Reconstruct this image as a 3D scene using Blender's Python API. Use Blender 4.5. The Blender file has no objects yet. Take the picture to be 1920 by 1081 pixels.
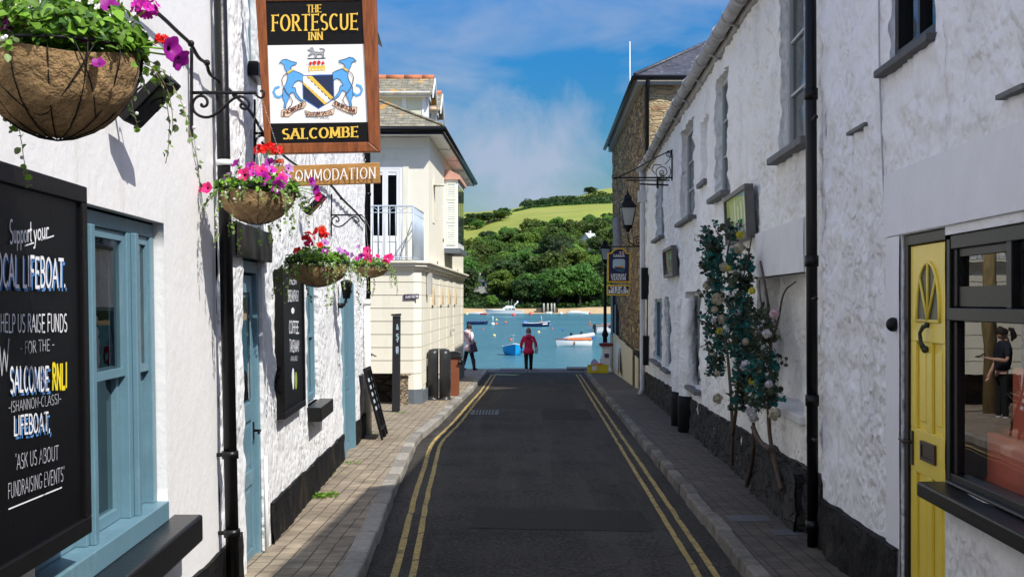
import bpy, math, random
from mathutils import Vector, Matrix, noise
R = random.Random(7)
F = 2450.0; CZ = 1.7; HX = 960.0; HY = 565.0
sc = bpy.context.scene
COL = sc.collection
# ------------------------------------------------------------------ camera, light, sky, exposure
cam = bpy.data.cameras.new("camera"); camo = bpy.data.objects.new("camera", cam); COL.objects.link(camo)
cam.sensor_width = 36.0; cam.lens = 36.0 * F / 1920.0
cam.clip_start = 0.05; cam.clip_end = 6000.0
camo.location = (0, 0, CZ); camo.rotation_euler = (math.radians(90), 0, 0)
cam.shift_y = (HY - 540.5) / 1920.0
sc.camera = camo
SUN = Vector((1.0, -0.98, 1.50)).normalized()
sl = bpy.data.lights.new("sun", 'SUN'); sl.energy = 3.85; sl.angle = math.radians(0.5); sl.color = (1.0, 0.96, 0.89)
so = bpy.data.objects.new("sun", sl); COL.objects.link(so)
so.rotation_euler = (-SUN).to_track_quat('-Z', 'Y').to_euler(); so.location = (20, -24, 30)
sc.view_settings.view_transform = 'Standard'; sc.view_settings.look = 'None'
sc.view_settings.exposure = 0.55; sc.view_settings.gamma = 1.0
sc.view_settings.use_curve_mapping = False
sc.cycles.max_bounces = 8; sc.cycles.diffuse_bounces = 4; sc.cycles.glossy_bounces = 4; sc.cycles.transparent_max_bounces = 8
sc.cycles.use_denoising = True

world = bpy.data.worlds.new("World"); sc.world = world; world.use_nodes = True
def build_world():
    nt = world.node_tree; N = nt.nodes; L = nt.links
    for n in list(N): N.remove(n)
    out = N.new('ShaderNodeOutputWorld'); bg = N.new('ShaderNodeBackground')
    sky = N.new('ShaderNodeTexSky'); sky.sky_type = 'NISHITA'; sky.sun_disc = False
    sky.sun_elevation = math.asin(SUN.z); sky.sun_rotation = math.atan2(SUN.x, SUN.y)
    sky.air_density = 1.15; sky.dust_density = 0.25; sky.ozone_density = 3.0
    hs = N.new('ShaderNodeHueSaturation'); hs.inputs['Saturation'].default_value = 1.5; hs.inputs['Hue'].default_value = 0.514; hs.inputs['Value'].default_value = 1.0
    L.new(sky.outputs[0], hs.inputs['Color'])
    tc = N.new('ShaderNodeTexCoord')
    sz = N.new('ShaderNodeSeparateXYZ'); L.new(tc.outputs['Generated'], sz.inputs[0])
    el = N.new('ShaderNodeMapRange'); el.inputs['From Min'].default_value = 0.0; el.inputs['From Max'].default_value = 0.6; el.inputs['To Min'].default_value = 0.24; el.inputs['To Max'].default_value = 1.48
    L.new(sz.outputs[2], el.inputs['Value']); L.new(el.outputs[0], hs.inputs['Value'])
    es = N.new('ShaderNodeMapRange'); es.inputs['From Min'].default_value = 0.1; es.inputs['From Max'].default_value = 0.5; es.inputs['To Min'].default_value = 2.0; es.inputs['To Max'].default_value = 0.75
    L.new(sz.outputs[2], es.inputs['Value']); L.new(es.outputs[0], hs.inputs['Saturation'])
    mp = N.new('ShaderNodeMapping'); mp.inputs['Scale'].default_value = (5.0, 5.0, 13.0); mp.inputs['Location'].default_value = (0.35, 0.2, 0.55)
    L.new(tc.outputs['Generated'], mp.inputs['Vector'])
    nz = N.new('ShaderNodeTexNoise'); nz.inputs['Scale'].default_value = 1.25; nz.inputs['Detail'].default_value = 7; nz.inputs['Roughness'].default_value = 0.52
    nz.inputs['Distortion'].default_value = 0.35
    L.new(mp.outputs[0], nz.inputs['Vector'])
    r = N.new('ShaderNodeValToRGB'); r.color_ramp.elements[0].position = 0.49; r.color_ramp.elements[1].position = 0.78
    r.color_ramp.elements[0].color = (0, 0, 0, 1); r.color_ramp.elements[1].color = (0.75, 0.75, 0.75, 1)
    L.new(nz.outputs['Fac'], r.inputs[0])
    # one bank of cloud low over the estuary
    vd = N.new('ShaderNodeVectorMath'); vd.operation = 'SUBTRACT'; vd.inputs[1].default_value = (0.012, 1.0, 0.100)
    L.new(tc.outputs['Generated'], vd.inputs[0])
    vm = N.new('ShaderNodeVectorMath'); vm.operation = 'MULTIPLY'; vm.inputs[1].default_value = (11.0, 0.0, 15.0); L.new(vd.outputs[0], vm.inputs[0])
    vl = N.new('ShaderNodeVectorMath'); vl.operation = 'LENGTH'; L.new(vm.outputs[0], vl.inputs[0])
    n2 = N.new('ShaderNodeTexNoise'); n2.inputs['Scale'].default_value = 15; n2.inputs['Detail'].default_value = 9; n2.inputs['Roughness'].default_value = .6; n2.inputs['Distortion'].default_value = .4
    L.new(tc.outputs['Generated'], n2.inputs['Vector'])
    ad = N.new('ShaderNodeMath'); ad.operation = 'MULTIPLY_ADD'; ad.inputs[1].default_value = 2.3; L.new(n2.outputs['Fac'], ad.inputs[0]); L.new(vl.outputs['Value'], ad.inputs[2])
    r2 = N.new('ShaderNodeMapRange'); r2.inputs['From Min'].default_value = 2.15; r2.inputs['From Max'].default_value = 1.25
    r2.inputs['To Min'].default_value = 0.0; r2.inputs['To Max'].default_value = 0.85; L.new(ad.outputs[0], r2.inputs['Value'])
    mx = N.new('ShaderNodeMath'); mx.operation = 'MAXIMUM'; L.new(r.outputs[0], mx.inputs[0]); L.new(r2.outputs[0], mx.inputs[1])
    mix = N.new('ShaderNodeMix'); mix.data_type = 'RGBA'; mix.inputs[7].default_value = (2.6, 3.05, 4.0, 1)
    L.new(mx.outputs[0], mix.inputs[0]); L.new(hs.outputs[0], mix.inputs[6])
    L.new(mix.outputs[2], bg.inputs['Color']); bg.inputs['Strength'].default_value = 0.115
    L.new(bg.outputs[0], out.inputs[0])
build_world()

# ------------------------------------------------------------------ helpers
def zg(Y): return -0.0172 * Y                       # road level: the street falls to the quay
def at(px, py, Y): return Vector(((px - HX) / F * Y, Y, CZ + (HY - py) / F * Y))
BAT = 0.015
def LW(u, z, o=0.0): return Vector((-1.365 - 0.041 * u - BAT * z + o, u, z))     # inn wall, leaning back
def RW(u, z, o=0.0): return Vector((1.873 + 0.04 * u - o, u, z))                   # cottage wall on the right
def onL(px, py, o=0.0):
    a = (px - HX) / F; b = (HY - py) / F
    Y = (-1.365 - BAT*CZ + o) / (a + 0.041 + BAT * b); return Y, CZ + b * Y
def onR(px, py, o=0.0):
    Y = (1.873 - o) / ((px - HX) / F - 0.04); return Y, CZ + (HY - py) / F * Y
def pL(px, py, o=0.0):
    u, z = onL(px, py, o); return LW(u, z, o)
def pR(px, py, o=0.0):
    u, z = onR(px, py, o); return RW(u, z, o)

ORG = {}
class MB:
    def __init__(s): s.v = []; s.f = []; s.m = []; s.s = []
    def add(s, vs, fs, mi=0, sm=False):
        b = len(s.v); s.v.extend([Vector(x) for x in vs])
        for f in fs: s.f.append(tuple(b + i for i in f)); s.m.append(mi); s.s.append(sm)
        return b
    def box8(s, p, mi=0):
        s.add(p, [(0,3,2,1),(4,5,6,7),(0,1,5,4),(1,2,6,5),(2,3,7,6),(3,0,4,7)], mi)
    def box(s, c, d, rz=0.0, mi=0, M=None):
        hx, hy, hz = d[0]/2, d[1]/2, d[2]/2
        ps = [Vector(q) for q in ((-hx,-hy,-hz),(hx,-hy,-hz),(hx,hy,-hz),(-hx,hy,-hz),(-hx,-hy,hz),(hx,-hy,hz),(hx,hy,hz),(-hx,hy,hz))]
        T = Matrix.Translation(Vector(c)) @ (M if M else Matrix.Rotation(rz, 4, 'Z'))
        s.box8([T @ p for p in ps], mi)
    def b2(s, lo, hi, mi=0):
        s.box(((lo[0]+hi[0])/2,(lo[1]+hi[1])/2,(lo[2]+hi[2])/2), (hi[0]-lo[0],hi[1]-lo[1],hi[2]-lo[2]), 0, mi)
    def wb(s, mp, u0, u1, z0, z1, o0, o1, mi=0):
        s.box8([mp(u0,z0,o0),mp(u1,z0,o0),mp(u1,z0,o1),mp(u0,z0,o1),mp(u0,z1,o0),mp(u1,z1,o0),mp(u1,z1,o1),mp(u0,z1,o1)], mi)
    def quad(s, a, b, c, d, mi=0): s.add([a,b,c,d], [(0,1,2,3)], mi)
    def poly(s, pts, mi=0): s.add(pts, [tuple(range(len(pts)))], mi)
    def prism(s, pts, off, mi=0):
        n = len(pts); off = Vector(off)
        s.add(list(pts) + [Vector(p) + off for p in pts], [tuple(range(n)), tuple(range(2*n-1, n-1, -1))] + [(i, i+n, (i+1)%n+n, (i+1)%n) for i in range(n)], mi)
    def tube(s, pts, r, n=8, mi=0, caps=True):
        pts = [Vector(p) for p in pts]; k = len(pts); vs = []; up = None
        rr = r if isinstance(r, (list, tuple)) else [r]*k
        for i, p in enumerate(pts):
            t = (pts[min(i+1,k-1)] - pts[max(i-1,0)])
            t = t.normalized() if t.length > 1e-9 else Vector((0,0,1))
            if up is None:
                up = Vector((0,0,1)) if abs(t.z) < .9 else Vector((1,0,0))
            a = (up - t*up.dot(t)); a = a.normalized() if a.length > 1e-6 else t.orthogonal().normalized()
            up = a; b = t.cross(a)
            for j in range(n):
                w = 2*math.pi*j/n; vs.append(p + (a*math.cos(w) + b*math.sin(w))*rr[i])
        fs = [(i*n+j, i*n+(j+1)%n, (i+1)*n+(j+1)%n, (i+1)*n+j) for i in range(k-1) for j in range(n)]
        base = s.add(vs, fs, mi, True)
        if caps:
            s.f.append(tuple(base+j for j in range(n-1,-1,-1))); s.m.append(mi); s.s.append(False)
            s.f.append(tuple(base+(k-1)*n+j for j in range(n))); s.m.append(mi); s.s.append(False)
    def lathe(s, prof, c, n=16, mi=0, sx=1.0, sy=1.0, sm=True, rz=0.0):
        c = Vector(c); k = len(prof)
        vs = [c + Vector((r*math.cos(2*math.pi*j/n+rz)*sx, r*math.sin(2*math.pi*j/n+rz)*sy, z)) for r, z in prof for j in range(n)]
        fs = [(i*n+j, i*n+(j+1)%n, (i+1)*n+(j+1)%n, (i+1)*n+j) for i in range(k-1) for j in range(n)]
        b = s.add(vs, fs, mi, sm)
        s.f.append(tuple(b+j for j in range(n-1,-1,-1))); s.m.append(mi); s.s.append(False)
        s.f.append(tuple(b+(k-1)*n+j for j in range(n))); s.m.append(mi); s.s.append(False)
    def ball(s, c, r, n=10, k=6, mi=0, sc3=(1,1,1)):
        c = Vector(c); vs = []
        for i in range(k+1):
            a = math.pi*i/k
            for j in range(n):
                w = 2*math.pi*j/n
                vs.append(c + Vector((r*math.sin(a)*math.cos(w)*sc3[0], r*math.sin(a)*math.sin(w)*sc3[1], r*math.cos(a)*sc3[2])))
        s.add(vs, [(i*n+j,(i+1)*n+j,(i+1)*n+(j+1)%n,i*n+(j+1)%n) for i in range(k) for j in range(n)], mi, True)
    def build(s, name, mat, parent=None, base=None, bevel=0.0, smooth=False, label=None):
        if parent is not None: org = ORG[parent.name]
        elif base is not None: org = Vector(base)
        else:
            n = max(1, len(s.v)); org = Vector((sum(v.x for v in s.v)/n, sum(v.y for v in s.v)/n, min(v.z for v in s.v)))
        me = bpy.data.meshes.new(name)
        me.from_pydata([v - org for v in s.v], [], s.f)
        for m in (mat if isinstance(mat, (list, tuple)) else [mat]): me.materials.append(m)
        me.polygons.foreach_set('material_index', s.m)
        me.polygons.foreach_set('use_smooth', [True]*len(s.f) if smooth else s.s)
        me.update()
        o = bpy.data.objects.new(name, me); COL.objects.link(o)
        if parent is not None: o.parent = parent
        else: o.location = org
        ORG[o.name] = org
        if bevel:
            b = o.modifiers.new('bevel', 'BEVEL'); b.width = bevel; b.segments = 2; b.limit_method = 'ANGLE'; b.angle_limit = 0.7
        if label: o['label'] = label
        return o
def tag(o, label, cat, group=None):
    o['label'] = label; o['category'] = cat
    if group: o['group'] = group
    return o
def thing(name, label, cat, loc, group=None):
    o = bpy.data.objects.new(name, None); COL.objects.link(o); o.location = loc; o.empty_display_size = 0.2
    ORG[o.name] = Vector(loc); return tag(o, label, cat, group)
def struct(o, kind='structure'):
    o['kind'] = kind; return o
def dup(root, loc, label=None, rz=None, scale=None):
    r = root.copy(); COL.objects.link(r); r.location = loc
    if rz is not None: r.rotation_euler = (0, 0, rz)
    if scale is not None: r.scale = scale
    if label: r['label'] = label
    for ch in list(root.children):
        c = ch.copy(); COL.objects.link(c); c.parent = r
        for g in list(ch.children):
            d = g.copy(); COL.objects.link(d); d.parent = c
    return r

# ------------------------------------------------------------------ materials
MATS = {}
def newmat(name):
    m = bpy.data.materials.new(name); m.use_nodes = True
    nt = m.node_tree; b = nt.nodes['Principled BSDF']; return m, nt, b
def M(name, col, rough=.6, var=.12, vs=6., bump=0., bs=40., metal=0., spec=.4, dirt=None, st=(1,1,1), bst=None, island=0., objrand=0.):
    if name in MATS: return MATS[name]
    m, nt, b = newmat(name); N = nt.nodes; L = nt.links
    b.inputs['Roughness'].default_value = rough; b.inputs['Metallic'].default_value = metal; b.inputs['Specular IOR Level'].default_value = spec
    tc = N.new('ShaderNodeTexCoord'); mp = N.new('ShaderNodeMapping'); mp.inputs['Scale'].default_value = st
    L.new(tc.outputs['Object'], mp.inputs['Vector'])
    nz = N.new('ShaderNodeTexNoise'); nz.inputs['Scale'].default_value = vs; nz.inputs['Detail'].default_value = 6; nz.inputs['Roughness'].default_value = .6
    L.new(mp.outputs[0], nz.inputs['Vector'])
    rp = N.new('ShaderNodeValToRGB'); e = rp.color_ramp.elements
    e[0].position = .3; e[1].position = .7
    e[0].color = tuple(max(0, c*(1-var)) for c in col[:3]) + (1,); e[1].color = tuple(min(1, c*(1+var)) for c in col[:3]) + (1,)
    L.new(nz.outputs['Fac'], rp.inputs[0]); cur = rp.outputs[0]
    if dirt:
        for dcol, amt, dsc, lo, hi, dst in dirt:
            m2 = N.new('ShaderNodeMapping'); m2.inputs['Scale'].default_value = dst; m2.inputs['Location'].default_value = (3.1*dsc, 1.7, .4); L.new(tc.outputs['Object'], m2.inputs['Vector'])
            n2 = N.new('ShaderNodeTexNoise'); n2.inputs['Scale'].default_value = dsc; n2.inputs['Detail'].default_value = 7; n2.inputs['Roughness'].default_value = .65; L.new(m2.outputs[0], n2.inputs['Vector'])
            mr = N.new('ShaderNodeMapRange'); mr.inputs['From Min'].default_value = lo; mr.inputs['From Max'].default_value = hi; mr.inputs['To Max'].default_value = amt; L.new(n2.outputs['Fac'], mr.inputs['Value'])
            mx = N.new('ShaderNodeMix'); mx.data_type = 'RGBA'; mx.inputs[7].default_value = tuple(dcol) + (1,)
            L.new(mr.outputs[0], mx.inputs[0]); L.new(cur, mx.inputs[6]); cur = mx.outputs[2]
    if island or objrand:
        g = N.new('ShaderNodeNewGeometry') if island else N.new('ShaderNodeObjectInfo')
        mr = N.new('ShaderNodeMapRange'); k = island or objrand; mr.inputs['To Min'].default_value = 1-k; mr.inputs['To Max'].default_value = 1+k
        L.new(g.outputs['Random Per Island' if island else 'Random'], mr.inputs['Value'])
        hv = N.new('ShaderNodeHueSaturation'); L.new(mr.outputs[0], hv.inputs['Value']); L.new(cur, hv.inputs['Color']); cur = hv.outputs[0]
        if objrand:
            mh = N.new('ShaderNodeMapRange'); mh.inputs['To Min'].default_value = .47; mh.inputs['To Max'].default_value = .53
            L.new(g.outputs['Random'], mh.inputs['Value']); L.new(mh.outputs[0], hv.inputs['Hue'])
    L.new(cur, b.inputs['Base Color'])
    if bump:
        nb = N.new('ShaderNodeTexNoise'); nb.inputs['Scale'].default_value = bs; nb.inputs['Detail'].default_value = 5; nb.inputs['Roughness'].default_value = .6
        if bst:
            m3 = N.new('ShaderNodeMapping'); m3.inputs['Scale'].default_value = bst; L.new(tc.outputs['Object'], m3.inputs['Vector']); L.new(m3.outputs[0], nb.inputs['Vector'])
        else: L.new(tc.outputs['Object'], nb.inputs['Vector'])
        bp = N.new('ShaderNodeBump'); bp.inputs['Strength'].default_value = min(1, bump); bp.inputs['Distance'].default_value = .02*max(1, bump)
        L.new(nb.outputs['Fac'], bp.inputs['Height']); L.new(bp.outputs[0], b.inputs['Normal'])
    MATS[name] = m; return m
def brickmat(name, c1, c2, mortar, axis, bw, bh, msize=.012, rough=.8, off=.5, bump=.5, spots=None, noise_amt=.35, sq=1.0):
    """rows of slates, pavers or courses; axis picks the two object axes the pattern runs along"""
    m, nt, b = newmat(name); N = nt.nodes; L = nt.links
    tc = N.new('ShaderNodeTexCoord'); sx = N.new('ShaderNodeSeparateXYZ'); L.new(tc.outputs['Object'], sx.inputs[0])
    cx = N.new('ShaderNodeCombineXYZ'); L.new(sx.outputs[axis[0]], cx.inputs[0]); L.new(sx.outputs[axis[1]], cx.inputs[1])
    nzw = N.new('ShaderNodeTexNoise'); nzw.inputs['Scale'].default_value = 2.2; L.new(tc.outputs['Object'], nzw.inputs['Vector'])
    va = N.new('ShaderNodeVectorMath'); va.operation = 'MULTIPLY_ADD'; va.inputs[1].default_value = (.03*sq, .03*sq, 0); L.new(nzw.outputs['Color'], va.inputs[0]); L.new(cx.outputs[0], va.inputs[2])
    br = N.new('ShaderNodeTexBrick'); L.new(va.outputs[0], br.inputs['Vector'])
    br.inputs['Color1'].default_value = tuple(c1)+(1,); br.inputs['Color2'].default_value = tuple(c2)+(1,); br.inputs['Mortar'].default_value = tuple(mortar)+(1,)
    br.inputs['Scale'].default_value = 1; br.inputs['Brick Width'].default_value = bw; br.inputs['Row Height'].default_value = bh; br.inputs['Mortar Size'].default_value = msize; br.inputs['Mortar Smooth'].default_value = .3
    br.offset = off
    nz = N.new('ShaderNodeTexNoise'); nz.inputs['Scale'].default_value = 5; nz.inputs['Detail'].default_value = 7; L.new(tc.outputs['Object'], nz.inputs['Vector'])
    mr = N.new('ShaderNodeMapRange'); mr.inputs['From Min'].default_value = .3; mr.inputs['From Max'].default_value = .7; mr.inputs['To Min'].default_value = 1-noise_amt; mr.inputs['To Max'].default_value = 1+noise_amt; L.new(nz.outputs['Fac'], mr.inputs['Value'])
    hv = N.new('ShaderNodeHueSaturation'); L.new(mr.outputs[0], hv.inputs['Value']); L.new(br.outputs['Color'], hv.inputs['Color']); cur = hv.outputs[0]
    for scol, amt, ssc, lo, hi in (spots or []):
        n2 = N.new('ShaderNodeTexNoise'); n2.inputs['Scale'].default_value = ssc; n2.inputs['Detail'].default_value = 6; L.new(tc.outputs['Object'], n2.inputs['Vector'])
        m2 = N.new('ShaderNodeMapRange'); m2.inputs['From Min'].default_value = lo; m2.inputs['From Max'].default_value = hi; m2.inputs['To Max'].default_value = amt; L.new(n2.outputs['Fac'], m2.inputs['Value'])
        mx = N.new('ShaderNodeMix'); mx.data_type = 'RGBA'; mx.inputs[7].default_value = tuple(scol)+(1,); L.new(m2.outputs[0], mx.inputs[0]); L.new(cur, mx.inputs[6]); cur = mx.outputs[2]
    L.new(cur, b.inputs['Base Color']); b.inputs['Roughness'].default_value = rough
    iv = N.new('ShaderNodeMath'); iv.operation = 'SUBTRACT'; iv.inputs[0].default_value = 1; L.new(br.outputs['Fac'], iv.inputs[1])
    ad = N.new('ShaderNodeMath'); ad.operation = 'MULTIPLY_ADD'; ad.inputs[1].default_value = .5; L.new(nz.outputs['Fac'], ad.inputs[0]); L.new(iv.outputs[0], ad.inputs[2])
    bp = N.new('ShaderNodeBump'); bp.inputs['Strength'].default_value = bump; bp.inputs['Distance'].default_value = .015; L.new(ad.outputs[0], bp.inputs['Height']); L.new(bp.outputs[0], b.inputs['Normal'])
    MATS[name] = m; return m
def rubble(name, cols, mortar, scale, st=(1,1,2.6), bump=1.0, dark=1.0):
    m, nt, b = newmat(name); N = nt.nodes; L = nt.links
    tc = N.new('ShaderNodeTexCoord'); mp = N.new('ShaderNodeMapping'); mp.inputs['Scale'].default_value = st; L.new(tc.outputs['Object'], mp.inputs['Vector'])
    nw = N.new('ShaderNodeTexNoise'); nw.inputs['Scale'].default_value = 3.; nw.inputs['Detail'].default_value = 4; L.new(mp.outputs[0], nw.inputs['Vector'])
    va = N.new('ShaderNodeVectorMath'); va.operation = 'MULTIPLY_ADD'; va.inputs[1].default_value = (.35,.35,.35); L.new(nw.outputs['Color'], va.inputs[0]); L.new(mp.outputs[0], va.inputs[2])
    v1 = N.new('ShaderNodeTexVoronoi'); v1.inputs['Scale'].default_value = scale; v1.inputs['Randomness'].default_value = .9; L.new(va.outputs[0], v1.inputs['Vector'])
    v2 = N.new('ShaderNodeTexVoronoi'); v2.feature = 'DISTANCE_TO_EDGE'; v2.inputs['Scale'].default_value = scale; v2.inputs['Randomness'].default_value = .9; L.new(va.outputs[0], v2.inputs['Vector'])
    sp = N.new('ShaderNodeSeparateColor'); L.new(v1.outputs['Color'], sp.inputs[0])
    rp = N.new('ShaderNodeValToRGB'); e = rp.color_ramp.elements
    e[0].color = tuple(cols[0])+(1,); e[1].color = tuple(cols[-1])+(1,)
    for i, c in enumerate(cols[1:-1]):
        q = e.new((i+1)/(len(cols)-1)); q.color = tuple(c)+(1,)
    L.new(sp.outputs[0], rp.inputs[0])
    nz = N.new('ShaderNodeTexNoise'); nz.inputs['Scale'].default_value = 14; nz.inputs['Detail'].default_value = 6; L.new(mp.outputs[0], nz.inputs['Vector'])
    mr = N.new('ShaderNodeMapRange'); mr.inputs['From Min'].default_value = .3; mr.inputs['From Max'].default_value = .7; mr.inputs['To Min'].default_value = .6; mr.inputs['To Max'].default_value = 1.35; L.new(nz.outputs['Fac'], mr.inputs['Value'])
    hv = N.new('ShaderNodeHueSaturation'); L.new(mr.outputs[0], hv.inputs['Value']); L.new(rp.outputs[0], hv.inputs['Color'])
    me = N.new('ShaderNodeMapRange'); me.inputs['From Max'].default_value = .09; L.new(v2.outputs['Distance'], me.inputs['Value'])
    mx = N.new('ShaderNodeMix'); mx.data_type = 'RGBA'; mx.inputs[6].default_value = tuple(mortar)+(1,); L.new(me.outputs[0], mx.inputs[0]); L.new(hv.outputs[0], mx.inputs[7])
    L.new(mx.outputs[2], b.inputs['Base Color']); b.inputs['Roughness'].default_value = .85
    ad = N.new('ShaderNodeMath'); ad.operation = 'MULTIPLY_ADD'; ad.inputs[1].default_value = .35; L.new(nz.outputs['Fac'], ad.inputs[0]); L.new(me.outputs[0], ad.inputs[2])
    bp = N.new('ShaderNodeBump'); bp.inputs['Strength'].default_value = min(1, bump); bp.inputs['Distance'].default_value = .035; L.new(ad.outputs[0], bp.inputs['Height']); L.new(bp.outputs[0], b.inputs['Normal'])
    MATS[name] = m; return m
def glassmat(name, ior=1.75, tint=(.9,.95,.95), rough=.0, dark=0.0):
    m, nt, b = newmat(name); N = nt.nodes; L = nt.links
    out = N['Material Output']; N.remove(b)
    fr = N.new('ShaderNodeFresnel'); ge = N.new('ShaderNodeNewGeometry'); im = N.new('ShaderNodeMapRange')
    im.inputs['To Min'].default_value = ior; im.inputs['To Max'].default_value = 1/ior; L.new(ge.outputs['Backfacing'], im.inputs['Value']); L.new(im.outputs[0], fr.inputs['IOR'])
    tr = N.new('ShaderNodeBsdfTransparent'); tr.inputs['Color'].default_value = tuple(t*(1-dark) for t in tint)+(1,)
    gl = N.new('ShaderNodeBsdfGlossy'); gl.inputs['Roughness'].default_value = rough
    tc = N.new('ShaderNodeTexCoord'); nz = N.new('ShaderNodeTexNoise'); nz.inputs['Scale'].default_value = 2.2; L.new(tc.outputs['Object'], nz.inputs['Vector'])
    bp = N.new('ShaderNodeBump'); bp.inputs['Strength'].default_value = .06; bp.inputs['Distance'].default_value = .01; L.new(nz.outputs['Fac'], bp.inputs['Height']); L.new(bp.outputs[0], gl.inputs['Normal'])
    mx = N.new('ShaderNodeMixShader'); L.new(fr.outputs[0], mx.inputs[0]); L.new(tr.outputs[0], mx.inputs[1]); L.new(gl.outputs[0], mx.inputs[2]); L.new(mx.outputs[0], out.inputs[0])
    MATS[name] = m; return m
def leafmat(name, col, var=.35, trans=.35, objrand=0., spec=.3, rough=.5, hue=.02):
    m, nt, b = newmat(name); N = nt.nodes; L = nt.links
    g = N.new('ShaderNodeNewGeometry'); hv = N.new('ShaderNodeHueSaturation'); hv.inputs['Color'].default_value = tuple(col)+(1,)
    mr = N.new('ShaderNodeMapRange'); mr.inputs['To Min'].default_value = 1-var; mr.inputs['To Max'].default_value = 1+var; L.new(g.outputs['Random Per Island'], mr.inputs['Value'])
    val = mr.outputs[0]
    if objrand:
        oi = N.new('ShaderNodeObjectInfo'); m3 = N.new('ShaderNodeMapRange'); m3.inputs['To Min'].default_value = 1-objrand; m3.inputs['To Max'].default_value = 1+objrand; L.new(oi.outputs['Random'], m3.inputs['Value'])
        mm = N.new('ShaderNodeMath'); mm.operation = 'MULTIPLY'; L.new(val, mm.inputs[0]); L.new(m3.outputs[0], mm.inputs[1]); val = mm.outputs[0]
        mh = N.new('ShaderNodeMapRange'); mh.inputs['To Min'].default_value = .5-.022; mh.inputs['To Max'].default_value = .5+.03; L.new(oi.outputs['Random'], mh.inputs['Value']); L.new(mh.outputs[0], hv.inputs['Hue'])
    L.new(val, hv.inputs['Value']); L.new(hv.outputs[0], b.inputs['Base Color']); b.inputs['Roughness'].default_value = rough; b.inputs['Specular IOR Level'].default_value = spec
    tl = N.new('ShaderNodeBsdfTranslucent'); L.new(hv.outputs[0], tl.inputs['Color'])
    mx = N.new('ShaderNodeMixShader'); mx.inputs[0].default_value = trans; L.new(b.outputs[0], mx.inputs[1]); L.new(tl.outputs[0], mx.inputs[2]); L.new(mx.outputs[0], N['Material Output'].inputs[0])
    MATS[name] = m; return m

GREY = (.30,.29,.27)
def limewash(name, col, blot, pit, bump):
    """thick brushed limewash over rubble: lumpy, trowelled, with weather stains of their own shape"""
    m, nt, b = newmat(name); N = nt.nodes; L = nt.links; tc = N.new('ShaderNodeTexCoord')
    def nz(sc_, st, det=6, ro=.6, dist=0.):
        mp = N.new('ShaderNodeMapping'); mp.inputs['Scale'].default_value = st; L.new(tc.outputs['Object'], mp.inputs['Vector'])
        n = N.new('ShaderNodeTexNoise'); n.inputs['Scale'].default_value = sc_; n.inputs['Detail'].default_value = det; n.inputs['Roughness'].default_value = ro; n.inputs['Distortion'].default_value = dist; L.new(mp.outputs[0], n.inputs['Vector']); return n.outputs['Fac']
    def ramp(f, lo, hi, top):
        r = N.new('ShaderNodeMapRange'); r.inputs['From Min'].default_value = lo; r.inputs['From Max'].default_value = hi; r.inputs['To Max'].default_value = top; L.new(f, r.inputs['Value']); return r.outputs[0]
    def mixc(f, a, c):
        x = N.new('ShaderNodeMix'); x.data_type = 'RGBA'; L.new(f, x.inputs[0]); x.inputs[7].default_value = tuple(c)+(1,)
        if isinstance(a, tuple): x.inputs[6].default_value = a+(1,)
        else: L.new(a, x.inputs[6])
        return x.outputs[2]
    c = mixc(ramp(nz(1.4,(1,1,.55)), .52, .74, .55), tuple(col), blot)
    c = mixc(ramp(nz(4.5,(1,1.2,.9),7,.7), .60, .74, .28), c, tuple(v*.8 for v in blot)); c = mixc(ramp(nz(2.3,(2.4,2.4,.16),6,.65), .57, .74, .45), c, tuple(v*.75 for v in blot))
    c = mixc(ramp(nz(17,(1,1,.7),5,.6,1.2), .67, .74, .22), c, pit)
    L.new(c, b.inputs['Base Color']); b.inputs['Roughness'].default_value = .8; b.inputs['Specular IOR Level'].default_value = .2
    h1 = nz(15,(1,1,.85),5,.55,.15); h2 = nz(3.2,(1,1,.8),3,.5)
    vo = N.new('ShaderNodeTexVoronoi'); vo.feature = 'SMOOTH_F1'; vo.inputs['Scale'].default_value = 15; vo.inputs['Smoothness'].default_value = .6; wv = N.new('ShaderNodeVectorMath'); wv.operation = 'MULTIPLY_ADD'; wv.inputs[1].default_value = (.12,.12,.12)
    nv = N.new('ShaderNodeTexNoise'); nv.inputs['Scale'].default_value = 6; L.new(tc.outputs['Object'], nv.inputs['Vector']); L.new(nv.outputs['Color'], wv.inputs[0]); L.new(tc.outputs['Object'], wv.inputs[2]); L.new(wv.outputs[0], vo.inputs['Vector'])
    vm = N.new('ShaderNodeMath'); vm.operation = 'MULTIPLY_ADD'; vm.inputs[1].default_value = -.9; L.new(vo.outputs['Distance'], vm.inputs[0]); L.new(h1, vm.inputs[2]); h1 = vm.outputs[0]
    a = N.new('ShaderNodeMath'); a.operation = 'MULTIPLY_ADD'; a.inputs[1].default_value = .9; L.new(h2, a.inputs[0]); L.new(h1, a.inputs[2])
    bp = N.new('ShaderNodeBump'); bp.inputs['Strength'].default_value = 1.; bp.inputs['Distance'].default_value = bump*.85; md = ramp(nz(.9,(1,1,.7),4,.6), .35, .62, .75); ma = N.new('ShaderNodeMath'); ma.operation = 'ADD'; ma.inputs[1].default_value = .25; L.new(md, ma.inputs[0]); mu_ = N.new('ShaderNodeMath'); mu_.operation = 'MULTIPLY'; L.new(a.outputs[0], mu_.inputs[0]); L.new(ma.outputs[0], mu_.inputs[1]); L.new(mu_.outputs[0], bp.inputs['Height']); L.new(bp.outputs[0], b.inputs['Normal'])
    MATS[name] = m; return m
m_render = limewash('rough white limewash', (.80,.80,.80), (.70,.69,.68), (.40,.37,.34), .027)
m_renderR = limewash('weathered grey white limewash', (.85,.835,.80), (.62,.60,.57), (.26,.23,.20), .046)
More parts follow.
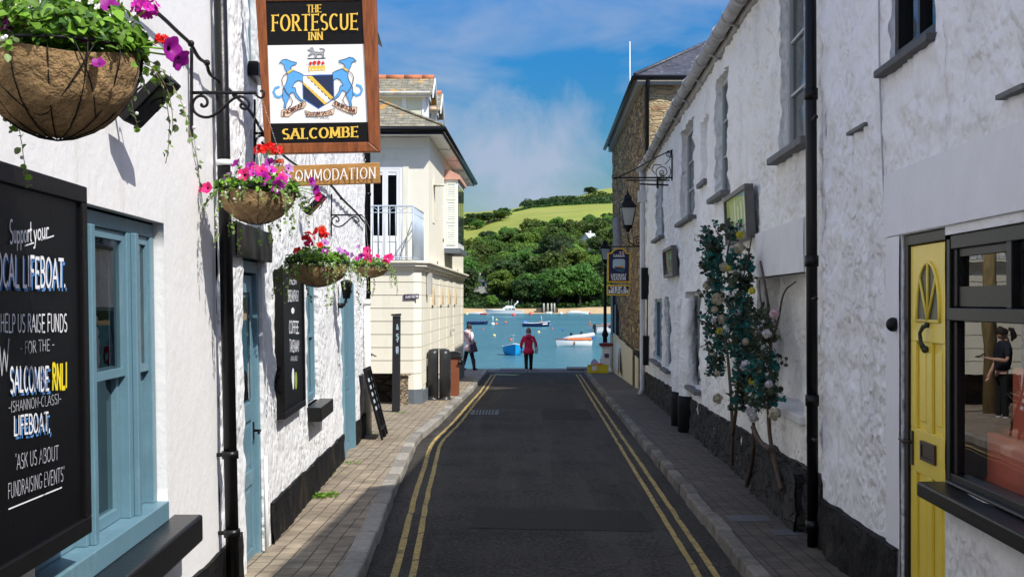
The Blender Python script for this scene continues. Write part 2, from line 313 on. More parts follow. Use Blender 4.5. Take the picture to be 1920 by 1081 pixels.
m_renderN = limewash('cool white limewash', (.81,.81,.84), (.62,.60,.61), (.30,.26,.25), .040)
m_smooth = M('smooth white masonry paint', (.83,.82,.81), .6, .03, 2., .25, 14., dirt=[((.60,.56,.50), .5, 2.2, .60, .75, (1,1,.15)), ((.55,.36,.18), .6, 8., .72, .76, (1.5,1.5,.08))])
m_pblack = M('black plinth paint', (.008,.008,.009), .7, .3, 6., .8, 25., spec=.15, dirt=[((.11,.08,.045), .6, 3., .56, .78, (1,1,.6))])
m_prock = rubble('black painted rubble', [(.008,.008,.009),(.016,.015,.015),(.011,.011,.012),(.03,.027,.024)], (.004,.004,.004), 5.5, (1,1,1.7), 1.0)
m_black = M('gloss black paint', (.005,.005,.006), .34, .2, 10., .12, 30., spec=.28, dirt=[((.6,.6,.58), .8, 13., .735, .75, (1,1,.6))])
m_iron = M('black ironwork', (.006,.006,.007), .5, .2, 20., .1, 60., spec=.25)
m_blue = M('dusty blue paint', (.125,.235,.295), .42, .07, 5., .1, 20., dirt=[((.24,.36,.42), .5, 6., .55, .72, (1,1,.3))])
m_wglass = glassmat('window glass', 1.7, (.55,.6,.6))
m_sglass = glassmat('shop window glass', 1.95, (.95,.96,.96))
m_cream = M('cream masonry paint', (.82,.78,.64), .65, .03, 2., .12, 30., dirt=[((.55,.50,.38), .5, 2.5, .55, .75, (1,1,.2)), ((.40,.36,.27), .4, 7., .62, .76, (1.5,1.5,.12))])
m_creamT = M('white gloss timber', (.82,.82,.80), .4, .03, 4.)
m_slategrey = M('slate grey paint', (.11,.13,.15), .6, .1, 6., .2)
m_road = None
# ------------------------------------------------------------------ ground, road, pavements, kerbs, lines
def roadmat():
    m, nt, b = newmat('asphalt'); N = nt.nodes; L = nt.links
    tc = N.new('ShaderNodeTexCoord')
    n1 = N.new('ShaderNodeTexNoise'); n1.inputs['Scale'].default_value = 42; n1.inputs['Detail'].default_value = 4; L.new(tc.outputs['Object'], n1.inputs['Vector'])
    n2 = N.new('ShaderNodeTexNoise'); n2.inputs['Scale'].default_value = 1.1; n2.inputs['Detail'].default_value = 6; L.new(tc.outputs['Object'], n2.inputs['Vector'])
    v = N.new('ShaderNodeTexVoronoi'); v.inputs['Scale'].default_value = 62; L.new(tc.outputs['Object'], v.inputs['Vector'])
    r1 = N.new('ShaderNodeValToRGB'); e = r1.color_ramp.elements; e[0].position = .38; e[1].position = .66; e[0].color = (.022,.020,.017,1); e[1].color = (.070,.062,.052,1)
    L.new(n1.outputs['Fac'], r1.inputs[0])
    mr = N.new('ShaderNodeMapRange'); mr.inputs['From Min'].default_value = .3; mr.inputs['From Max'].default_value = .7; mr.inputs['To Min'].default_value = .7; mr.inputs['To Max'].default_value = 1.3; L.new(n2.outputs['Fac'], mr.inputs['Value'])
    hv = N.new('ShaderNodeHueSaturation'); L.new(mr.outputs[0], hv.inputs['Value']); L.new(r1.outputs[0], hv.inputs['Color'])
    sp = N.new('ShaderNodeMapRange'); sp.inputs['From Min'].default_value = .16; sp.inputs['From Max'].default_value = .1; L.new(v.outputs['Distance'], sp.inputs['Value'])
    s2 = N.new('ShaderNodeSeparateColor'); L.new(v.outputs['Color'], s2.inputs[0])
    gt = N.new('ShaderNodeMath'); gt.operation = 'GREATER_THAN'; gt.inputs[1].default_value = .90; L.new(s2.outputs[0], gt.inputs[0])
    mm = N.new('ShaderNodeMath'); mm.operation = 'MULTIPLY'; L.new(sp.outputs[0], mm.inputs[0]); L.new(gt.outputs[0], mm.inputs[1])
    def layer(cur, colr, st, scl, lo, hi, amt, det=5, vor=False):
        mp = N.new('ShaderNodeMapping'); mp.inputs['Scale'].default_value = st; L.new(tc.outputs['Object'], mp.inputs['Vector'])
        n = N.new('ShaderNodeTexNoise'); n.inputs['Scale'].default_value = scl; n.inputs['Detail'].default_value = det; n.inputs['Roughness'].default_value = .65; src = n.outputs['Fac']
        L.new(mp.outputs[0], n.inputs['Vector'])
        if vor:
            w_ = N.new('ShaderNodeVectorMath'); w_.operation = 'MULTIPLY_ADD'; w_.inputs[1].default_value = (.7,.7,.7); L.new(n.outputs['Color'], w_.inputs[0]); L.new(mp.outputs[0], w_.inputs[2])
            n = N.new('ShaderNodeTexVoronoi'); n.feature = 'DISTANCE_TO_EDGE'; n.inputs['Scale'].default_value = scl*.6; L.new(w_.outputs[0], n.inputs['Vector']); src = n.outputs['Distance']
        q = N.new('ShaderNodeMapRange'); q.inputs['From Min'].default_value = lo; q.inputs['From Max'].default_value = hi; q.inputs['To Max'].default_value = amt; L.new(src, q.inputs['Value'])
        y = N.new('ShaderNodeMix'); y.data_type = 'RGBA'; y.inputs[7].default_value = colr+(1,); L.new(q.outputs[0], y.inputs[0]); L.new(cur, y.inputs[6]); return y.outputs[2]
    cur = layer(hv.outputs[0], (.075,.068,.058), (2.2,.10,1), 1.3, .48, .68, .65)
    cur = layer(cur, (.012,.012,.012), (1,.6,1), 2.4, .60, .72, .7)
    cur = layer(cur, (.010,.010,.010), (1,.8,1), .75, .007, .002, .45, 3, True)
    cur = layer(cur, (.15,.14,.12), (1,1,1), 24, .60, .70, .7, 5)
    mx = N.new('ShaderNodeMix'); mx.data_type = 'RGBA'; mx.inputs[7].default_value = (.3,.29,.27,1); L.new(mm.outputs[0], mx.inputs[0]); L.new(cur, mx.inputs[6])
    L.new(mx.outputs[2], b.inputs['Base Color']); b.inputs['Roughness'].default_value = .9; b.inputs['Specular IOR Level'].default_value = .15
    bp = N.new('ShaderNodeBump'); bp.inputs['Strength'].default_value = .8; bp.inputs['Distance'].default_value = .006; L.new(n1.outputs['Fac'], bp.inputs['Height']); L.new(bp.outputs[0], b.inputs['Normal'])
    return m
m_road = roadmat()
m_patch = M('newer asphalt patch', (.040,.036,.031), .9, .35, 60., .6, 90., spec=.15)
m_patch2 = M('older grey asphalt patch', (.045,.043,.040), .9, .3, 60., .6, 90., spec=.15)
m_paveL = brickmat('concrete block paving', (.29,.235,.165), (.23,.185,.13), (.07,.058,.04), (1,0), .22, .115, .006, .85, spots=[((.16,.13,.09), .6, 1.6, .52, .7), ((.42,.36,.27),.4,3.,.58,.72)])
m_kerb = M('granite kerb', (.27,.25,.215), .8, .25, 22., .6, 40., island=.32, dirt=[((.12,.11,.09), .6, 5., .55, .72, (1,1,1))])
def yellowmat():
    m = M('worn yellow road paint', (.46,.33,.095), .8, .25, 30., .3, 60., dirt=[((.07,.065,.06), 1., 7., .56, .62, (1,1,1)), ((.07,.065,.06), 1., 38., .55, .60, (1,1,1)), ((.25,.18,.06), .8, 2., .45, .65, (1,1,1))]); return m
m_yellow = yellowmat()
KL = [(-8,-.80),(4,-.86),(8.65,-.97),(13.4,-1.165),(15.2,-1.215),(16.6,-1.27),(18.7,-1.33),(20.3,-1.28),(22.4,-1.2),(27.4,-1.11),(32.9,-.98),(42.1,-.88),(46.5,-.84)]
def lerp_tab(T, y):
    if y <= T[0][0]: return T[0][1]
    for (a,b),(c,d) in zip(T, T[1:]):
        if y <= c: return b + (d-b)*(y-a)/(c-a)
    return T[-1][1]
def kl(Y):
    return (lerp_tab(KL, Y-.6) + lerp_tab(KL, Y) + lerp_tab(KL, Y+.6))/3
def kr(Y): return 1.325 + .0258*Y
QY = 48.4
g = MB()
for (x0,x1) in ((-60,-6),(-6,6),(6,60)):
    g.quad((x0,-14,zg(-14)-.02),(x1,-14,zg(-14)-.02),(x1,QY,zg(QY)-.02),(x0,QY,zg(QY)-.02))
struct(g.build('ground', M('grey yard concrete', (.26,.25,.23), .85, .2, 4., .3, 30.), base=(0,0,0)))
rd = MB(); YS = [-12+.5*i for i in range(119)]
YS = [y for y in YS if y <= 47.2] + [47.2]
for a, b in zip(YS, YS[1:]):
    rd.quad((kl(a)-.02,a,zg(a)),(kr(a)+.02,a,zg(a)),(kr(b)+.02,b,zg(b)),(kl(b)-.02,b,zg(b)))
struct(rd.build('road', m_road, base=(0,0,0)))
# pavements
PW = .16
pl = MB()
for a, b in zip(YS, YS[1:]):
    if a > 46.4: break
    xl = lambda y: (-1.365-.041*y-.25) if y < 19.6 else -3.9
    pl.quad((xl(a),a,zg(a)+.1),(kl(a)-PW+.01,a,zg(a)+.1),(kl(b)-PW+.01,b,zg(b)+.1),(xl(b),b,zg(b)+.1))
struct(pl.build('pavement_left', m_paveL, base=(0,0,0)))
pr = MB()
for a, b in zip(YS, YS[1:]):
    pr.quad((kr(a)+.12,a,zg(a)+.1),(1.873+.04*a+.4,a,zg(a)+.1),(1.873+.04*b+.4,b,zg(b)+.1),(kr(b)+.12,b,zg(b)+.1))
m_paveR = brickmat('shade tinted block paving', (.095,.074,.056), (.07,.056,.044), (.022,.018,.013), (1,0), .22, .115, .006, .85, spots=[((.07,.06,.045), .6, 1.6, .5, .7), ((.10,.12,.05), .5, 2.2, .6, .75)])  # darker copy of the left paving; right side's shade put into the colour
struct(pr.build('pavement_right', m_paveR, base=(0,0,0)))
def kerb(fn, sgn, name, y1):
    k = MB(); y = -10.
    while y < y1:
        L_ = R.uniform(.45,.95); e = min(y+L_, y1); j = R.uniform(-.008,.008); h = R.uniform(-.006,.006)
        a = y+.004; b = e-.004
        xa, xb = fn(a)+j, fn(b)+j
        k.box8([(xa,a,zg(a)-.1),(xa-sgn*PW,a,zg(a)-.1),(xb-sgn*PW,b,zg(b)-.1),(xb,b,zg(b)-.1),
                (xa-sgn*.012,a,zg(a)+.104+h),(xa-sgn*PW,a,zg(a)+.104+h),(xb-sgn*PW,b,zg(b)+.104+h),(xb-sgn*.012,b,zg(b)+.104+h)])
        y = e
    o = k.build(name, m_kerb, base=(0,0,0), bevel=.018); return struct(o)
kerb(kl, 1, 'kerb_left', 46.6)
m_kerb = M('grimy shade tinted kerb', (.17,.155,.13), .85, .3, 22., .6, 40., island=.35, dirt=[((.06,.055,.04), .8, 4., .48, .7, (1,1,1))])  # darkened copy of the kerb granite: shade in the base colour, plus grime
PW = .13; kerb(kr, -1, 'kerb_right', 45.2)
# double yellow lines
def yline(fn, o0, w, name, y1):
    m = MB(); ys = [-10+.3*i for i in range(400)]; ys = [y for y in ys if y < y1]
    ph = R.uniform(0,9)
    ed = [(noise.noise((y*1.7+ph,3.1,0))*.012, noise.noise((y*2.1+ph,9.1,0))*.010) for y in ys]
    for i in range(len(ys)-1):
        a, b = ys[i], ys[i+1]
        m.quad((fn(a)+o0+ed[i][0],a,zg(a)+.005),(fn(a)+o0+w+ed[i][0]+ed[i][1],a,zg(a)+.005),(fn(b)+o0+w+ed[i+1][0]+ed[i+1][1],b,zg(b)+.005),(fn(b)+o0+ed[i+1][0],b,zg(b)+.005))
    return struct(m.build(name, m_yellow, base=(0,0,0)))
yline(kl, .16, .052, 'road_marking', 44.3); yline(kl, .285, .048, 'road_marking', 44.3)
yline(lambda y: kr(y), -.195, .046, 'road_marking', 44.5); yline(lambda y: kr(y), -.315, .044, 'road_marking', 44.5)
def patch(pts, mat, lift):
    m = MB(); m.poly([Vector((x,y,zg(y)+lift)) for x,y in pts]); return struct(m.build('road_patch', mat, base=(0,0,0)))
patch([(-.35,10.9),(1.15,10.7),(1.17,11.9),(-.33,12.1)], m_patch, .003)
patch([(-.45,26.5),(1.3,26.3),(1.4,33.0),(-.1,33.4)], m_patch2, .003)
patch([(.55,23.2),(1.45,23.1),(1.5,26.0),(.6,26.2)], m_patch, .003)
patch([(-.9,29.5),(-.5,29.4),(-.45,36.2),(-.75,36.3)], m_patch, .003)
patch([(-.72,43.4),(.1,43.0),(.3,43.9),(-.5,44.6)], M('green tinted worn paint', (.17,.22,.10), .8, .3, 8.), .007)
# drain cover with its bars
dg = thing('drain_cover', 'slotted iron drain grate set in the road beside the left yellow lines', 'drain', (-.62,25.2,zg(25.2)))
q = MB(); D0, D1, X0, X1 = 24.4, 25.75, -.78, -.26
zz = lambda y: zg(y)+.012
for (x0,x1,y0,y1) in ((X0,X1,D0,D0+.05),(X0,X1,D1-.05,D1),(X0,X0+.03,D0+.05,D1-.05),(X1-.03,X1,D0+.05,D1-.05)):
    q.box8([(x0,y0,zg(y0)-.03),(x1,y0,zg(y0)-.03),(x1,y1,zg(y1)-.03),(x0,y1,zg(y1)-.03),(x0,y0,zz(y0)),(x1,y0,zz(y0)),(x1,y1,zz(y1)),(x0,y1,zz(y1))])
m_iron2 = M('worn cast iron', (.10,.10,.10), .6, .25, 20., .3, 50.)
q.build('frame', m_iron2, dg)
q = MB()
for i in range(8):
    x = X0+.05+i*(X1-X0-.10)/7
    q.box8([(x-.016,D0+.05,zg(D0)-.03),(x+.016,D0+.05,zg(D0)-.03),(x+.016,D1-.05,zg(D1)-.03),(x-.016,D1-.05,zg(D1)-.03),(x-.016,D0+.05,zz(D0)-.002),(x+.016,D0+.05,zz(D0)-.002),(x+.016,D1-.05,zz(D1)-.002),(x-.016,D1-.05,zz(D1)-.002)])
q.build('grate', m_iron2, dg)
q = MB(); q.quad((X0+.03,D0+.05,zg(D0)+.006),(X1-.03,D0+.05,zg(D0)+.006),(X1-.03,D1-.05,zg(D1)+.006),(X0+.03,D1-.05,zg(D1)+.006)); q.build('pit', M('dark drain', (.004,.004,.004), 1.), dg)
# manhole covers in the right pavement
for (x,y,w,l,lab) in ((2.0,9.9,.42,.3,'square iron inspection cover in the right pavement near the black drainpipe'),(1.78,10.6,.34,.34,'small inspection cover in the right pavement nearest the kerb')):
    m = MB(); m.box8([(x,y,zg(y)+.05),(x+w,y,zg(y)+.05),(x+w,y+l,zg(y+l)+.05),(x,y+l,zg(y+l)+.05),(x,y,zg(y)+.104),(x+w,y,zg(y)+.104),(x+w,y+l,zg(y+l)+.104),(x,y+l,zg(y+l)+.104)])
    tag(m.build('inspection_cover', m_iron2), lab, 'cover')
# quay edge
m_stone = M('quay stone', (.16,.15,.14), .85, .3, 6., .6, 20.)
q = MB(); x = -14
while x < 16:
    w = R.uniform(.9,1.5); h = R.uniform(-.01,.015) + .05 + .05*max(0, min(x-.8,2.5))
    q.b2((x+.006,47.2,zg(48)-3.2),(x+w-.006,QY+R.uniform(-.03,.03),zg(48)+h)); x += w
struct(q.build('quay_edge', m_stone, base=(0,48,0), bevel=.02))
q = MB(); q.quad((-14,46.3,zg(46.3)+.002),(16,46.3,zg(46.3)+.002),(16,47.25,zg(47.25)+.002),(-14,47.25,zg(47.25)+.002))
struct(q.build('quay_path', m_stone, base=(0,47,0)))

# ------------------------------------------------------------------ walls with real relief
def fn3(p, s, o=4): return noise.fractal((p[0]*s, p[1]*s, p[2]*s), 1.0, 2.0, o, noise_basis='PERLIN_ORIGINAL')
def wall_mesh(mb, mp, u0, u1, z0, z1, ops, step, amp, back=.5, o0=0.0, ztop=None, zbot=None, scl=4.0, mi=0, rev_mi=None):
    """a wall sheet with relief and with real openings (u0,u1,z0,z1,depth); mp maps (u,z,o) to the world"""
    def cuts(a, b, marks):
        ks = sorted(set([a,b]+[m for m in marks if a < m < b])); out = [ks[0]]
        for p, q in zip(ks, ks[1:]):
            n = max(1, int(round((q-p)/step)))
            out += [p+(q-p)*i/n for i in range(1,n+1)]
        return out
    us = cuts(u0,u1,[m for o in ops for m in o[:2]]); zs = cuts(z0,z1,[m for o in ops for m in o[2:4]])
    A = amp if callable(amp) else (lambda u, z: amp)
    pts = []; nz = len(zs)
    for u in us:
        for z in zs:
            t = (z-z0)/(z1-z0); zz_ = z
            if ztop: zz_ = (zbot(u) if zbot else z0) + ((ztop(u)) - (zbot(u) if zbot else z0))*t
            p = mp(u, zz_, 0); a = A(u, zz_)
            d = (fn3(p, scl, 2)*.9 + fn3(Vector((p.x,p.y,p.z))+Vector((9,4,2)), scl*.35, 2)*.7 )*a*1.25
            pts.append(mp(u, zz_, o0+d))
    fs = []
    def hole(i, j):
        uc = (us[i]+us[i+1])/2; zc = (zs[j]+zs[j+1])/2
        for k, o in enumerate(ops):
            if o[0] < uc < o[1] and o[2] < zc < o[3]: return k
        return -1
    H = [[hole(i,j) for j in range(nz-1)] for i in range(len(us)-1)]
    for i in range(len(us)-1):
        for j in range(nz-1):
            if H[i][j] < 0: fs.append((i*nz+j,(i+1)*nz+j,(i+1)*nz+j+1,i*nz+j+1))
    base = mb.add(pts, fs, mi, True)
    # reveals
    for k, o in enumerate(ops):
        ui = [i for i,u in enumerate(us) if o[0]-1e-6 <= u <= o[1]+1e-6]; zi = [j for j,z in enumerate(zs) if o[2]-1e-6 <= z <= o[3]+1e-6]
        if len(ui) < 2 or len(zi) < 2: continue
        ring = [(i,zi[0]) for i in ui] + [(ui[-1],j) for j in zi[1:]] + [(i,zi[-1]) for i in reversed(ui[:-1])] + [(ui[0],j) for j in reversed(zi[1:-1])]
        vo = [pts[i*nz+j] for i,j in ring]; vi = [mp(us[i],zs[j],-o[4]) for i,j in ring]; n = len(ring)
        mb.add(vo+vi, [(a,(a+1)%n,n+(a+1)%n,n+a) for a in range(n)], mi if rev_mi is None else rev_mi, True)
    return base
def ring_frame(mb, mp, u0, u1, z0, z1, w, o0, o1, mi=0):
    mb.wb(mp,u0,u1,z0,z0+w,o0,o1,mi); mb.wb(mp,u0,u1,z1-w,z1,o0,o1,mi)
    mb.wb(mp,u0,u0+w,z0+w,z1-w,o0,o1,mi); mb.wb(mp,u1-w,u1,z0+w,z1-w,o0,o1,mi)
def window(parent, mp, u0, u1, z0, z1, o, mat, nu=1, nzb=1, fw=.05, bw=.022, th=.05, glass=None, sill=None, sillmat=None, dark=True):
    f = MB(); ring_frame(f, mp, u0, u1, z0, z1, fw, o-th, o)
    iu0, iu1, iz0, iz1 = u0+fw, u1-fw, z0+fw, z1-fw
    for i in range(1,nu):
        u = iu0+(iu1-iu0)*i/nu; f.wb(mp,u-bw/2,u+bw/2,iz0,iz1,o-th+.008,o-.008)
    for j in range(1,nzb):
        z = iz0+(iz1-iz0)*j/nzb; f.wb(mp,iu0,iu1,z-bw/2,z+bw/2,o-th+.010,o-.010)
    fo = f.build('window', mat, parent)
    p = MB(); p.quad(mp(iu0,iz0,o-th*.6),mp(iu1,iz0,o-th*.6),mp(iu1,iz1,o-th*.6),mp(iu0,iz1,o-th*.6)); p.build('pane', glass or m_wglass, fo)
    if sill:
        s = MB(); su0,su1,sz0,sz1,so0,so1 = sill; s.wb(mp,su0,su1,sz0,sz1,so0,so1); s.build('sill', sillmat or mat, fo, bevel=.008)
    return fo
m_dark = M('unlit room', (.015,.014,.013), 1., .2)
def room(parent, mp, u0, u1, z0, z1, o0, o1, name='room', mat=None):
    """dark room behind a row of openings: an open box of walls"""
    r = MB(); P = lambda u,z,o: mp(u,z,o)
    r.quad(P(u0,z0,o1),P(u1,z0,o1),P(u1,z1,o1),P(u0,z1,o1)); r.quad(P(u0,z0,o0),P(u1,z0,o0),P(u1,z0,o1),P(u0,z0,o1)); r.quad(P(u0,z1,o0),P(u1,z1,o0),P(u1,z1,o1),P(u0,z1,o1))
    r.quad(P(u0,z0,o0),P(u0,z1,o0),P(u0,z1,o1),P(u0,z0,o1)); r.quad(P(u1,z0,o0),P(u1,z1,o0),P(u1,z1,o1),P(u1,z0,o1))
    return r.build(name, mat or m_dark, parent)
def pipe_on(parent, pts, r, mat, clips, mp=None, name='downpipe'):
    t = MB(); t.tube(pts, r, 14)
    for c in clips:
        t.lathe([(r*1.02,-.035),(r*1.3,-.035),(r*1.3,.035),(r*1.02,.035)], c, 14)
    return t.build(name, mat, parent)
# ------------------------------------------------------------------ text: a stroke alphabet
def arc(cx, cy, rx, ry, a0, a1, n=9): return [(cx+rx*math.cos(math.radians(a0+(a1-a0)*i/n)), cy+ry*math.sin(math.radians(a0+(a1-a0)*i/n))) for i in range(n+1)]
GL = {
'A':(.72,[[(0.02,0),(.36,1)],[(.36,1),(.70,0)],[(.16,.34),(.56,.34)]]),
'B':(.62,[[(.1,0),(.1,1)],[(.1,1),(.32,1)]+arc(.32,.76,.2,.24,90,-90)+[(.1,.52)],[(.1,.52),(.34,.52)]+arc(.34,.26,.24,.26,90,-90)+[(.1,0)]]),
'C':(.66,[arc(.38,.5,.32,.5,50,310,14)]),
'D':(.7,[[(.1,0),(.1,1)],[(.1,1),(.3,1)]+arc(.3,.5,.34,.5,90,-90,12)+[(.1,0)]]),
'E':(.58,[[(.1,0),(.1,1)],[(.1,1),(.54,1)],[(.1,.52),(.46,.52)],[(.1,0),(.56,0)]]),
'F':(.54,[[(.1,0),(.1,1)],[(.1,1),(.52,1)],[(.1,.52),(.44,.52)]]),
'G':(.72,[arc(.38,.5,.32,.5,50,330,14)+[(.66,.42),(.46,.42)]]),
'H':(.7,[[(.1,0),(.1,1)],[(.6,0),(.6,1)],[(.1,.52),(.6,.52)]]),
'I':(.28,[[(.14,0),(.14,1)]]),
'K':(.66,[[(.1,0),(.1,1)],[(.6,1),(.12,.45)],[(.26,.6),(.62,0)]]),
'L':(.54,[[(.1,0),(.1,1)],[(.1,0),(.52,0)]]),
'M':(.84,[[(.08,0),(.12,1)],[(.12,1),(.42,.15)],[(.42,.15),(.72,1)],[(.72,1),(.76,0)]]),
'N':(.72,[[(.1,0),(.1,1)],[(.1,1),(.62,0)],[(.62,0),(.62,1)]]),
'O':(.76,[arc(.38,.5,.32,.5,90,450,18)]),
'P':(.58,[[(.1,0),(.1,1)],[(.1,1),(.3,1)]+arc(.3,.74,.22,.26,90,-90)+[(.1,.48)]]),
'R':(.64,[[(.1,0),(.1,1)],[(.1,1),(.3,1)]+arc(.3,.76,.22,.24,90,-90)+[(.1,.52)],[(.28,.52),(.62,0)]]),
'S':(.56,[arc(.29,.75,.22,.25,50,270,9)+arc(.29,.25,.22,.25,90,-140,10)[1:]]),
'T':(.62,[[(.31,0),(.31,1)],[(.02,1),(.60,1)]]),
'U':(.7,[[(.1,1),(.1,.34)]+arc(.35,.32,.25,.32,180,360,9)+[(.6,1)]]),
'V':(.68,[[(.02,1),(.34,0)],[(.34,0),(.66,1)]]),
'W':(.9,[[(.02,1),(.24,0)],[(.24,0),(.45,.8)],[(.45,.8),(.66,0)],[(.66,0),(.88,1)]]),
'Y':(.66,[[(.02,1),(.33,.48)],[(.64,1),(.33,.48)],[(.33,.48),(.33,0)]]),
'&':(.8,[[(.74,0),(.22,.72)]+arc(.34,.82,.15,.18,200,-20,8)+[(.12,.34)]+arc(.3,.22,.22,.22,150,300,7)+[(.7,.45)]]),
'-':(.4,[[(.05,.45),(.35,.45)]]), '.':(.2,[[(.08,.0),(.12,.06)]]), ',':(.2,[[(.12,.06),(.06,-.14)]]), "'":(.2,[[(.1,1.05),(.08,.85)]]),
'(':(.3,[arc(.34,.5,.24,.62,120,240,7)]), ')':(.3,[arc(-.04,.5,.24,.62,60,-60,7)]), '+':(.5,[[(.05,.45),(.45,.45)],[(.25,.2),(.25,.7)]]), '!':(.2,[[(.1,1),(.1,.3)],[(.1,.06),(.1,0)]]),
'a':(.46,[arc(.22,.24,.18,.24,60,400,12),[(.4,.48),(.4,0)]]), 'b':(.48,[[(.08,1),(.08,0)],arc(.26,.24,.18,.24,180,-180,12)]),
'e':(.46,[[(.06,.26),(.4,.28)]+arc(.23,.25,.18,.25,20,310,11)]), 'f':(.3,[arc(.26,.84,.14,.16,40,180,5)+[(.12,0)],[(.02,.5),(.26,.5)]]),
'i':(.18,[[(.09,0),(.09,.48)],[(.09,.64),(.09,.7)]]), 'o':(.48,[arc(.24,.24,.19,.24,0,360,12)]),
'p':(.48,[[(.08,.5),(.08,-.32)],arc(.26,.24,.18,.24,180,-180,12)]), 'r':(.32,[[(.08,0),(.08,.48)],[(.08,.3)]+arc(.22,.32,.14,.16,160,40,5)]),
's':(.36,[arc(.18,.36,.13,.12,40,270,7)+arc(.18,.12,.14,.12,90,-150,7)[1:]]), 't':(.34,[[(.16,.85),(.16,.08),(.28,.0)],[(.02,.52),(.3,.52)]]),
'u':(.46,[[(.07,.5),(.07,.18)]+arc(.22,.17,.15,.17,180,360,6)+[(.37,.5)],[(.38,.2),(.4,0)]]), 'y':(.44,[[(.05,.5),(.22,.04)],[(.4,.5),(.16,-.3),(.02,-.3)]]),
}
def text_line(mb, s, mapf, w=.1, serif=False, gap=.06, jit=0., lift=0.0, mi=0, slant=0.0, space=.35):
    """mapf(x in 0..1 along the line, y in letter heights, lift) -> world"""
    x = 0.; st = []
    for ch in s:
        if ch == ' ': x += space; continue
        wd, strokes = GL[ch]
        dy = R.uniform(-jit,jit); dx = R.uniform(-jit,jit)*.4
        for k in strokes: st.append([(x+px+dx+slant*py, py+dy) for px,py in k])
        x += wd+gap
    W = x-gap; n = 0
    def seg(a, b, wa, ext):
        nonlocal n
        dx, dy = b[0]-a[0], b[1]-a[1]; l = math.hypot(dx,dy)
        if l < 1e-6: return
        ux, uy = dx/l, dy/l; nx, ny = -uy*wa/2, ux*wa/2; ex, ey = ux*ext, uy*ext; q = lift+.00012*n; n += 1
        mb.quad(*[mapf(p[0]/W, p[1], q) for p in ((a[0]-ex-nx,a[1]-ey-ny),(b[0]+ex-nx,b[1]+ey-ny),(b[0]+ex+nx,b[1]+ey+ny),(a[0]-ex+nx,a[1]-ey+ny))], mi)
    for k in st:
        for a, b in zip(k, k[1:]):
            dx, dy = abs(b[0]-a[0]), abs(b[1]-a[1]); l = math.hypot(dx,dy) or 1
            ww = w*(.55+.75*dy/l) if serif else w
            seg(a, b, ww, w*.12 if serif else w*.25)
        if serif:
            for p, q in ((k[0],k[1]),(k[-1],k[-2])):
                dy = abs(q[1]-p[1]); dx = abs(q[0]-p[0])
                if min(abs(p[1]),abs(p[1]-1)) < .03 and dy > .3*dx and len(k) <= 3: seg((p[0]-w*1.15,p[1]),(p[0]+w*1.15,p[1]), w*.55, 0)
                elif dx > dy and len(k) == 2: seg((p[0],p[1]-w*.7),(p[0],p[1]+w*.7), w*.5, 0) if p[0] > q[0] else None
def pxline(p0, p1, h0, h1, plane):
    """a baseline given by two points; plane(px,py,lift) carries it onto the board"""
    def f(x, y, q):
        h = h0+(h1-h0)*x; return plane(p0[0]+(p1[0]-p0[0])*x, p0[1]+(p1[1]-p0[1])*x-h*y, q)
    return f
# ------------------------------------------------------------------ THE INN (left)
inn = thing('inn', 'white limewashed inn with dusty blue doors and windows on the left of the street', 'building', (-1.7, 6.0, zg(6)))
IE = 19.65
uo = lambda px, py, o=0: onL(px, py, o)[0]
zo = lambda px, py, o=0: onL(px, py, o)[1]
W1 = (4.25, uo(309,600), .70, 2.07, .05)
D1 = (8.42, uo(494,800), zg(9)+.02, 1.98, .10)
W2 = (uo(576,650), uo(597,650), zo(585,757), 2.0, .10)
D2 = (uo(642,700), uo(661,700), zg(16)+.02, 1.95, .08)
U1 = (uo(466,60), uo(479,60), zo(470,120), 4.6, .10)
w = MB()
amp = lambda u, z: .003 + .017*min(1,max(0,(u-7.4)/.5))
wall_mesh(w, LW, -8, 7.5, -.3, 5.6, [W1], .12, lambda u,z: .003, scl=2.0)
wall_mesh(w, LW, 7.5, IE, -.5, 5.6, [D1,W2,D2,U1], .045, lambda u,z: .005 if z < zg(u)+.5 else .013, scl=7.0, mi=1)
w.quad(LW(IE,-.6),LW(IE,5.6),Vector((-9,IE,5.6)),Vector((-9,IE,-.6)),1)
wal = w.build('wall', [m_smooth, m_render], inn)
# plinth
p = MB()
def lpl(u0,u1):
    wall_mesh(p, LW, u0, u1, 0, 1, [], .06, .012, o0=.022, ztop=lambda u: zg(u)+.1+.30+.02*fn3((u,0,0),1.3), zbot=lambda u: zg(u)+.02, scl=6.)
    n = max(2,int((u1-u0)/.1)); us = [u0+(u1-u0)*i/n for i in range(n+1)]
    for a,b in zip(us,us[1:]):
        ta = zg(a)+.4+.02*fn3((a,0,0),1.3); tb = zg(b)+.4+.02*fn3((b,0,0),1.3)
        p.quad(LW(a,ta,.022),LW(b,tb,.022),LW(b,tb+.004,-.02),LW(a,ta+.004,-.02))
for a,b in ((-8,8.2),(D1[1]+.25,D2[0]-.06),(D2[1]+.06,IE)): lpl(a,b)
p.build('plinth', m_pblack, inn)
room(inn, LW, 3.9, 8.0, -.2, 2.5, -.06, -2.2)
room(inn, LW, D1[0]-.2, W2[1]+.4, -.3, 2.3, -.16, -2.0)
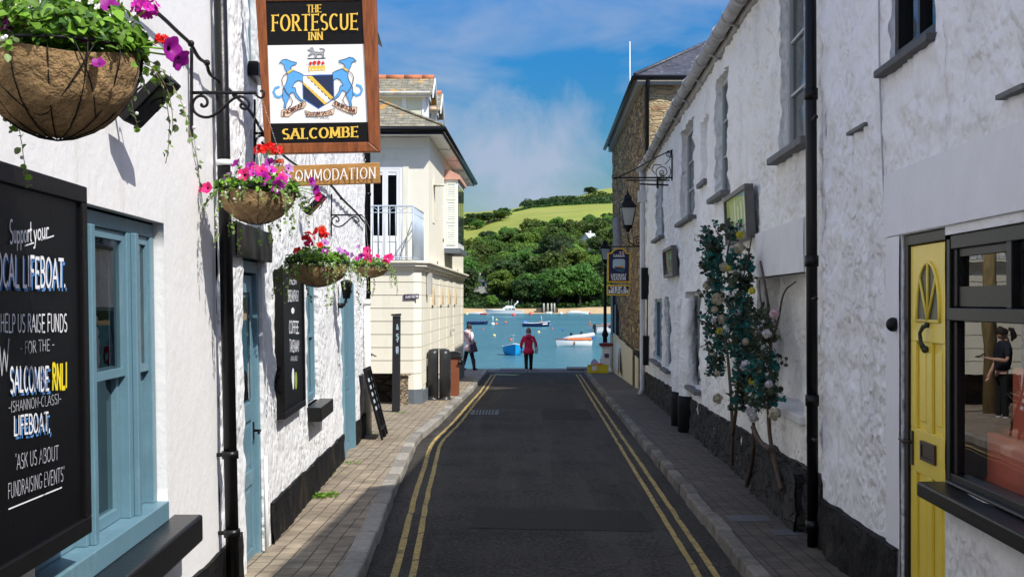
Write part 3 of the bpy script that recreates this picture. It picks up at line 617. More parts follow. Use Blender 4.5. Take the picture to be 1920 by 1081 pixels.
# near window: three lights, sashes
fo = MB(); o1, o0 = -.045, -.13
u0,u1,z0,z1 = W1[0]+.01,W1[1]-.01,W1[2]+.06,W1[3]-.01
mull = [uo(168,600,-.045)-.02, uo(249,600,-.045)]
fo.wb(LW,u0,u1,z1-.06,z1,o0,o1); fo.wb(LW,u0,u1,z0-.09,z0+.0,o0,o1+.055)
for (a,b) in ((u0,u0+.06),(mull[0]-.06,mull[0]+.06),(mull[1]-.085,mull[1]+.085),(u1-.07,u1)):
    fo.wb(LW,a,b,z0,z1-.06,o0,o1)
    if b-a > .1: fo.wb(LW,(a+b)/2-.025,(a+b)/2+.025,z0,z1-.06,o1,o1+.025)
win = fo.build('window', m_blue, inn, bevel=.004)
for (a,b) in ((u0+.06,mull[0]-.06),(mull[0]+.06,mull[1]-.085),(mull[1]+.085,u1-.07)):
    zm = 1.40; s = MB()
    ring_frame(s, LW, a+.004, b-.004, zm-.02, z1-.064, .035, o0+.045, o1-.012)
    ring_frame(s, LW, a+.004, b-.004, z0+.004, zm+.02, .045, o0, o0+.042)
    s.build('sash', m_blue, win)
    g1 = MB(); g1.quad(LW(a+.035,zm,o0+.06),LW(b-.035,zm,o0+.06),LW(b-.035,z1-.1,o0+.06),LW(a+.035,z1-.1,o0+.06))
    g1.quad(LW(a+.045,z0+.05,o0+.02),LW(b-.045,z0+.05,o0+.02),LW(b-.045,zm,o0+.02),LW(a+.045,zm,o0+.02)); g1.build('pane', m_wglass, win)
s = MB(); s.wb(LW, W1[0]-.1, W1[1]+.16, z0-.22, z0-.09, -.05, .135); s.wb(LW, W1[0]-.05, W1[1]+.02, z0-.29, z0-.222, -.02, .06)
s.build('sill', m_black, inn, bevel=.012)
s = MB(); s.wb(LW, W1[0]+.1, W1[1]-.35, z0, z0+.35, -.5, -.35); s.build('window_seat', M('pale board', (.5,.5,.46), .7, .1), inn)
# door under its beam
du0,du1,dz0,dz1 = D1[0]+.07,D1[1]-.09,D1[2],D1[3]-.10
d = MB(); ring_frame(d, LW, D1[0]+.005, D1[1]-.005, D1[2]-.05, D1[3]-.005, .08, -.14, -.02); df = d.build('door_frame', m_blue, inn, bevel=.004)
d = MB()
def panel_door(mb, mp, u0, u1, z0, z1, o, th, cells, rail, rec=.014):
    """a door leaf: stiles and rails proud of recessed panels"""
    mb.wb(mp,u0,u1,z0,z1,o-th,o-rec)
    us = sorted(set([u0,u1])); rows = cells
    for (a,b,cols) in rows:
        n = cols
        for i in range(n):
            pass
    zs = [z0]+[v for r_ in rows for v in r_[:2]]+[z1]
    for i in range(0,len(zs),2): mb.wb(mp,u0,u1,zs[i],zs[i+1],o-rec,o)
    for (a,b,n) in rows:
        wdt = (u1-u0-rail*(n+1))/n
        for i in range(n+1):
            x = u0+i*(wdt+rail); mb.wb(mp,x,x+rail,a,b,o-rec,o)
        for i in range(n):
            x = u0+rail+i*(wdt+rail); mb.wb(mp,x+.035,x+wdt-.035,a+.035,b-.035,o-rec,o-rec+.007)
H = dz1-dz0
panel_door(d, LW, du0, du1, dz0+.01, dz1, -.05, .045, [(dz0+.14,dz0+.58,1),(dz0+.68,dz0+1.02,1),(dz0+1.14,dz1-.12,1)], .11)
dl = d.build('door', m_blue, inn, bevel=.003)
g1 = MB(); g1.wb(LW, du0+.13, du1-.13, dz0+1.17, dz1-.15, -.062, -.052); g1.build('pane', glassmat('door glass', 1.9, (.10,.13,.14)), dl)
h = MB(); h.wb(LW, du1-.075, du1-.045, dz0+.88, dz0+1.0, -.05, -.042); h.tube([LW(du1-.06,dz0+.94,-.045),LW(du1-.06,dz0+.94,-.0),LW(du1-.14,dz0+.93,.0)], .009); h.build('handle', m_iron, dl)
l = MB(); wall_mesh(l, LW, 7.95, D1[1]+.22, D1[3]-.0, D1[3]+.21, [], .05, .01, o0=.05, scl=6.)
ua,ub = 7.95, D1[1]+.22
l.wb(LW, ua, ub, D1[3]+.0, D1[3]+.21, -.10, .038); l.build('lintel', m_black, inn)
# second window and second door
window(inn, LW, W2[0]+.02, W2[1]-.02, W2[2]+.02, W2[3]-.02, -.035, m_blue, 2, 2, .06, .03, .06, sill=(W2[0]-.09,W2[1]+.1,W2[2]-.13,W2[2]+.0,-.05,.13), sillmat=m_black)
d = MB(); ring_frame(d, LW, D2[0]-.04, D2[1]+.02, D2[2]-.06, D2[3]-.01, .1, -.10, .03); df2 = d.build('door_frame', m_blue, inn, bevel=.004)
d = MB(); panel_door(d, LW, D2[0]+.06, D2[1]-.08, D2[2], D2[3]-.11, -.03, .04, [(D2[2]+.15,D2[2]+.85,2),(D2[2]+1.0,D2[3]-.25,2)], .1); d.build('door', m_blue, inn)
window(inn, LW, U1[0]+.02, U1[1]-.02, U1[2]+.02, U1[3]-.02, -.03, m_blue, 2, 3, .06, .03, .06, sill=(U1[0]-.05,U1[1]+.05,U1[2]-.1,U1[2],-.05,.07), sillmat=m_black)
room(inn, LW, U1[0]-.1, U1[1]+.1, U1[2]-.1, 4.8, -.16, -1.0)
# pipes: the thick black stack, the thin one at the far corner and its white foot
def leanpipe(px0,py0,px1,py1,o,r,mat,clips,y0=None):
    u0_,z0_ = onL(px0,py0,o); u1_,z1_ = onL(px1,py1,o); um = (u0_+u1_)/2
    A = Vector(((px0-HX)/F*um, um, CZ+(HY-py0)/F*um)); B = Vector(((px1-HX)/F*um, um, CZ+(HY-py1)/F*um)); d_ = (A-B)
    A = A + d_*.35
    t = MB(); t.tube([B, A], r, 16)
    for c in clips:
        q = B + d_*c; a = d_.normalized()*.022; t.tube([q-a,q+a], r*1.25, 16); t.tube([q, Vector((q.x-o*1.2,q.y,q.z))], .012, 6)
    return t.build('downpipe', mat, inn), B, d_
dp, PB, PD = leanpipe(413,0,437,1085,.07,.038,m_black,[.215,.08])
c = MB(); q = PB+PD*.72; a = PD.normalized(); c.tube([q-a*.02,q+a*.012], .046, 16); c.build('collar', M('white paint', (.8,.8,.78), .5, .02), dp)
leanpipe(689,0,689,560,.05,.045,m_black,[.02,.35])
t = MB(); u_,z_ = onL(687,565,.05); t.tube([LW(u_,zg(u_)+.1,.05),LW(u_,z_,.05)], .052, 14); t.lathe([(.052,-.02),(.062,-.02),(.062,.05),(.052,.05)], LW(u_,z_-.03,.05), 14)
t.build('downpipe', M('white pipe paint', (.78,.78,.74), .5, .04, dirt=[((.6,.4,.1), .7, 5., .6, .75, (1,1,.1))]), inn)
t = MB(); u_ = uo(499,950,.02); t.tube([LW(u_,zg(u_)+.1,.02),LW(u_,.62,.02)], .014, 8); t.build('vent_pipe', m_creamT, inn)
# roof (out of the picture, seen from other places)
r_ = MB(); r_.poly([LW(-8,5.55,.3),LW(IE+.2,5.55,.3),Vector((-6,IE+.2,8.6)),Vector((-6,-8,8.6))]); r_.poly([Vector((-6,-8,8.6)),Vector((-6,IE+.2,8.6)),Vector((-11,IE+.2,5.5)),Vector((-11,-8,5.5))])
m_slateY = brickmat('slate roof along the street', (.10,.11,.13), (.07,.075,.09), (.02,.02,.025), (1,2), .3, .11, .006, .55)
r_.build('roof', m_slateY, inn)
# small black carriage lamp by the second door
cl = thing('wall_lamp', 'small black carriage lamp on the inn wall beside the far blue door', 'lamp', pL(648,560,.1))
u_,z_ = onL(648,540,.09); b = LW(u_,z_,.1)
x = MB(); x.lathe([(.05,-.12),(.085,.06),(.09,.075),(.02,.10)], b, 4, rz=.785); x.build('housing', m_iron, cl)
x = MB(); x.tube([b+Vector((0,0,-.12)), b+Vector((-.03,0,-.2)), LW(u_,z_-.2,.0)], .014, 6); x.lathe([(.05,-.03),(.05,.03)], LW(u_,z_-.2,.01), 8); x.build('arm', m_iron, cl)
# ------------------------------------------------------------------ chalkboards
m_board = M('black chalkboard', (.004,.004,.005), .4, .15, 5., .04, 40., spec=.12)
m_boardf = M('black board frame', (.006,.0055,.006), .45, .15, 12., .1, 60., spec=.2)
m_chalk = M('white chalk pen', (.82,.83,.86), .8, .06, 30.)
m_chalkblue = M('blue chalk pen', (.10,.28,.62), .8, .1, 30.)
m_chalkyel = M('yellow chalk pen', (.85,.68,.02), .8, .06, 30.)
m_chalkgrey = M('thin grey chalk', (.45,.46,.50), .8, .15, 30.)
bu1 = uo(160,650,.06); bz1 = zo(160,352,.06); bz0 = zo(160,1000,.06); bu0 = bu1-1.75
bd = thing('chalkboard', 'large black framed chalkboard about lifeboat fundraising hung on the inn wall below the nearest basket', 'chalkboard', LW((bu0+bu1)/2,bz0,.03))
x = MB(); ring_frame(x, LW, bu0, bu1, bz0, bz1, .06, .0, .075); x.build('frame', m_boardf, bd, bevel=.004)
x = MB(); x.wb(LW, bu0+.055, bu1-.055, bz0+.055, bz1-.055, .005, .06); x.build('board', m_board, bd)
PLB = lambda px, py, q: pL(px, py, .0605+q)
def chalk(lines, parent, plane, name, mat, w=.1, lift=.001, jit=.02, **k):
    for s, p0, p1, h0, h1 in lines:
        m = MB(); text_line(m, s, pxline(p0,p1,h0,h1,plane), w=w, lift=lift, jit=jit, **k); m.build(name, mat, parent)
chalk([('LOCAL LIFEBOAT.', (-16,537), (124,541), 60, 50), ('SALCOMBE', (19,737), (93,732), 47, 42), ('LIFEBOAT,', (27,818), (95,809), 35, 33)], bd, lambda a,b,q: PLB(a+1.6,b+3.2,q), 'lettering', m_chalkblue, w=.12)
chalk([('LOCAL LIFEBOAT.', (-16,535), (123,538), 60, 50), ('SALCOMBE', (19,735), (92,730), 47, 42), ('LIFEBOAT,', (26,815), (94,806), 35, 33)], bd, PLB, 'lettering', m_chalk, w=.13, lift=.005)
chalk([('Support', (18,456), (60,452), 44, 42), ('your', (63,452), (91,444), 40, 36), ('HELP US RAISE FUNDS', (1,622), (126,621), 33, 32)], bd, PLB, 'lettering', m_chalk, w=.105, lift=.003)
chalk([('- FOR THE -', (38,664), (102,655), 23, 20), ('-(SHANNON-CLASS)-', (16,773), (115,755), 20, 18), ("'ASK US ABOUT", (29,880), (110,860), 28, 26), ("FUNDRAISING EVENTS'", (15,934), (121,900), 28, 26), ('NEW', (-30,735), (17,690), 60, 55)], bd, PLB, 'lettering', m_chalkgrey, w=.08, lift=.003)
chalk([('RNLI', (98,730), (126,725), 46, 44)], bd, PLB, 'lettering', m_chalkyel, w=.2, lift=.004)
x = MB()
for a,b in (((16,954),(116,913)),((46,461),(64,455)),((77,450),(101,442))):
    x.quad(PLB(a[0],a[1]+1.2,.002),PLB(b[0],b[1]+1.2,.002),PLB(b[0],b[1]-1.6,.002),PLB(a[0],a[1]-1.6,.002))
x.build('underline', m_chalk, bd)
cu0 = uo(529,650,.055); cu1 = uo(569,650,.055); cz1 = zo(530,505,.055); cz0 = zo(531,786,.055)
cb = thing('chalkboard', 'tall narrow black coffee menu board on the inn wall beyond the first blue door', 'chalkboard', LW((cu0+cu1)/2,cz0,.03))
x = MB(); ring_frame(x, LW, cu0, cu1, cz0, cz1, .05, .0, .07); x.build('frame', m_boardf, cb, bevel=.004)
x = MB(); x.wb(LW, cu0+.045, cu1-.045, cz0+.045, cz1-.045, .005, .055); x.build('board', m_board, cb)
PLC = lambda px, py, q: pL(px, py, .0555+q)
chalk([('FRESH',(543,533),(556,532),14,13),('BREAKFAST',(540,564),(560,564),20,19),('COFFEE.',(542,624),(561,624),23,21),('TAKEAWAY',(543,659),(561,658),22,20)], cb, PLC, 'lettering', m_chalk, w=.13, lift=.001)
chalk([('AVAILABLE',(545,676),(558,675),9,8)], cb, PLC, 'lettering', m_chalkgrey, w=.14, lift=.001)
x = MB()
for (px,py,rx,ry) in ((549,582,3,6),(549.5,706,2.4,17),(550,716,1.6,14)): x.poly([PLC(px+rx*math.cos(t*.5236),py+ry*math.sin(t*.5236),.002+py*1e-6) for t in range(12)])
x.build('drawing', m_chalk, cb)
x = MB(); x.poly([PLC(555+2.2*math.cos(t*.5236),713+17*math.sin(t*.5236),.003) for t in range(12)]); x.build('drawing', M('green chalk', (.3,.42,.06), .8), cb)
# ------------------------------------------------------------------ A boards leaning at the far corner
for k,(lab,pxb,Yb) in enumerate((('black chalk a-board leaning against the inn corner, in front of its twin','698',18.0),('black chalk a-board leaning against the inn corner, behind its twin','696',18.45))):
    Y = Yb; x0 = -1.365-.041*Y; zb = zg(Y)+.102
    foot = Vector((x0+.30,Y,zb)); top = Vector((x0+.045,Y,zb+.98)); ax = (top-foot); n_ = Vector((ax.z,0,-ax.x)).normalized()*.03; W = Vector((0,.48,0))
    ab = thing('pavement_sign', lab, 'sign', foot)
    x = MB()
    for a,b in ((0,.045),(.435,.48)):
        o_ = Vector((0,a,0)); e_ = Vector((0,b,0)); x.box8([foot+o_,foot+e_,foot+e_+n_,foot+o_+n_,top+o_,top+e_,top+e_+n_,top+o_+n_])
    for t0,t1 in ((.95,1.),(.12,.17)):
        a = foot+ax*t0; b = foot+ax*t1; o_=Vector((0,.046,0)); e_=Vector((0,.434,0)); x.box8([a+o_,a+e_,a+e_+n_,a+o_+n_,b+o_,b+e_,b+e_+n_,b+o_+n_])
    x.build('frame', m_boardf, ab)
    x = MB(); a = foot+ax*.171; b = foot+ax*.949; o_=Vector((0,.046,0)); e_=Vector((0,.434,0)); m2 = n_*.4; x.box8([a+o_,a+e_,a+e_+m2,a+o_+m2,b+o_,b+e_,b+e_+m2,b+o_+m2]); x.build('board', m_board, ab)
    x = MB()
    for j in range(5):
        c0 = foot+ax*(.40+.1*j)+n_*.45; x.quad(c0+Vector((0,.12,0)),c0+Vector((0,.36,0)),c0+Vector((0,.36,0))+ax*.05,c0+Vector((0,.12,0))+ax*.05)
    x.build('chalk_drawing', M('pale chalk smudges', (.42,.48,.52), .8, .3), ab)
# ------------------------------------------------------------------ brackets, festoon cable, floodlights
def spiral(cx, cz, r0, r1, a0, a1, n=16): return [(cx+(r0+(r1-r0)*i/n)*math.cos(math.radians(a0+(a1-a0)*i/n)), cz+(r0+(r1-r0)*i/n)*math.sin(math.radians(a0+(a1-a0)*i/n))) for i in range(n+1)]
def make_bracket(label):
    b = thing('hanging_bracket', label, 'bracket', (0,0,0), 'scrolled iron brackets on the inn wall')
    x = MB(); x.box((.008,0,.0),(.012,.025,.46)); x.build('back_plate', m_iron, b)
    x = MB(); x.tube([(0,0,0),(.34,0,0)], .009, 8); x.tube([(.34,0,0),(.352,0,-.02),(.368,0,-.028),(.382,0,-.02),(.386,0,0),(.376,0,.012),(.364,0,.006)], .006, 6); x.build('arm', m_iron, b)
    sc_ = [(815,525),(800,545),(830,560),(862,545),(872,505),(850,460),(800,442),(745,465),(712,530),(725,605),(785,655),(870,672),(955,635),(1040,560),(1110,490),(1185,448),(1260,465),(1300,520),(1285,570),(1240,585),(1205,560),(1210,530),(1235,530)]
    P_ = [Vector(((a-690)/1969, 0, (415-c)/1969)) for a,c in sc_]
    # smooth the scroll
    for _ in range(2):
        q = [P_[0]]
        for a,c in zip(P_,P_[1:]): q += [a*.75+c*.25, a*.25+c*.75]
        P_ = q+[P_[-1]]
    x = MB(); x.tube(P_, .0075, 6); x.build('scroll', m_iron, b)
    return b
BR = [(3.45, 2.86, 'black scrolled iron bracket above the nearest flower basket, out at the inn wall edge'),
      (uo(352,174), zo(352,174), 'black scrolled iron bracket crossing the thick black drainpipe'),
      (uo(472,250), zo(472,250), 'black scrolled iron bracket half hidden behind the inn sign'),
      (uo(618,403), zo(618,403), 'black scrolled iron bracket nearest the cream building')]
b0 = make_bracket(BR[0][2])
for i,(u,z,lab) in enumerate(BR):
    o = b0 if i == 0 else dup(b0, (0,0,0), lab)
    o.location = LW(u,z,.0) + Vector((.012,0,0))
cb_ = MB()
def cable_pts(px, o): return [pL(a,b,o) for a,b in px]
def smooth(P_, k=2):
    for _ in range(k):
        q = [P_[0]]
        for a,c in zip(P_,P_[1:]): q += [a*.75+c*.25, a*.25+c*.75]
        P_ = q+[P_[-1]]
    return P_
cb_.tube(smooth(cable_pts([(250,-10),(300,28),(335,62),(358,82),(372,110),(388,118),(392,140),(410,150),(440,178),(470,208),(500,262),(540,300),(570,318)], .05)), .010, 6)
cb_.tube(smooth(cable_pts([(575,318),(600,335),(620,345),(640,372),(668,398),(686,420)], .05)), .014, 6)
for a,b in ((358,82),(388,118),(440,178),(600,335),(640,372)): cb_.ball(pL(a,b,.055), .018)
tag(cb_.build('festoon_cable', m_iron), 'black cable sagging along the inn wall behind the inn sign and baskets', 'cable')
def flood(u, z, label, s=1.0):
    f = thing('floodlight', label, 'floodlight', LW(u,z,0), 'tilted black floodlights on the inn wall')
    b = LW(u,z,.02)
    d1 = Vector((.70,0,.72)).normalized(); d2 = Vector((.72,0,-.70)).normalized()
    x = MB(); A = b+Vector((.03,-.14,-.06)); L_ = d1*.30*s; T = d2*.055*s; D = Vector((0,.28*s,0))
    x.box8([A,A+L_,A+L_+D,A+D,A+T,A+L_+T,A+L_+D+T,A+D+T]); x.build('housing', m_iron, f, bevel=.006)
    x = MB(); e = .012; n_ = T.normalized()*.003; A2 = A+T+n_
    x.quad(A2+L_*.06+D*.06,A2+L_*.94+D*.06,A2+L_*.94+D*.94,A2+L_*.06+D*.94); x.build('lens', M('dark lamp glass', (.02,.02,.025), .1), f)
    x = MB(); x.tube([b+Vector((-.02,0,-.02)), b+Vector((.05,0,-.02)), A+L_*.35+D*.5], .012, 6); x.tube([Vector((b.x+.12+.06*math.cos(t*.5),b.y,b.z+.02+.06*math.sin(t*.5))) for t in range(-2,7)], .005, 5); x.build('arm', m_iron, f)
flood(uo(214,195), zo(214,195), 'black floodlight tilted upwards on the inn wall beside the nearest basket', .82)
flood(uo(562,385), zo(562,385), 'black floodlight tilted upwards behind the accommodation sign', .75)
# ------------------------------------------------------------------ pub sign
SY = 8.45; SS = F/SY
SP = lambda px, py, q=0.0: Vector(((px-HX)/SS, SY-q, CZ+(HY-py)/SS))
m_wood = M('varnished mahogany frame', (.22,.065,.018), .35, .45, 5., .15, 30., st=(9,9,1.2))
m_gold = M('gold sign paint', (.78,.50,.07), .45, .12, 40.)
m_signblk = M('black sign paint', (.006,.0055,.006), .4, .15, 10., spec=.2)
m_signwht = M('white sign paint', (.82,.82,.80), .5, .03, 10.)
flat = lambda n, c: M(n, c, .5, .06, 30.)
m_hound = flat('sky blue sign paint', (.10,.36,.72)); m_navy = flat('navy sign paint', (.015,.025,.07)); m_mblue = flat('mid blue sign paint', (.02,.13,.48))
m_red = flat('red sign paint', (.60,.02,.02)); m_brown = flat('dark red brown line paint', (.10,.02,.02)); m_flesh = flat('pale buff scroll paint', (.80,.60,.42)); m_greyp = flat('grey sign paint', (.33,.34,.36))
ps = thing('pub_sign', 'painted hanging inn sign with blue hounds, shield and gold letters in a mahogany frame', 'sign', SP(600,289))
outer = [(478,-12),(705,-12),(712,284),(497,289)]; inner = [(498,2),(678,0),(691,266),(508,269)]
x = MB()
for i in range(4):
    j = (i+1)%4; a,b,c_,d_ = outer[i],outer[j],inner[j],inner[i]
    x.prism([SP(*a),SP(*b),SP(*c_),SP(*d_)], (0,.07,0))
    # inner bead
x.build('frame', m_wood, ps, bevel=.006)
x = MB(); x.prism([SP(496,0,-.012),SP(680,-2,-.012),SP(693,268,-.012),SP(506,271,-.012)], (0,.045,0)); x.build('panel', m_signwht, ps)
SQ = lambda px, py, q=0.0: SP(px, py, -.012+q)
def sgn(polys, mat, name, q, par=None, pl=SQ):
    m = MB()
    for k, p in enumerate(polys): m.poly([pl(a,b,q+k*.0004) for a,b in p])
    return m.build(name, mat, par or ps)
sgn([[(497,1),(679,-1),(683,82),(500,84.5)]], m_signblk, 'lettering_panel', .001); sgn([[(505.5,231),(689.5,228.5),(692,267),(507.5,270)]], m_signblk, 'lettering_panel', .001)
def lettering(parent, plane, lines, mat, w, serif=True, q=.002, name='lettering', **k):
    for s,p0,p1,h in lines:
        m = MB(); text_line(m, s, pxline(p0,p1,h,h,plane), w=w, serif=serif, lift=q, jit=0, **k); m.build(name, mat, parent)
lettering(ps, SQ, [('THE',(574.5,22.8),(602,22.3),13.5),('INN',(577,74.5),(605,73.8),14)], m_gold, .135)
lettering(ps, SQ, [('FORTESCUE',(509,57.5),(671,55.2),29)], m_gold, .125, gap=.13)
lettering(ps, SQ, [('SALCOMBE',(529,260.5),(671.5,256.3),18.5)], m_gold, .15, gap=.14)
C8 = lambda pts: [(480+a/4.7, 60+b/4.7) for a,b in pts]
hound = [(200,278),(225,246),(262,236),(300,252),(358,268),(352,286),(322,293),(300,318),(335,341),(378,356),(412,374),(410,440),(375,425),(345,440),(318,486),(345,490),(354,535),(392,590),(420,606),(395,612),(350,575),(328,530),(300,540),(290,580),(264,640),(262,673),(243,668),(250,620),(232,580),(236,500),(268,440),(278,400),(273,360),(252,325),(243,288),(215,270)]
mir = lambda P_: [(1086-a, b-17) for a,b in P_][::-1]
grow = lambda P_, k: [(sum(p[0] for p in P_)/len(P_)+(a-sum(p[0] for p in P_)/len(P_))*k, sum(p[1] for p in P_)/len(P_)+(b-sum(p[1] for p in P_)/len(P_))*k) for a,b in P_]
def strip(parent, mat, name, pts, wd, q, plane=SQ, cl=False):
    m = MB(); P_ = C8(pts)
    n = len(P_)
    for i in range(n if cl else n-1):
        a = P_[i]; b = P_[(i+1)%n]; dx,dy = b[0]-a[0],b[1]-a[1]; l = math.hypot(dx,dy) or 1; nx,ny = -dy/l*wd/2,dx/l*wd/2; ex,ey = dx/l*wd*.3,dy/l*wd*.3
        m.quad(plane(a[0]-ex-nx,a[1]-ey-ny,q+i*.00005),plane(b[0]+ex-nx,b[1]+ey-ny,q+i*.00005),plane(b[0]+ex+nx,b[1]+ey+ny,q+i*.00005),plane(a[0]-ex+nx,a[1]-ey+ny,q+i*.00005))
    return m.build(name, mat, parent)
tail = [(236,552),(200,575),(168,562),(153,525),(168,492),(200,482)]
sgn([C8(hound)], m_hound, 'hound', .003); sgn([C8(mir(hound))], m_hound, 'hound', .003)
strip(ps, m_hound, 'hound_tail', tail, 4.2, .0032); strip(ps, m_hound, 'hound_tail', mir(tail), 4.2, .0032)
strip(ps, m_navy, 'outline', hound, .8, .0045, cl=True); strip(ps, m_navy, 'outline', mir(hound), .8, .0045, cl=True)
lead = [(275,358),(240,385),(226,420),(235,470),(265,530),(300,570),(322,610),(310,645),(280,672)]
strip(ps, m_brown, 'lead', lead, 1.3, .006); strip(ps, m_brown, 'lead', mir(lead), 1.3, .006)
sgn([C8([(272,352),(320,322),(328,336),(280,368)]),C8(mir([(272,352),(320,322),(328,336),(280,368)]))], m_gold, 'collar', .0065)
sgn([C8([(404,380),(683,371),(689,590),(549,676),(411,588)])], m_mblue, 'shield', .002)
sgn([C8([(413,388),(674,380),(679,584),(549,665),(420,582)])], m_navy, 'shield_field', .0034)
def wavy(a, b, n, amp):
    out = []
    for i in range(n+1):
        t = i/n; dx,dy = b[0]-a[0],b[1]-a[1]; l = math.hypot(dx,dy); s = abs(math.sin(t*math.pi*7))*amp
        out.append((a[0]+dx*t - dy/l*s, a[1]+dy*t + dx/l*s))
    return out
sgn([C8([(443,387),(490,385),(682,578),(664,600)]),C8([(412,415),(412,458),(603,640),(628,624)])], m_gold, 'shield_band', .0046)
sgn([C8(wavy((660,598),(446,388),28,-9)[::-1] + [(660,598),(628,622)] + wavy((626,620),(412,430),28,-9) + [(412,388)])], m_signwht, 'shield_band', .0060)
# coronet, torse and the small beast above
sgn([C8([(470,345),(605,340),(608,372),(466,378)])], m_signwht, 'coronet', .003)
sgn([C8([(458,300),(606,294),(606,340),(464,346)])], m_gold, 'coronet', .0036)
m_ = MB()
for (a,b,r_) in ((478,276,13),(513,270,15),(552,268,15),(588,272,12)): m_.poly([SQ(480+(a+r_*math.cos(t*.6283))/4.7, 60+(b+r_*1.25*math.sin(t*.6283))/4.7, .0050) for t in range(10)])
m_.build('coronet_cap', m_red, ps)
m_ = MB()
for (a,b) in ((452,272),(497,256),(534,250),(571,252),(609,266),(472,330),(500,332),(530,331),(560,330),(590,328)): m_.poly([SQ(480+(a+7*math.cos(t*.7854))/4.7, 60+(b+7*math.sin(t*.7854))/4.7, .0056) for t in range(8)])
m_.build('coronet_pearls', m_signwht, ps)
strip(ps, m_navy, 'torse', [(452,233),(610,229)], 1.5, .003)
beast = [(448,160),(470,152),(480,138),(496,134),(502,148),(512,172),(560,176),(590,172),(598,158),(592,150),(570,152),(556,144),(572,142),(600,148),(606,165),(594,185),(598,222),(584,224),(578,198),(540,196),(532,222),(518,224),(515,200),(498,192),(470,212),(455,208),(482,185),(486,172),(470,166)]
sgn([C8(beast)], m_greyp, 'beast', .003); strip(ps, m_navy, 'outline', beast, .5, .0042, cl=True)
rib = [C8([(222,690),(300,672),(432,610),(441,640),(425,664),(345,694),(285,745),(222,742)]), C8([(428,690),(500,712),(600,704),(690,672),(682,722),(600,740),(500,742),(448,745)]), C8([(668,640),(700,604),(780,655),(889,660),(886,714),(850,724),(762,694),(700,662)])]
for r_ in rib: sgn([r_], m_flesh, 'scroll', .003)
for p in ([(222,690),(300,672),(432,610),(441,640),(425,664),(345,694),(285,745),(222,742)],[(428,690),(500,712),(600,704),(690,672),(682,722),(600,740),(500,742),(448,745)],[(668,640),(700,604),(780,655),(889,660),(886,714),(850,724),(762,694),(700,662)]): strip(ps, m_brown, 'outline', p, .7, .0048, cl=True)
c8p = lambda a,b: (480+a/4.7, 60+b/4.7)
lettering(ps, SQ, [('FORTE',c8p(240,738),c8p(428,648),7.5),('SCUTUM SALUS',c8p(436,738),c8p(672,726),6.2),('DUCUM',c8p(692,640),c8p(872,716),7.5)], m_brown, .17, q=.006)
# how it hangs: iron arm from the wall above, out of the frame
br = MB(); zt = SP(600,-30).z; br.tube([LW(SY,zt,0),Vector((SP(720,0).x,SY,zt))], .016, 8); br.tube([LW(SY,zt+.35,0),Vector((LW(SY,zt,.6).x,SY,zt))], .010, 6)
for px in (510,690): br.tube([SP(px,-30),SP(px,-11)], .008, 6)
tag(br.build('sign_bracket', m_iron), 'black iron arm on the inn wall that carries the painted inn sign', 'bracket')
ac = thing('accommodation_sign', 'orange brown wooden accommodation board hanging under the inn sign', 'sign', SP(606,346))
m_oak = M('golden oak board', (.40,.20,.055), .5, .3, 5., .1, 30., st=(1.5,9,9))
x = MB(); x.prism([SP(500,312),SP(711,304.5),SP(712.5,343),SP(502,350)], (0,.045,0)); x.build('board', m_oak, ac, bevel=.004)
lettering(ac, SP, [('ACCOMMODATION',(509,341.5),(705.5,334.2),20)], m_signwht, .085, q=.002, gap=.10)
x = MB()
for px,py in ((516,289),(681,285)):
    for i in range(5):
        a = SP(px+.4*i, py+4.6*i-1, -.02); b = SP(px+.4*i+.3, py+4.6*i+4.2, -.02)
        x.tube([a+Vector((-.006,0,0)) if i%2 else a+Vector((0,-.006,0)), (a+b)/2+(Vector((-.006,0,0)) if i%2 else Vector((0,-.006,0))), b], .0035, 5)
        x.tube([a-Vector((-.006,0,0)) if i%2 else a-Vector((0,-.006,0)), (a+b)/2-(Vector((-.006,0,0)) if i%2 else Vector((0,-.006,0))), b], .0035, 5)
x.build('chain', M('galvanised chain', (.35,.35,.35), .4, .1, metal=.8), ac)

# ------------------------------------------------------------------ hanging baskets
m_coir = M('coir basket liner', (.29,.185,.085), .9, .4, 14., 1.8, 22., dirt=[((.22,.14,.06), .6, 7., .55, .72, (1,1,1))])
m_leafA = leafmat('basket leaves', (.17,.33,.035), .45, .4)
m_leafB = leafmat('variegated trailing leaves', (.20,.28,.11), .4, .3)
m_leafC = leafmat('dark basket leaves', (.05,.13,.025), .4, .3)
m_wht = leafmat('small white blossom', (.85,.85,.82), .1, .3)
FLW = {'magenta': leafmat('magenta petals', (.62,.02,.42), .2, .3), 'pink': leafmat('hot pink petals', (.85,.03,.22), .2, .3), 'purple': leafmat('deep purple petals', (.30,.012,.26), .3, .3),
       'red': leafmat('scarlet petals', (.78,.015,.012), .2, .3), 'orange': leafmat('orange red petals', (.75,.10,.02), .25, .3), 'lilac': leafmat('lilac petals', (.50,.22,.55), .2, .3)}
m_throat = M('dark flower throat', (.05,.004,.03), .7, .1)
def rot_to(n): return Vector(n).normalized().to_track_quat('Z','Y').to_matrix()
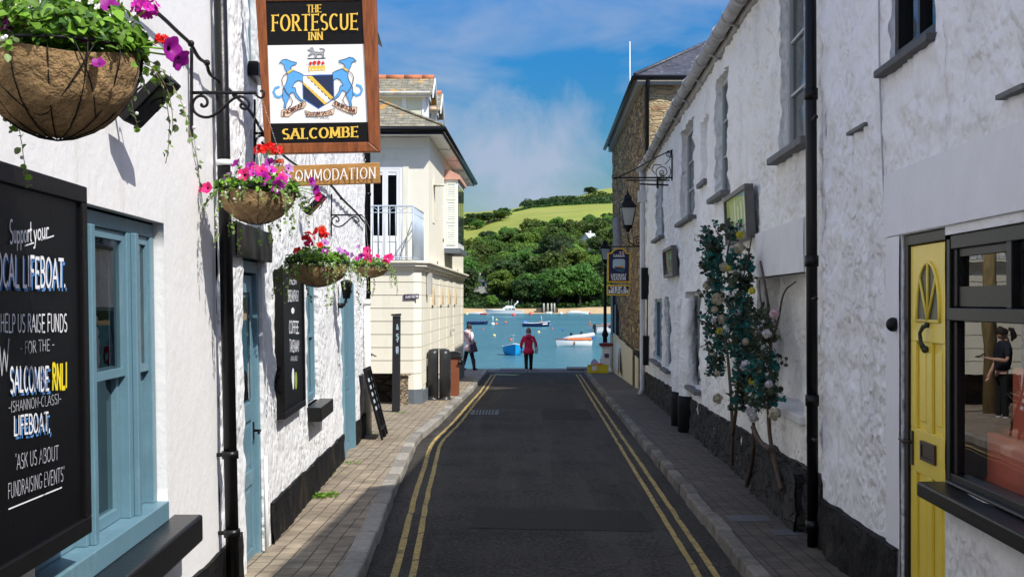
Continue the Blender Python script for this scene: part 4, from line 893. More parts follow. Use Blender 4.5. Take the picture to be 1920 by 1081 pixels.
def leaf(mb, p, n, size, roll, kind=0, mi=0):
    """a rounded, folded leaf with its tip away from the stem"""
    m = rot_to(n) @ Matrix.Rotation(roll, 3, 'Z')
    o_ = [(0,-.5),(.26,-.32),(.42,0),(.34,.32),(0,.55),(-.34,.32),(-.42,0),(-.26,-.32)] if kind == 0 else [(0,-.5),(.12,-.25),(.17,.05),(.10,.35),(0,.6),(-.10,.35),(-.17,.05),(-.12,-.25)]
    vs = [p + m @ Vector((a*size, b*size, abs(a)*size*.45 - b*b*size*.35)) for a,b in o_]
    c_ = p + m @ Vector((0,.02*size,-.02*size))
    mb.add([c_]+vs, [(0,i+1,(i+1)%8+1) for i in range(8)], mi, True)
def petunia(mb, p, n, r_, mi=0, mi2=1):
    m = rot_to(n); prof = []; vs = []; K = 20
    for rr, z in ((.12,-.75),(.2,-.3),(.55,-.02),(1.0,.10)):
        for j in range(K):
            a = 2*math.pi*j/K; lob = 1 if rr < .5 else 1-.16*(1-abs(math.cos(2.5*a)))*(rr)
            zz_ = z + (.10*math.cos(5*a) if rr > .9 else 0)
            vs.append(p + m @ Vector((rr*lob*r_*math.cos(a), rr*lob*r_*math.sin(a), zz_*r_)))
    mb.add(vs, [(i*K+j,i*K+(j+1)%K,(i+1)*K+(j+1)%K,(i+1)*K+j) for i in range(1,3) for j in range(K)], mi, True)
    mb.add(vs, [(j,(j+1)%K,K+(j+1)%K,K+j) for j in range(K)] + [tuple(range(K))], mi2, True)
def geranium(mb, p, r_, n=26, mi=0):
    for i in range(n):
        a = R.uniform(0,6.283); e = R.uniform(-.25,1.0); d = Vector((math.cos(a)*math.sqrt(max(0,1-e*e)), math.sin(a)*math.sqrt(max(0,1-e*e)), e))
        q = p + d*r_*R.uniform(.75,1.05); m = rot_to(d+Vector((R.uniform(-.3,.3),R.uniform(-.3,.3),R.uniform(-.3,.3))))
        s = r_*.42
        for k in range(5):
            w_ = 2*math.pi*k/5+a
            c_ = Vector((math.cos(w_),math.sin(w_),0))*s*.55; t_ = Vector((-math.sin(w_),math.cos(w_),0))*s*.36
            mb.add([q+m@Vector((0,0,-.1*s)), q+m@(c_*.6-t_), q+m@(c_*1.5-t_*.75+Vector((0,0,.18*s))), q+m@(c_*1.5+t_*.75+Vector((0,0,.18*s))), q+m@(c_*.6+t_)], [(0,1,2,3,4)], mi, True)
def basket(label, c, r_, dep, ring, flowers, seed, leafs, trail, mound, extra=0, ecol=()):
    rnd = random.Random(seed)
    b = thing('hanging_basket', label, 'flower basket', c + Vector((0,0,-dep)), 'flower baskets hung along the inn wall')
    # liner
    x = MB(); n = 40; prof = [(math.sin(t*math.pi/2/11), -math.cos(t*math.pi/2/11)) for t in range(12)]
    vs = []
    for i,(a,z) in enumerate(prof):
        for j in range(n):
            w_ = 2*math.pi*j/n
            pil = .028*abs(math.sin(w_*7 + (i//4)*.9))*math.sin(math.pi*min(1,i/11)) ; nn = fn3((math.cos(w_)*3+seed,math.sin(w_)*3,z*4),1.2)*.05
            k = (1+pil+nn)*r_*(a if i else .0001); vs.append(c+Vector((k*math.cos(w_), k*math.sin(w_), dep*z*(1+nn*.5) - (.012*math.sin(w_*3+seed) if i == 11 else 0))))
    x.add(vs, [(i*n+j,i*n+(j+1)%n,(i+1)*n+(j+1)%n,(i+1)*n+j) for i in range(11) for j in range(n)], 0, True)
    x.build('liner', m_coir, b)
    # wire
    x = MB()
    for j in range(14):
        w_ = 2*math.pi*j/14
        x.tube([c+Vector((1.045*r_*math.sin(t*.1428*1.5708)*math.cos(w_), 1.045*r_*math.sin(t*.1428*1.5708)*math.sin(w_), -dep*1.045*math.cos(t*.1428*1.5708)+.02*(t/7))) for t in range(0,8)], .0019*r_/.2, 5)
    for j in range(5):
        w0 = 2*math.pi*j/5+.2; P_ = []
        for t in range(13):
            s = t/12; e = 1.5708*(1-.62*math.sin(math.pi*s)); w_ = w0+s*1.5
            P_.append(c+Vector((1.055*r_*math.sin(e)*math.cos(w_),1.055*r_*math.sin(e)*math.sin(w_),-1.05*dep*math.cos(e)+.015)))
        x.tube(P_, .0019*r_/.2, 5)
    x.tube([c+Vector((1.05*r_*math.cos(t*.2618),1.05*r_*math.sin(t*.2618),.02)) for t in range(25)], .005, 6)
    x.build('wire_frame', m_iron, b)
    x = MB()
    for j in range(3):
        w_ = 2*math.pi*j/3+.6; A = c+Vector((r_*math.cos(w_),r_*math.sin(w_),.02)); n_ = int((ring-A).length/.016)
        for i in range(n_):
            p = A.lerp(ring, i/n_); q = A.lerp(ring,(i+.8)/n_); s = Vector((.0035,0,0)) if i%2 else Vector((0,.0035,0)); x.tube([p,(p+q)/2+s,q], .0016, 4)
    x.build('chain', M('bright chain', (.55,.55,.53), .35, .1, metal=.7), b)
    x = MB(); x.lathe([(.001,-.03),(r_*.95,-.03),(r_*.95,-.012),(.001,-.012)], c, 20); x.build('soil', M('potting soil', (.02,.014,.008), 1., .3), b)
    # foliage mound
    x = MB()
    for i in range(leafs):
        a = rnd.uniform(0,6.283); q = math.sqrt(rnd.random()); rr = r_*1.12*q
        top = mound*(1-.55*q*q)*(.55+.45*fn3((math.cos(a)*q*2+seed,math.sin(a)*q*2,0),1.5)+.2)
        h = rnd.uniform(.0,1.0)**.7*max(.02,top)
        p = c+Vector((rr*math.cos(a),rr*math.sin(a),h+.005)); n_ = Vector((math.cos(a)*q*.9+rnd.uniform(-.7,.7), math.sin(a)*q*.9+rnd.uniform(-.7,.7), .35+rnd.uniform(0,1)))
        leaf(x, p, n_, rnd.uniform(.019,.034)*(1.35 if rnd.random() < .3 else 1)*(1.05 if r_ > .205 else 1.0), rnd.uniform(0,6.28), 0 if rnd.random() < .6 else 1, 0 if rnd.random() < .72 else 2)
    x2 = MB(); x3 = MB()
    for i in range(trail):
        a = rnd.uniform(0,6.283); p = c+Vector((r_*1.05*math.cos(a),r_*1.05*math.sin(a),.01)); L_ = rnd.choice((.06,.09,.12,.16,.30)) * rnd.uniform(.6,1.3); d = Vector((math.cos(a)*.8,math.sin(a)*.8,.1)); P_ = [p]
        for k in range(int(L_/.014)+2):
            d = (d+Vector((rnd.uniform(-.2,.2),rnd.uniform(-.2,.2),-.24))).normalized(); p = p+d*.014; P_.append(p)
            if rnd.random() < .8:
                leaf(x if rnd.random() < .35 else x2, p+Vector((rnd.uniform(-.01,.01),rnd.uniform(-.01,.01),rnd.uniform(-.004,.01))), (rnd.uniform(-1,1)+math.cos(a),rnd.uniform(-1,1)+math.sin(a),.5), rnd.uniform(.012,.024), rnd.uniform(0,6.28))
            if rnd.random() < .07: x3.ball(p+Vector((rnd.uniform(-.012,.012),rnd.uniform(-.02,.01),.008)), .006, 5, 3)
        if L_ > .14: x2.tube(P_[::2], .0014, 3, 1)
    for i in range(int(leafs*.06)):
        a = rnd.uniform(0,6.283); q = rnd.uniform(.5,1.12); p = c+Vector((r_*q*math.cos(a),r_*q*math.sin(a),mound*rnd.uniform(.15,.7)))
        for k in range(4):
            w_ = k*1.57+a; t_ = Vector((math.cos(w_)*.008,math.sin(w_)*.004,math.sin(w_)*.008)); u_ = Vector((-t_.z,0,t_.x)); x3.quad(p,p+t_*.7+u_*.5,p+t_*1.3,p+t_*.7-u_*.5)
    x.build('foliage', [m_leafA, m_leafA, m_leafC], b); x2.build('trailing_stems', [m_leafB, M('dry stem', (.25,.22,.10), .8, .2)], b); x3.build('small_blossom', m_wht, b)
    # flowers: each one its own part on its stalk
    for (kind,colr,px,py,dy,sz,nrm) in flowers:
        Y = c.y+dy; p = at(px,py,Y); f = MB()
        if kind == 'g': geranium(f, p, sz); mats = [FLW[colr]]
        else: petunia(f, p, nrm, sz); mats = [FLW[colr], m_throat]
        n0 = len(mats); foot = c+Vector(((p.x-c.x)*.5,(p.y-c.y)*.5,.0))
        f.tube([foot, (foot+p)/2+Vector((0,0,.02)), p-Vector(nrm).normalized()*sz*.55 if kind != 'g' else p], .0028, 5, n0)
        f.build('geranium' if kind == 'g' else 'petunia', mats+[m_leafA], b)
    for i in range(extra):
        a = rnd.uniform(-2.9,.2); q = rnd.uniform(.35,1.1); p = c+Vector((r_*q*math.cos(a),r_*q*math.sin(a),mound*(1.05-.6*q*q)+.015)); f = MB(); nn_ = Vector((math.cos(a)*.6,math.sin(a)*.8-.2,.6)); petunia(f, p, nn_, rnd.uniform(.022,.034)); f.build('petunia', [FLW[ecol[i%len(ecol)]], m_throat], b)
    return b
def bc(px, py, Y): return at(px, py, Y)
hookpt = lambda i: LW(BR[i][0],BR[i][1],.0)+Vector((.385,0,-.03))
P1 = 'basket of magenta and purple flowers nearest the camera, above the large chalkboard'
basket(P1, bc(108,112,3.45), .207, .205, Vector((bc(108,112,3.45).x,3.45,2.83)), [
 ('g','magenta',272,20,-.02,.034,(0,-1,.4)),('p','purple',10,45,-.17,.032,(-.6,-.6,.5)),('p','purple',45,40,-.15,.026,(.5,-.7,.6)),('p','purple',165,75,-.12,.026,(-.4,-.3,1)),('p','purple',185,118,-.16,.018,(.2,-.8,.6)),
 ('p','purple',322,92,.0,.036,(.9,-.5,-.1)),('p','purple',338,112,.02,.032,(.8,-.3,-.6)),('g','red',303,78,.02,.020,(.5,-.6,.6)),('p','purple',205,10,-.05,.026,(.2,-.8,.5)),('g','magenta',225,-14,.05,.03,(0,0,1))],
 11, 2000, 34, .215)
basket('basket of pink and purple petunias beside the thick black drainpipe', bc(482,362,7.08), .200, .165, hookpt(1), [
 ('p','pink',458,327,-.16,.038,(-.1,-1,.25)),('p','pink',388,352,-.10,.034,(-.3,-1,.2)),('p','pink',376,354,-.06,.026,(-1,-.6,.2)),('p','magenta',494,334,-.18,.040,(.1,-1,.15)),('p','purple',520,350,-.18,.038,(.3,-1,-.2)),('p','magenta',526,341,-.15,.036,(.5,-.9,.2)),
 ('p','lilac',430,330,-.12,.028,(-.6,-.7,.4)),('p','purple',442,306,-.08,.030,(-.6,-.6,.6)),('p','purple',470,322,-.08,.030,(-.3,-.8,.5)),('p','pink',480,318,-.10,.030,(.3,-.8,.5)),('p','lilac',542,315,.0,.026,(.5,-.7,.3)),('p','purple',592,357,-.05,.032,(.9,-.5,-.2)),('p','purple',585,340,.03,.026,(.7,-.7,.2)),('p','pink',596,368,-.06,.028,(.8,-.6,-.4)),
 ('g','red',490,286,.0,.042,(0,0,1)),('g','red',520,284,-.03,.032,(0,0,1)),('g','red',505,276,.05,.032,(0,0,1)),('g','orange',525,305,.02,.024,(0,0,1)),('p','purple',505,303,-.03,.03,(0,-.7,.7)),('p','lilac',424,333,-.12,.024,(-.7,-.8,.2))],
 23, 1050, 44, .13, 10, ('pink','magenta','purple','lilac','pink'))
basket('basket with red geraniums over the tall coffee board', bc(596,498,9.15), .205, .145, hookpt(2), [
 ('g','red',578,447,-.08,.044,(0,0,1)),('g','pink',579,458,-.14,.032,(0,0,1)),('g','red',598,437,.0,.042,(0,0,1)),('g','orange',604,432,.05,.034,(0,0,1)),('g','red',610,443,.0,.032,(0,0,1)),('p','lilac',642,490,-.05,.02,(.3,-.8,.4))],
 37, 1050, 46, .155, 6, ('red','lilac','purple'))
basket('farthest flower basket, pink petunias beside the cream building', bc(694,501,14.45), .200, .115, hookpt(3), [
 ('p','pink',688,470,-.1,.055,(-.2,-1,.3)),('p','pink',690,486,-.17,.05,(0,-1,0)),('p','pink',684,492,-.17,.045,(-.2,-1,-.2)),('p','pink',727,484,-.05,.05,(.4,-1,.2)),('p','pink',733,481,.0,.042,(.8,-.7,.2)),('p','pink',722,492,-.1,.042,(.3,-1,-.3)),('p','lilac',672,462,-.05,.03,(-.3,-.6,.6)),('p','purple',676,480,-.1,.036,(-.4,-.8,.2)),('p','lilac',660,478,-.06,.036,(-.8,-.6,.2))],
 41, 700, 36, .135, 7, ('pink','magenta','pink'))
# weeds along the inn's foot
def weed(pts, label, n=60, s=.05):
    x = MB(); c0 = None
    for (px,py) in pts:
        s_ = (py-607)/1.6; Y = F/s_; X = (px-HX)/s_; p = Vector((X,Y,zg(Y)+.104)); c0 = c0 or p
        for i in range(n):
            a = R.uniform(0,6.28); d = Vector((math.cos(a),math.sin(a),R.uniform(.3,1.6))).normalized(); q = p+Vector((R.uniform(-.09,.09),R.uniform(-.1,.1),0)); leaf(x, q+d*s*.5, d.cross(Vector((-d.y,d.x,.2))), s*R.uniform(.5,1.1), R.uniform(0,6.28), 1)
    return tag(x.build('weed', m_leafA, base=c0), label, 'weed')
weed([(596,932),(612,930)], 'bright green weed clump at the foot of the inn plinth', 80, .055)
weed([(660,868)], 'small weed tuft by the far blue door of the inn', 40, .035)
weed([(700,812)], 'little weed tuft beside the a-boards', 30, .03)
weed([(752,774)], 'weed tuft at the foot of the tall black post', 30, .035)
weed([(808,747)], 'weed tuft at the foot of the litter bin', 36, .04)
weed([(626,887)], 'thin weeds in the paving joints below the inn plinth', 26, .03)
# ------------------------------------------------------------------ CREAM BUILDING (left, far)
def CS(u, z, o=0.0): return Vector((-1.83 + .0248*(u-26.2) + o, u, z))          # its street side
def CF(x, z, o=0.0): return Vector((x, 26.2-o, z))                              # ground floor front
def CU(x, z, o=0.0): return Vector((x, 28.2-o, z))                              # first floor front
crm = thing('cream_building', 'cream stuccoed building with banded ground floor and railed balcony by the water', 'building', (-3,33,zg(33)))
CH = .14; zc = 2.35
x = MB()
xl = -9.; xr = -1.83
zpl = .02
op0 = -2.26
# core walls
x.b2((xl,26.4,.26),(xr-CH-.02,39.9,2.33)); x.b2((op0+.01,26.4,-.75),(xr-CH-.02,39.9,.255)); x.b2((xl,27.9,-.75),(op0+.005,39.9,.255))
x.b2((xl,28.2,2.34),(xr+.046,39.9,5.25)); x.b2((xr-.3,26.45,-.7),(xr-.0,39.8,2.33))
x.add([CS(26.35,-.75,-.03),CS(40,-.75,-.03),CS(40,5.2,-.03),CS(26.35,2.35,-.03)],[(0,1,2)])
x.quad(CS(26.36,-.75,-.025),CS(40,-.75,-.025),CS(40,2.34,-.025),CS(26.36,2.34,-.025)); x.quad(CS(28.2,2.34,-.002),CS(40,2.34,-.002),CS(40,5.25,-.002),CS(28.2,5.25,-.002)); x.quad(CS(40,-.75,-.02),Vector((xl,40,-.75)),Vector((xl,40,5.25)),CS(40,5.25,-.02))
# banded courses, chamfered corner
zs = [.255 + .262*i for i in range(9)]
cz = .0065
def course(z0, z1, xa):
    P0 = [(xa,26.2),(xr-CH,26.2),(xr,26.2+CH)]; Q = (CS(40,0).x, 40.0)
    x.prism([Vector((xa,26.2,z0)),Vector((xr-CH,26.2,z0)),Vector((xr+.0248*CH,26.2+CH,z0)),Vector((xr+.012,26.85,z0)),Vector((xr-.25,26.85,z0)),Vector((xa,26.5,z0))], (0,0,z1-z0))
for i,z in enumerate(zs[:-1]): course(z+cz, z+.262-cz, xl)
course(-.06,.255-cz, op0)
pil = [(26.86,27.25),(28.6,29.3),(30.9,31.7),(33.3,34.1),(35.7,36.5),(39.2,40.0)]
for a,b in pil:
    for z in [-.007]+zs[:-1]: x.prism([CS(a,z+cz,.0),CS(b,z+cz,.0),CS(b,z+cz,-.05),CS(a,z+cz,-.05)], (0,0,.262-2*cz))
for (a,b) in zip([p[1] for p in pil],[p[0] for p in pil][1:]):
    for z in [-.007]+zs[:-1]: x.prism([CS(a+.004,z+cz,-.012),CS(b-.004,z+cz,-.012),CS(b-.004,z+cz,-.05),CS(a+.004,z+cz,-.05)], (0,0,.262-2*cz))
x.build('wall', m_cream, crm)
x = MB(); x.prism([Vector((op0,26.17,-.75)),Vector((xr-CH+.01,26.17,-.75)),Vector((xr+.03,26.17+CH,-.75)),Vector((xr+.03,26.5,-.75)),Vector((op0,26.5,-.75))], (0,0,.69-.0))
x.prism([CS(26.5,-.75,.03),CS(40,-.75,.03),CS(40,-.75,-.01),CS(26.5,-.75,-.01)], (0,0,.64)); x.build('plinth', m_slategrey, crm)
# cornice: moulded band and the terrace on it
x = MB()
for (z0,z1,o) in ((2.335,2.40,.05),(2.40,2.47,.12),(2.47,2.515,.17)):
    x.prism([Vector((xl,26.2-o,z0)),Vector((xr-CH+o*.4,26.2-o,z0)),Vector((xr+o,26.2+CH-o*.4,z0)),CS(40,z0,o),CS(40,z0,-.2),Vector((xr-.2,28.4,z0)),Vector((xl,28.4,z0))], (0,0,z1-z0-.001))
x.build('cornice', m_cream, crm, bevel=.006)
x = MB(); x.prism([Vector((xl,26.03,2.5152)),Vector((xr-CH-.05,26.03,2.5152)),Vector((xr+.02,28.19,2.5152)),Vector((xl,28.19,2.5152))], (0,0,.018)); x.build('terrace', M('lead terrace', (.30,.31,.32), .6, .1), crm)
# first floor front: door with moulded surround, frieze
x = MB(); dx0,dx1 = -3.62, (755-HX)/86.9; dzt = CZ+(HY-311)/86.9
x.wb(CU,dx0-.16,dx0,2.54,dzt+.16,.0,.03); x.wb(CU,dx1,dx1+.13,2.54,dzt+.13,.0,.03); x.wb(CU,dx0,dx1,dzt,dzt+.13,.0,.03)
x.wb(CU,xl,xr-.05,5.0,5.22,.0,.02); x.build('door_surround', m_cream, crm, bevel=.008)
x = MB(); ring_frame(x, CU, dx0, dx1, 2.54, dzt, .07, .0, .022); df_ = x.build('door_frame', m_creamT, crm)
x = MB(); xm = (690-HX)/86.9
leafs_ = [(dx1-.07-.62,dx1-.07-.31),(dx1-.07-.305,dx1-.075)]
for a,b in [(dx1-.07-1.24,dx1-.07-.93),(dx1-.07-.925,dx1-.07-.625)]+leafs_:
    x.wb(CU,a,b,2.6,dzt-.07,.001,.006); 
    ring_frame(x, CU, a, b, 2.61, 3.05, .055, .006, .018); ring_frame(x, CU, a, b, 3.05, dzt-.075, .055, .006, .018)
dr = x.build('door', m_creamT, crm)
x = MB()
for a,b in [(dx1-.07-1.24,dx1-.07-.93),(dx1-.07-.925,dx1-.07-.625)]+leafs_: x.wb(CU,a+.06,b-.06,3.12,dzt-.2,.0065,.010)
x.build('pane', glassmat('dark balcony glass', 1.35, (.05,.05,.06)), dr)
# balcony railing
m_rail = M('pale blue grey rail paint', (.42,.50,.58), .45, .06, metal=.2)
RZ = CZ+(HY-386)/93.9; x = MB(); rx = (774-HX)/F*26.1; ex = (794-HX)/F*28.15
x.tube([(xl,26.1,RZ),(rx,26.1,RZ),(ex,28.15,RZ)], .016, 6); x.tube([(xl,26.1,RZ-.13),(rx,26.1,RZ-.13),(ex,28.15,RZ-.13)], .008, 6); x.tube([(xl,26.1,2.58),(rx,26.1,2.58),(ex,28.15,2.58)], .012, 6)
q = rx; k = 0
while q > -6.5:
    x.tube([(q,26.1,2.53),(q,26.1,RZ)], .009 if k%6 else .016, 5)
    if k%2 == 0: x.tube([(q-.115+.115*math.cos(t*.3927),26.1,RZ-.13-.0+.09*math.sin(t*.3927)) for t in range(9)], .006, 4)
    q -= .115; k += 1
for i in range(1,13):
    t = i/12; x.tube([(rx+(ex-rx)*t,26.1+2.05*t,2.53),(rx+(ex-rx)*t,26.1+2.05*t,RZ)], .009, 5)
x.tube([(rx-.35,26.9,2.55),(rx-.02,26.2,RZ-.3)], .012, 5)
x.build('balcony_railing', m_rail, crm)
# eaves, fascia, gutter, roof
ez = 5.42; fy = 27.78; sx = lambda u: CS(u,0,.30).x
x = MB(); x.prism([Vector((xl,fy,ez-.16)),Vector((sx(fy),fy,ez-.16)),Vector((sx(40.4),40.4,ez-.16)),Vector((CS(40.4,0,-.3).x,40.4,ez-.16)),Vector((CS(28.5,0,-.3).x,28.5,ez-.16)),Vector((xl,28.5,ez-.16))], (0,0,.02))
for u in (30.5,33,35.5,38): x.wb(CS,u,u+.12,ez-.20,ez-.161,.02,.28)
x.build('soffit', M('white soffit', (.78,.76,.70), .6, .06), crm)
x = MB(); x.tube([(xl,fy-.05,ez-.06),(sx(fy)+.05,fy-.05,ez-.06),(sx(40.5)+.05,40.5,ez-.06)], .062, 10); x.b2((xl,fy-.012,ez-.17),(sx(fy),fy+.01,ez-.02)); x.wb(CS,fy,40.4,ez-.17,ez-.02,.295,.315)
x.build('gutter', m_black, crm)
m_slateF = brickmat('lichened slate front', (.27,.24,.16), (.20,.19,.15), (.05,.045,.03), (0,2), .26, .075, .005, .85, spots=[((.55,.26,.03), .85, 2.6, .60, .68), ((.42,.40,.27), .6, 6., .55, .7)])
m_slateS = brickmat('lichened slate side', (.27,.24,.16), (.20,.19,.15), (.05,.045,.03), (1,2), .26, .075, .005, .85, spots=[((.55,.26,.03), .85, 2.6, .60, .68)])
A = Vector((sx(fy)+.04,fy-.04,ez)); t = 2.9; ap = Vector((A.x-t, fy+t, ez+t*.50)); B = Vector((sx(40.5)+.04,40.5,ez)); bp_ = Vector((B.x-t,40.5-t,ez+t*.50))
x = MB(); Lf = Vector((xl,fy-.04,ez)); Lt = Vector((xl,fy+t,ez+t*.5)); x.quad(Lf,A,ap,Lt,0); x.quad(A,B,bp_,ap,1); x.quad(B,Vector((xl,40.5,ez)),Vector((xl,40.5-t,ez+t*.5)),bp_,1); x.quad(Lt,ap,bp_,Vector((xl,40.5-t,ez+t*.5)),0)
rf_ = x.build('roof', [m_slateF,m_slateS], crm)
x = MB(); x.tube([A+Vector((0,0,.02)),ap+Vector((0,0,.02))], .035, 6); x.build('hip', m_slateF, rf_)
# two dormers on the street slope, gable to the street
m_terra = M('terracotta ridge tile', (.52,.17,.07), .7, .2, 9., .2)
def dormer(Yc, hw, zr, ze, xg, near):
    d = MB(); zb = ez+.05
    d.b2((-5.6,Yc-hw,zb),(xg,Yc+hw,ze)); d.prism([Vector((xg-.12,Yc-hw,ze)),Vector((xg-.12,Yc+hw,ze)),Vector((xg-.12,Yc,zr-.03))], (.12,0,0)) ; o_ = d.build('dormer', m_creamT, crm)
    d = MB(); n = 6
    d.b2((-5.2,Yc-hw-.02,ze-.75),(xg-.12,Yc-hw-.001,ze-.08)); d.build('cheek', M('pale green cream boards', (.66,.68,.52), .6, .05), o_)
    d = MB(); 
    for xx in (-2.55,-3.3,xg-.1): d.b2((xx-.05,Yc-hw-.035,ze-.75),(xx+.05,Yc-hw-.021,ze-.06))
    d.b2((-5.2,Yc-hw-.2,ze-.1),(xg+.05,Yc-hw-.021,ze+.02)); d.build('fascia', m_creamT, o_)
    d = MB(); ov = .24
    for s in (-1,1):
        e = [Vector((-5.6,Yc+s*(hw+ov),ze+.03-.1)),Vector((xg+.10,Yc+s*(hw+ov),ze+.03-.1)),Vector((xg+.10,Yc,zr)),Vector((-5.6,Yc,zr))]; d.prism(e, (0,0,.04))
    d.build('dormer_roof', m_slateF, o_)
    d = MB(); xx = -5.6
    while xx < xg: d.tube([(xx,Yc,zr+.035),(min(xx+.42,xg+.1),Yc,zr+.035)], .075, 10); xx += .43
    d.build('ridge_tile', m_terra, o_)
    d = MB()
    for s in (-1,1): d.prism([Vector((xg+.11,Yc+s*(hw+ov),ze-.14)),Vector((xg+.11,Yc+s*(hw+ov),ze-.02)),Vector((xg+.11,Yc,zr+.02)),Vector((xg+.11,Yc,zr-.12))], (.03,0,0))
    d.build('bargeboard', m_creamT, o_)
    d = MB(); d.b2((xg+.002,Yc-hw*.6,ze-.7),(xg+.015,Yc+hw*.6,ze-.1)); d.build('window', m_wglass, o_)
dormer(31.55,.62,7.06,6.62,-1.98,True); dormer(33.4,.58,6.98,6.52,-1.90,False)
# oriel bay with louvred shutter
oz0,oz1 = 3.02,4.72; ou0,ou1 = 32.4,34.9
x = MB(); x.wb(CS,ou0,ou1,oz0,oz1,0,.33); bay = x.build('bay_window', m_creamT, crm)
x = MB(); x.wb(CS,ou0-.08,ou1+.08,oz0-.12,oz0-.001,0,.40); x.build('bay_sill', m_slategrey, bay)
x = MB(); x.prism([CS(ou0-.06,oz1+.001,.38),CS(ou1+.06,oz1+.001,.38),CS(ou1+.06,oz1+.22,.0),CS(ou0-.06,oz1+.22,.0),CS(ou0-.06,oz1+.001,.0),CS(ou1+.06,oz1+.001,.0)][:0] or [CS(ou0-.07,oz1+.001,.39),CS(ou0-.07,oz1+.10,.39),CS(ou0-.07,oz1+.24,.12),CS(ou0-.07,oz1+.24,.0),CS(ou0-.07,oz1+.001,.0)], CS(ou1+.07,0,0)-CS(ou0-.07,0,0)); x.build('bay_roof', M('pink lead roof', (.62,.34,.25), .7, .15, 6.), bay)
x = MB(); bf = lambda xx, z, o: Vector((CS(ou0,0,0).x+xx, ou0-o, z))
for (za,zb_) in ((oz0+.08,oz0+.60),(oz0+.64,oz0+1.16),(oz0+1.2,oz1-.08)):
    ring_frame(x, bf, .05, .28, za, zb_, .03, .0, .02); z = za+.05
    while z < zb_-.05: x.box8([bf(.08,z,.0),bf(.25,z,.0),bf(.25,z-.012,.018),bf(.08,z-.012,.018),bf(.08,z+.03,.0),bf(.25,z+.03,.0),bf(.25,z+.008,.018),bf(.08,z+.008,.018)]); z += .055
x.build('shutter', M('pale louvre paint', (.74,.78,.68), .5, .04), bay)
x = MB()
for i in range(3): x.wb(CS,ou0+.15+i*.76,ou0+.80+i*.76,oz0+.15,oz1-.12,.331,.34)
x.build('pane', m_wglass, bay)
# side details: airbricks, arrow ornaments, downpipe, narrow round headed window
x = MB()
for (px,py) in ((831,450),(861,474),(820,493),(858,507)):
    u = (1.83+.0248*26.2)/(.0248-(px-HX)/F) if 0 else None
    a = (px-HX)/F; u = (-1.83-.0248*26.2)/(a-.0248); z = CZ+(HY-py)/F*u; x.wb(CS,u-.12,u+.12,z-.035,z+.035,.0,.012)
x.build('air_brick', M('dark air brick', (.12,.12,.13), .7, .2), crm)
for u in (28.95,31.3,33.7,36.1):
    x = MB(); x.prism([CS(u-.22,1.62,.0),CS(u+.22,1.62,.0),CS(u,2.02,.0)], CS(0,0,.05)-CS(0,0,0)); x.build('ornament', M('sand stone ornament', (.42,.33,.20), .8, .15), crm)
x = MB(); x.wb(CS,27.5,27.75,1.85,2.3,.0,.1); x.wb(CS,34.7,34.72,.95,1.9,.0,.02); x.wb(CS,34.6,34.85,.9,.98,.0,.08); x.build('bracket', M('grey rainwater head', (.42,.42,.40), .6, .1), crm)
x = MB(); x.wb(CS,29.0,29.5,3.45,4.3,-.0,.012); x.lathe([(.001,-.012),(.25,-.012),(.25,.0)], CS(29.25,4.3,.0), 16) ; x.build('niche', m_cream, crm)
# open undercroft
x = MB(); x.quad((-9,26.9,-1.2),(op0+.3,26.9,-1.2),(op0+.3,26.9,.26),(-9,26.9,.26)); x.build('undercroft_wall', rubble('dark rubble', [(.05,.035,.025),(.03,.022,.016),(.06,.045,.03)], (.012,.01,.008), 4., (1,1,2)), crm)
sn = MB(); 
wall_mesh(sn, lambda u,z,o: Vector((u,25.95-o,z)), (750-HX)/F*25.95, (759-HX)/F*25.95+.06, zg(26)+.05, .23, [], .04, .02, scl=9.)
sn.b2(((750-HX)/F*25.95,25.97,zg(26)+.05),((759-HX)/F*25.95+.05,26.17,.23)); sn.b2(((750-HX)/F*25.95-.03,25.9,.232),((759-HX)/F*25.95+.1,26.16,.262))
m_stoneP = rubble('honey rubble pier', [(.36,.27,.16),(.24,.19,.13),(.42,.34,.22),(.20,.13,.09)], (.10,.08,.055), 7., (1,1,2.4))
tag(sn.build('stone_pier', m_stoneP), 'short rough stone pier behind the tall black post', 'pier')
# small street sign
stn = thing('street_sign', 'small purple street nameplate on the cream banded wall', 'sign', CF((771-HX)/F*26.2,1.8,.03))
sp_ = lambda px,py,q: Vector(((px-HX)/F*26.17, 26.17-q, CZ+(HY-py)/F*26.17))
x = MB(); x.prism([sp_(757,561,0),sp_(785,560,0),sp_(785,550.5,0),sp_(757,551.5,0)], (0,.02,0)); x.build('plate', M('purple black enamel', (.05,.025,.07), .4, .1), stn)
x = MB(); text_line(x, 'ISLAND STREET', pxline((760,558.6),(780,558),4.6,4.6,sp_), w=.16, lift=.002); x.poly([sp_(782.2+1.6*math.cos(t*.785),555.3+2.8*math.sin(t*.785),.002) for t in range(8)]); x.build('lettering', m_signwht, stn)
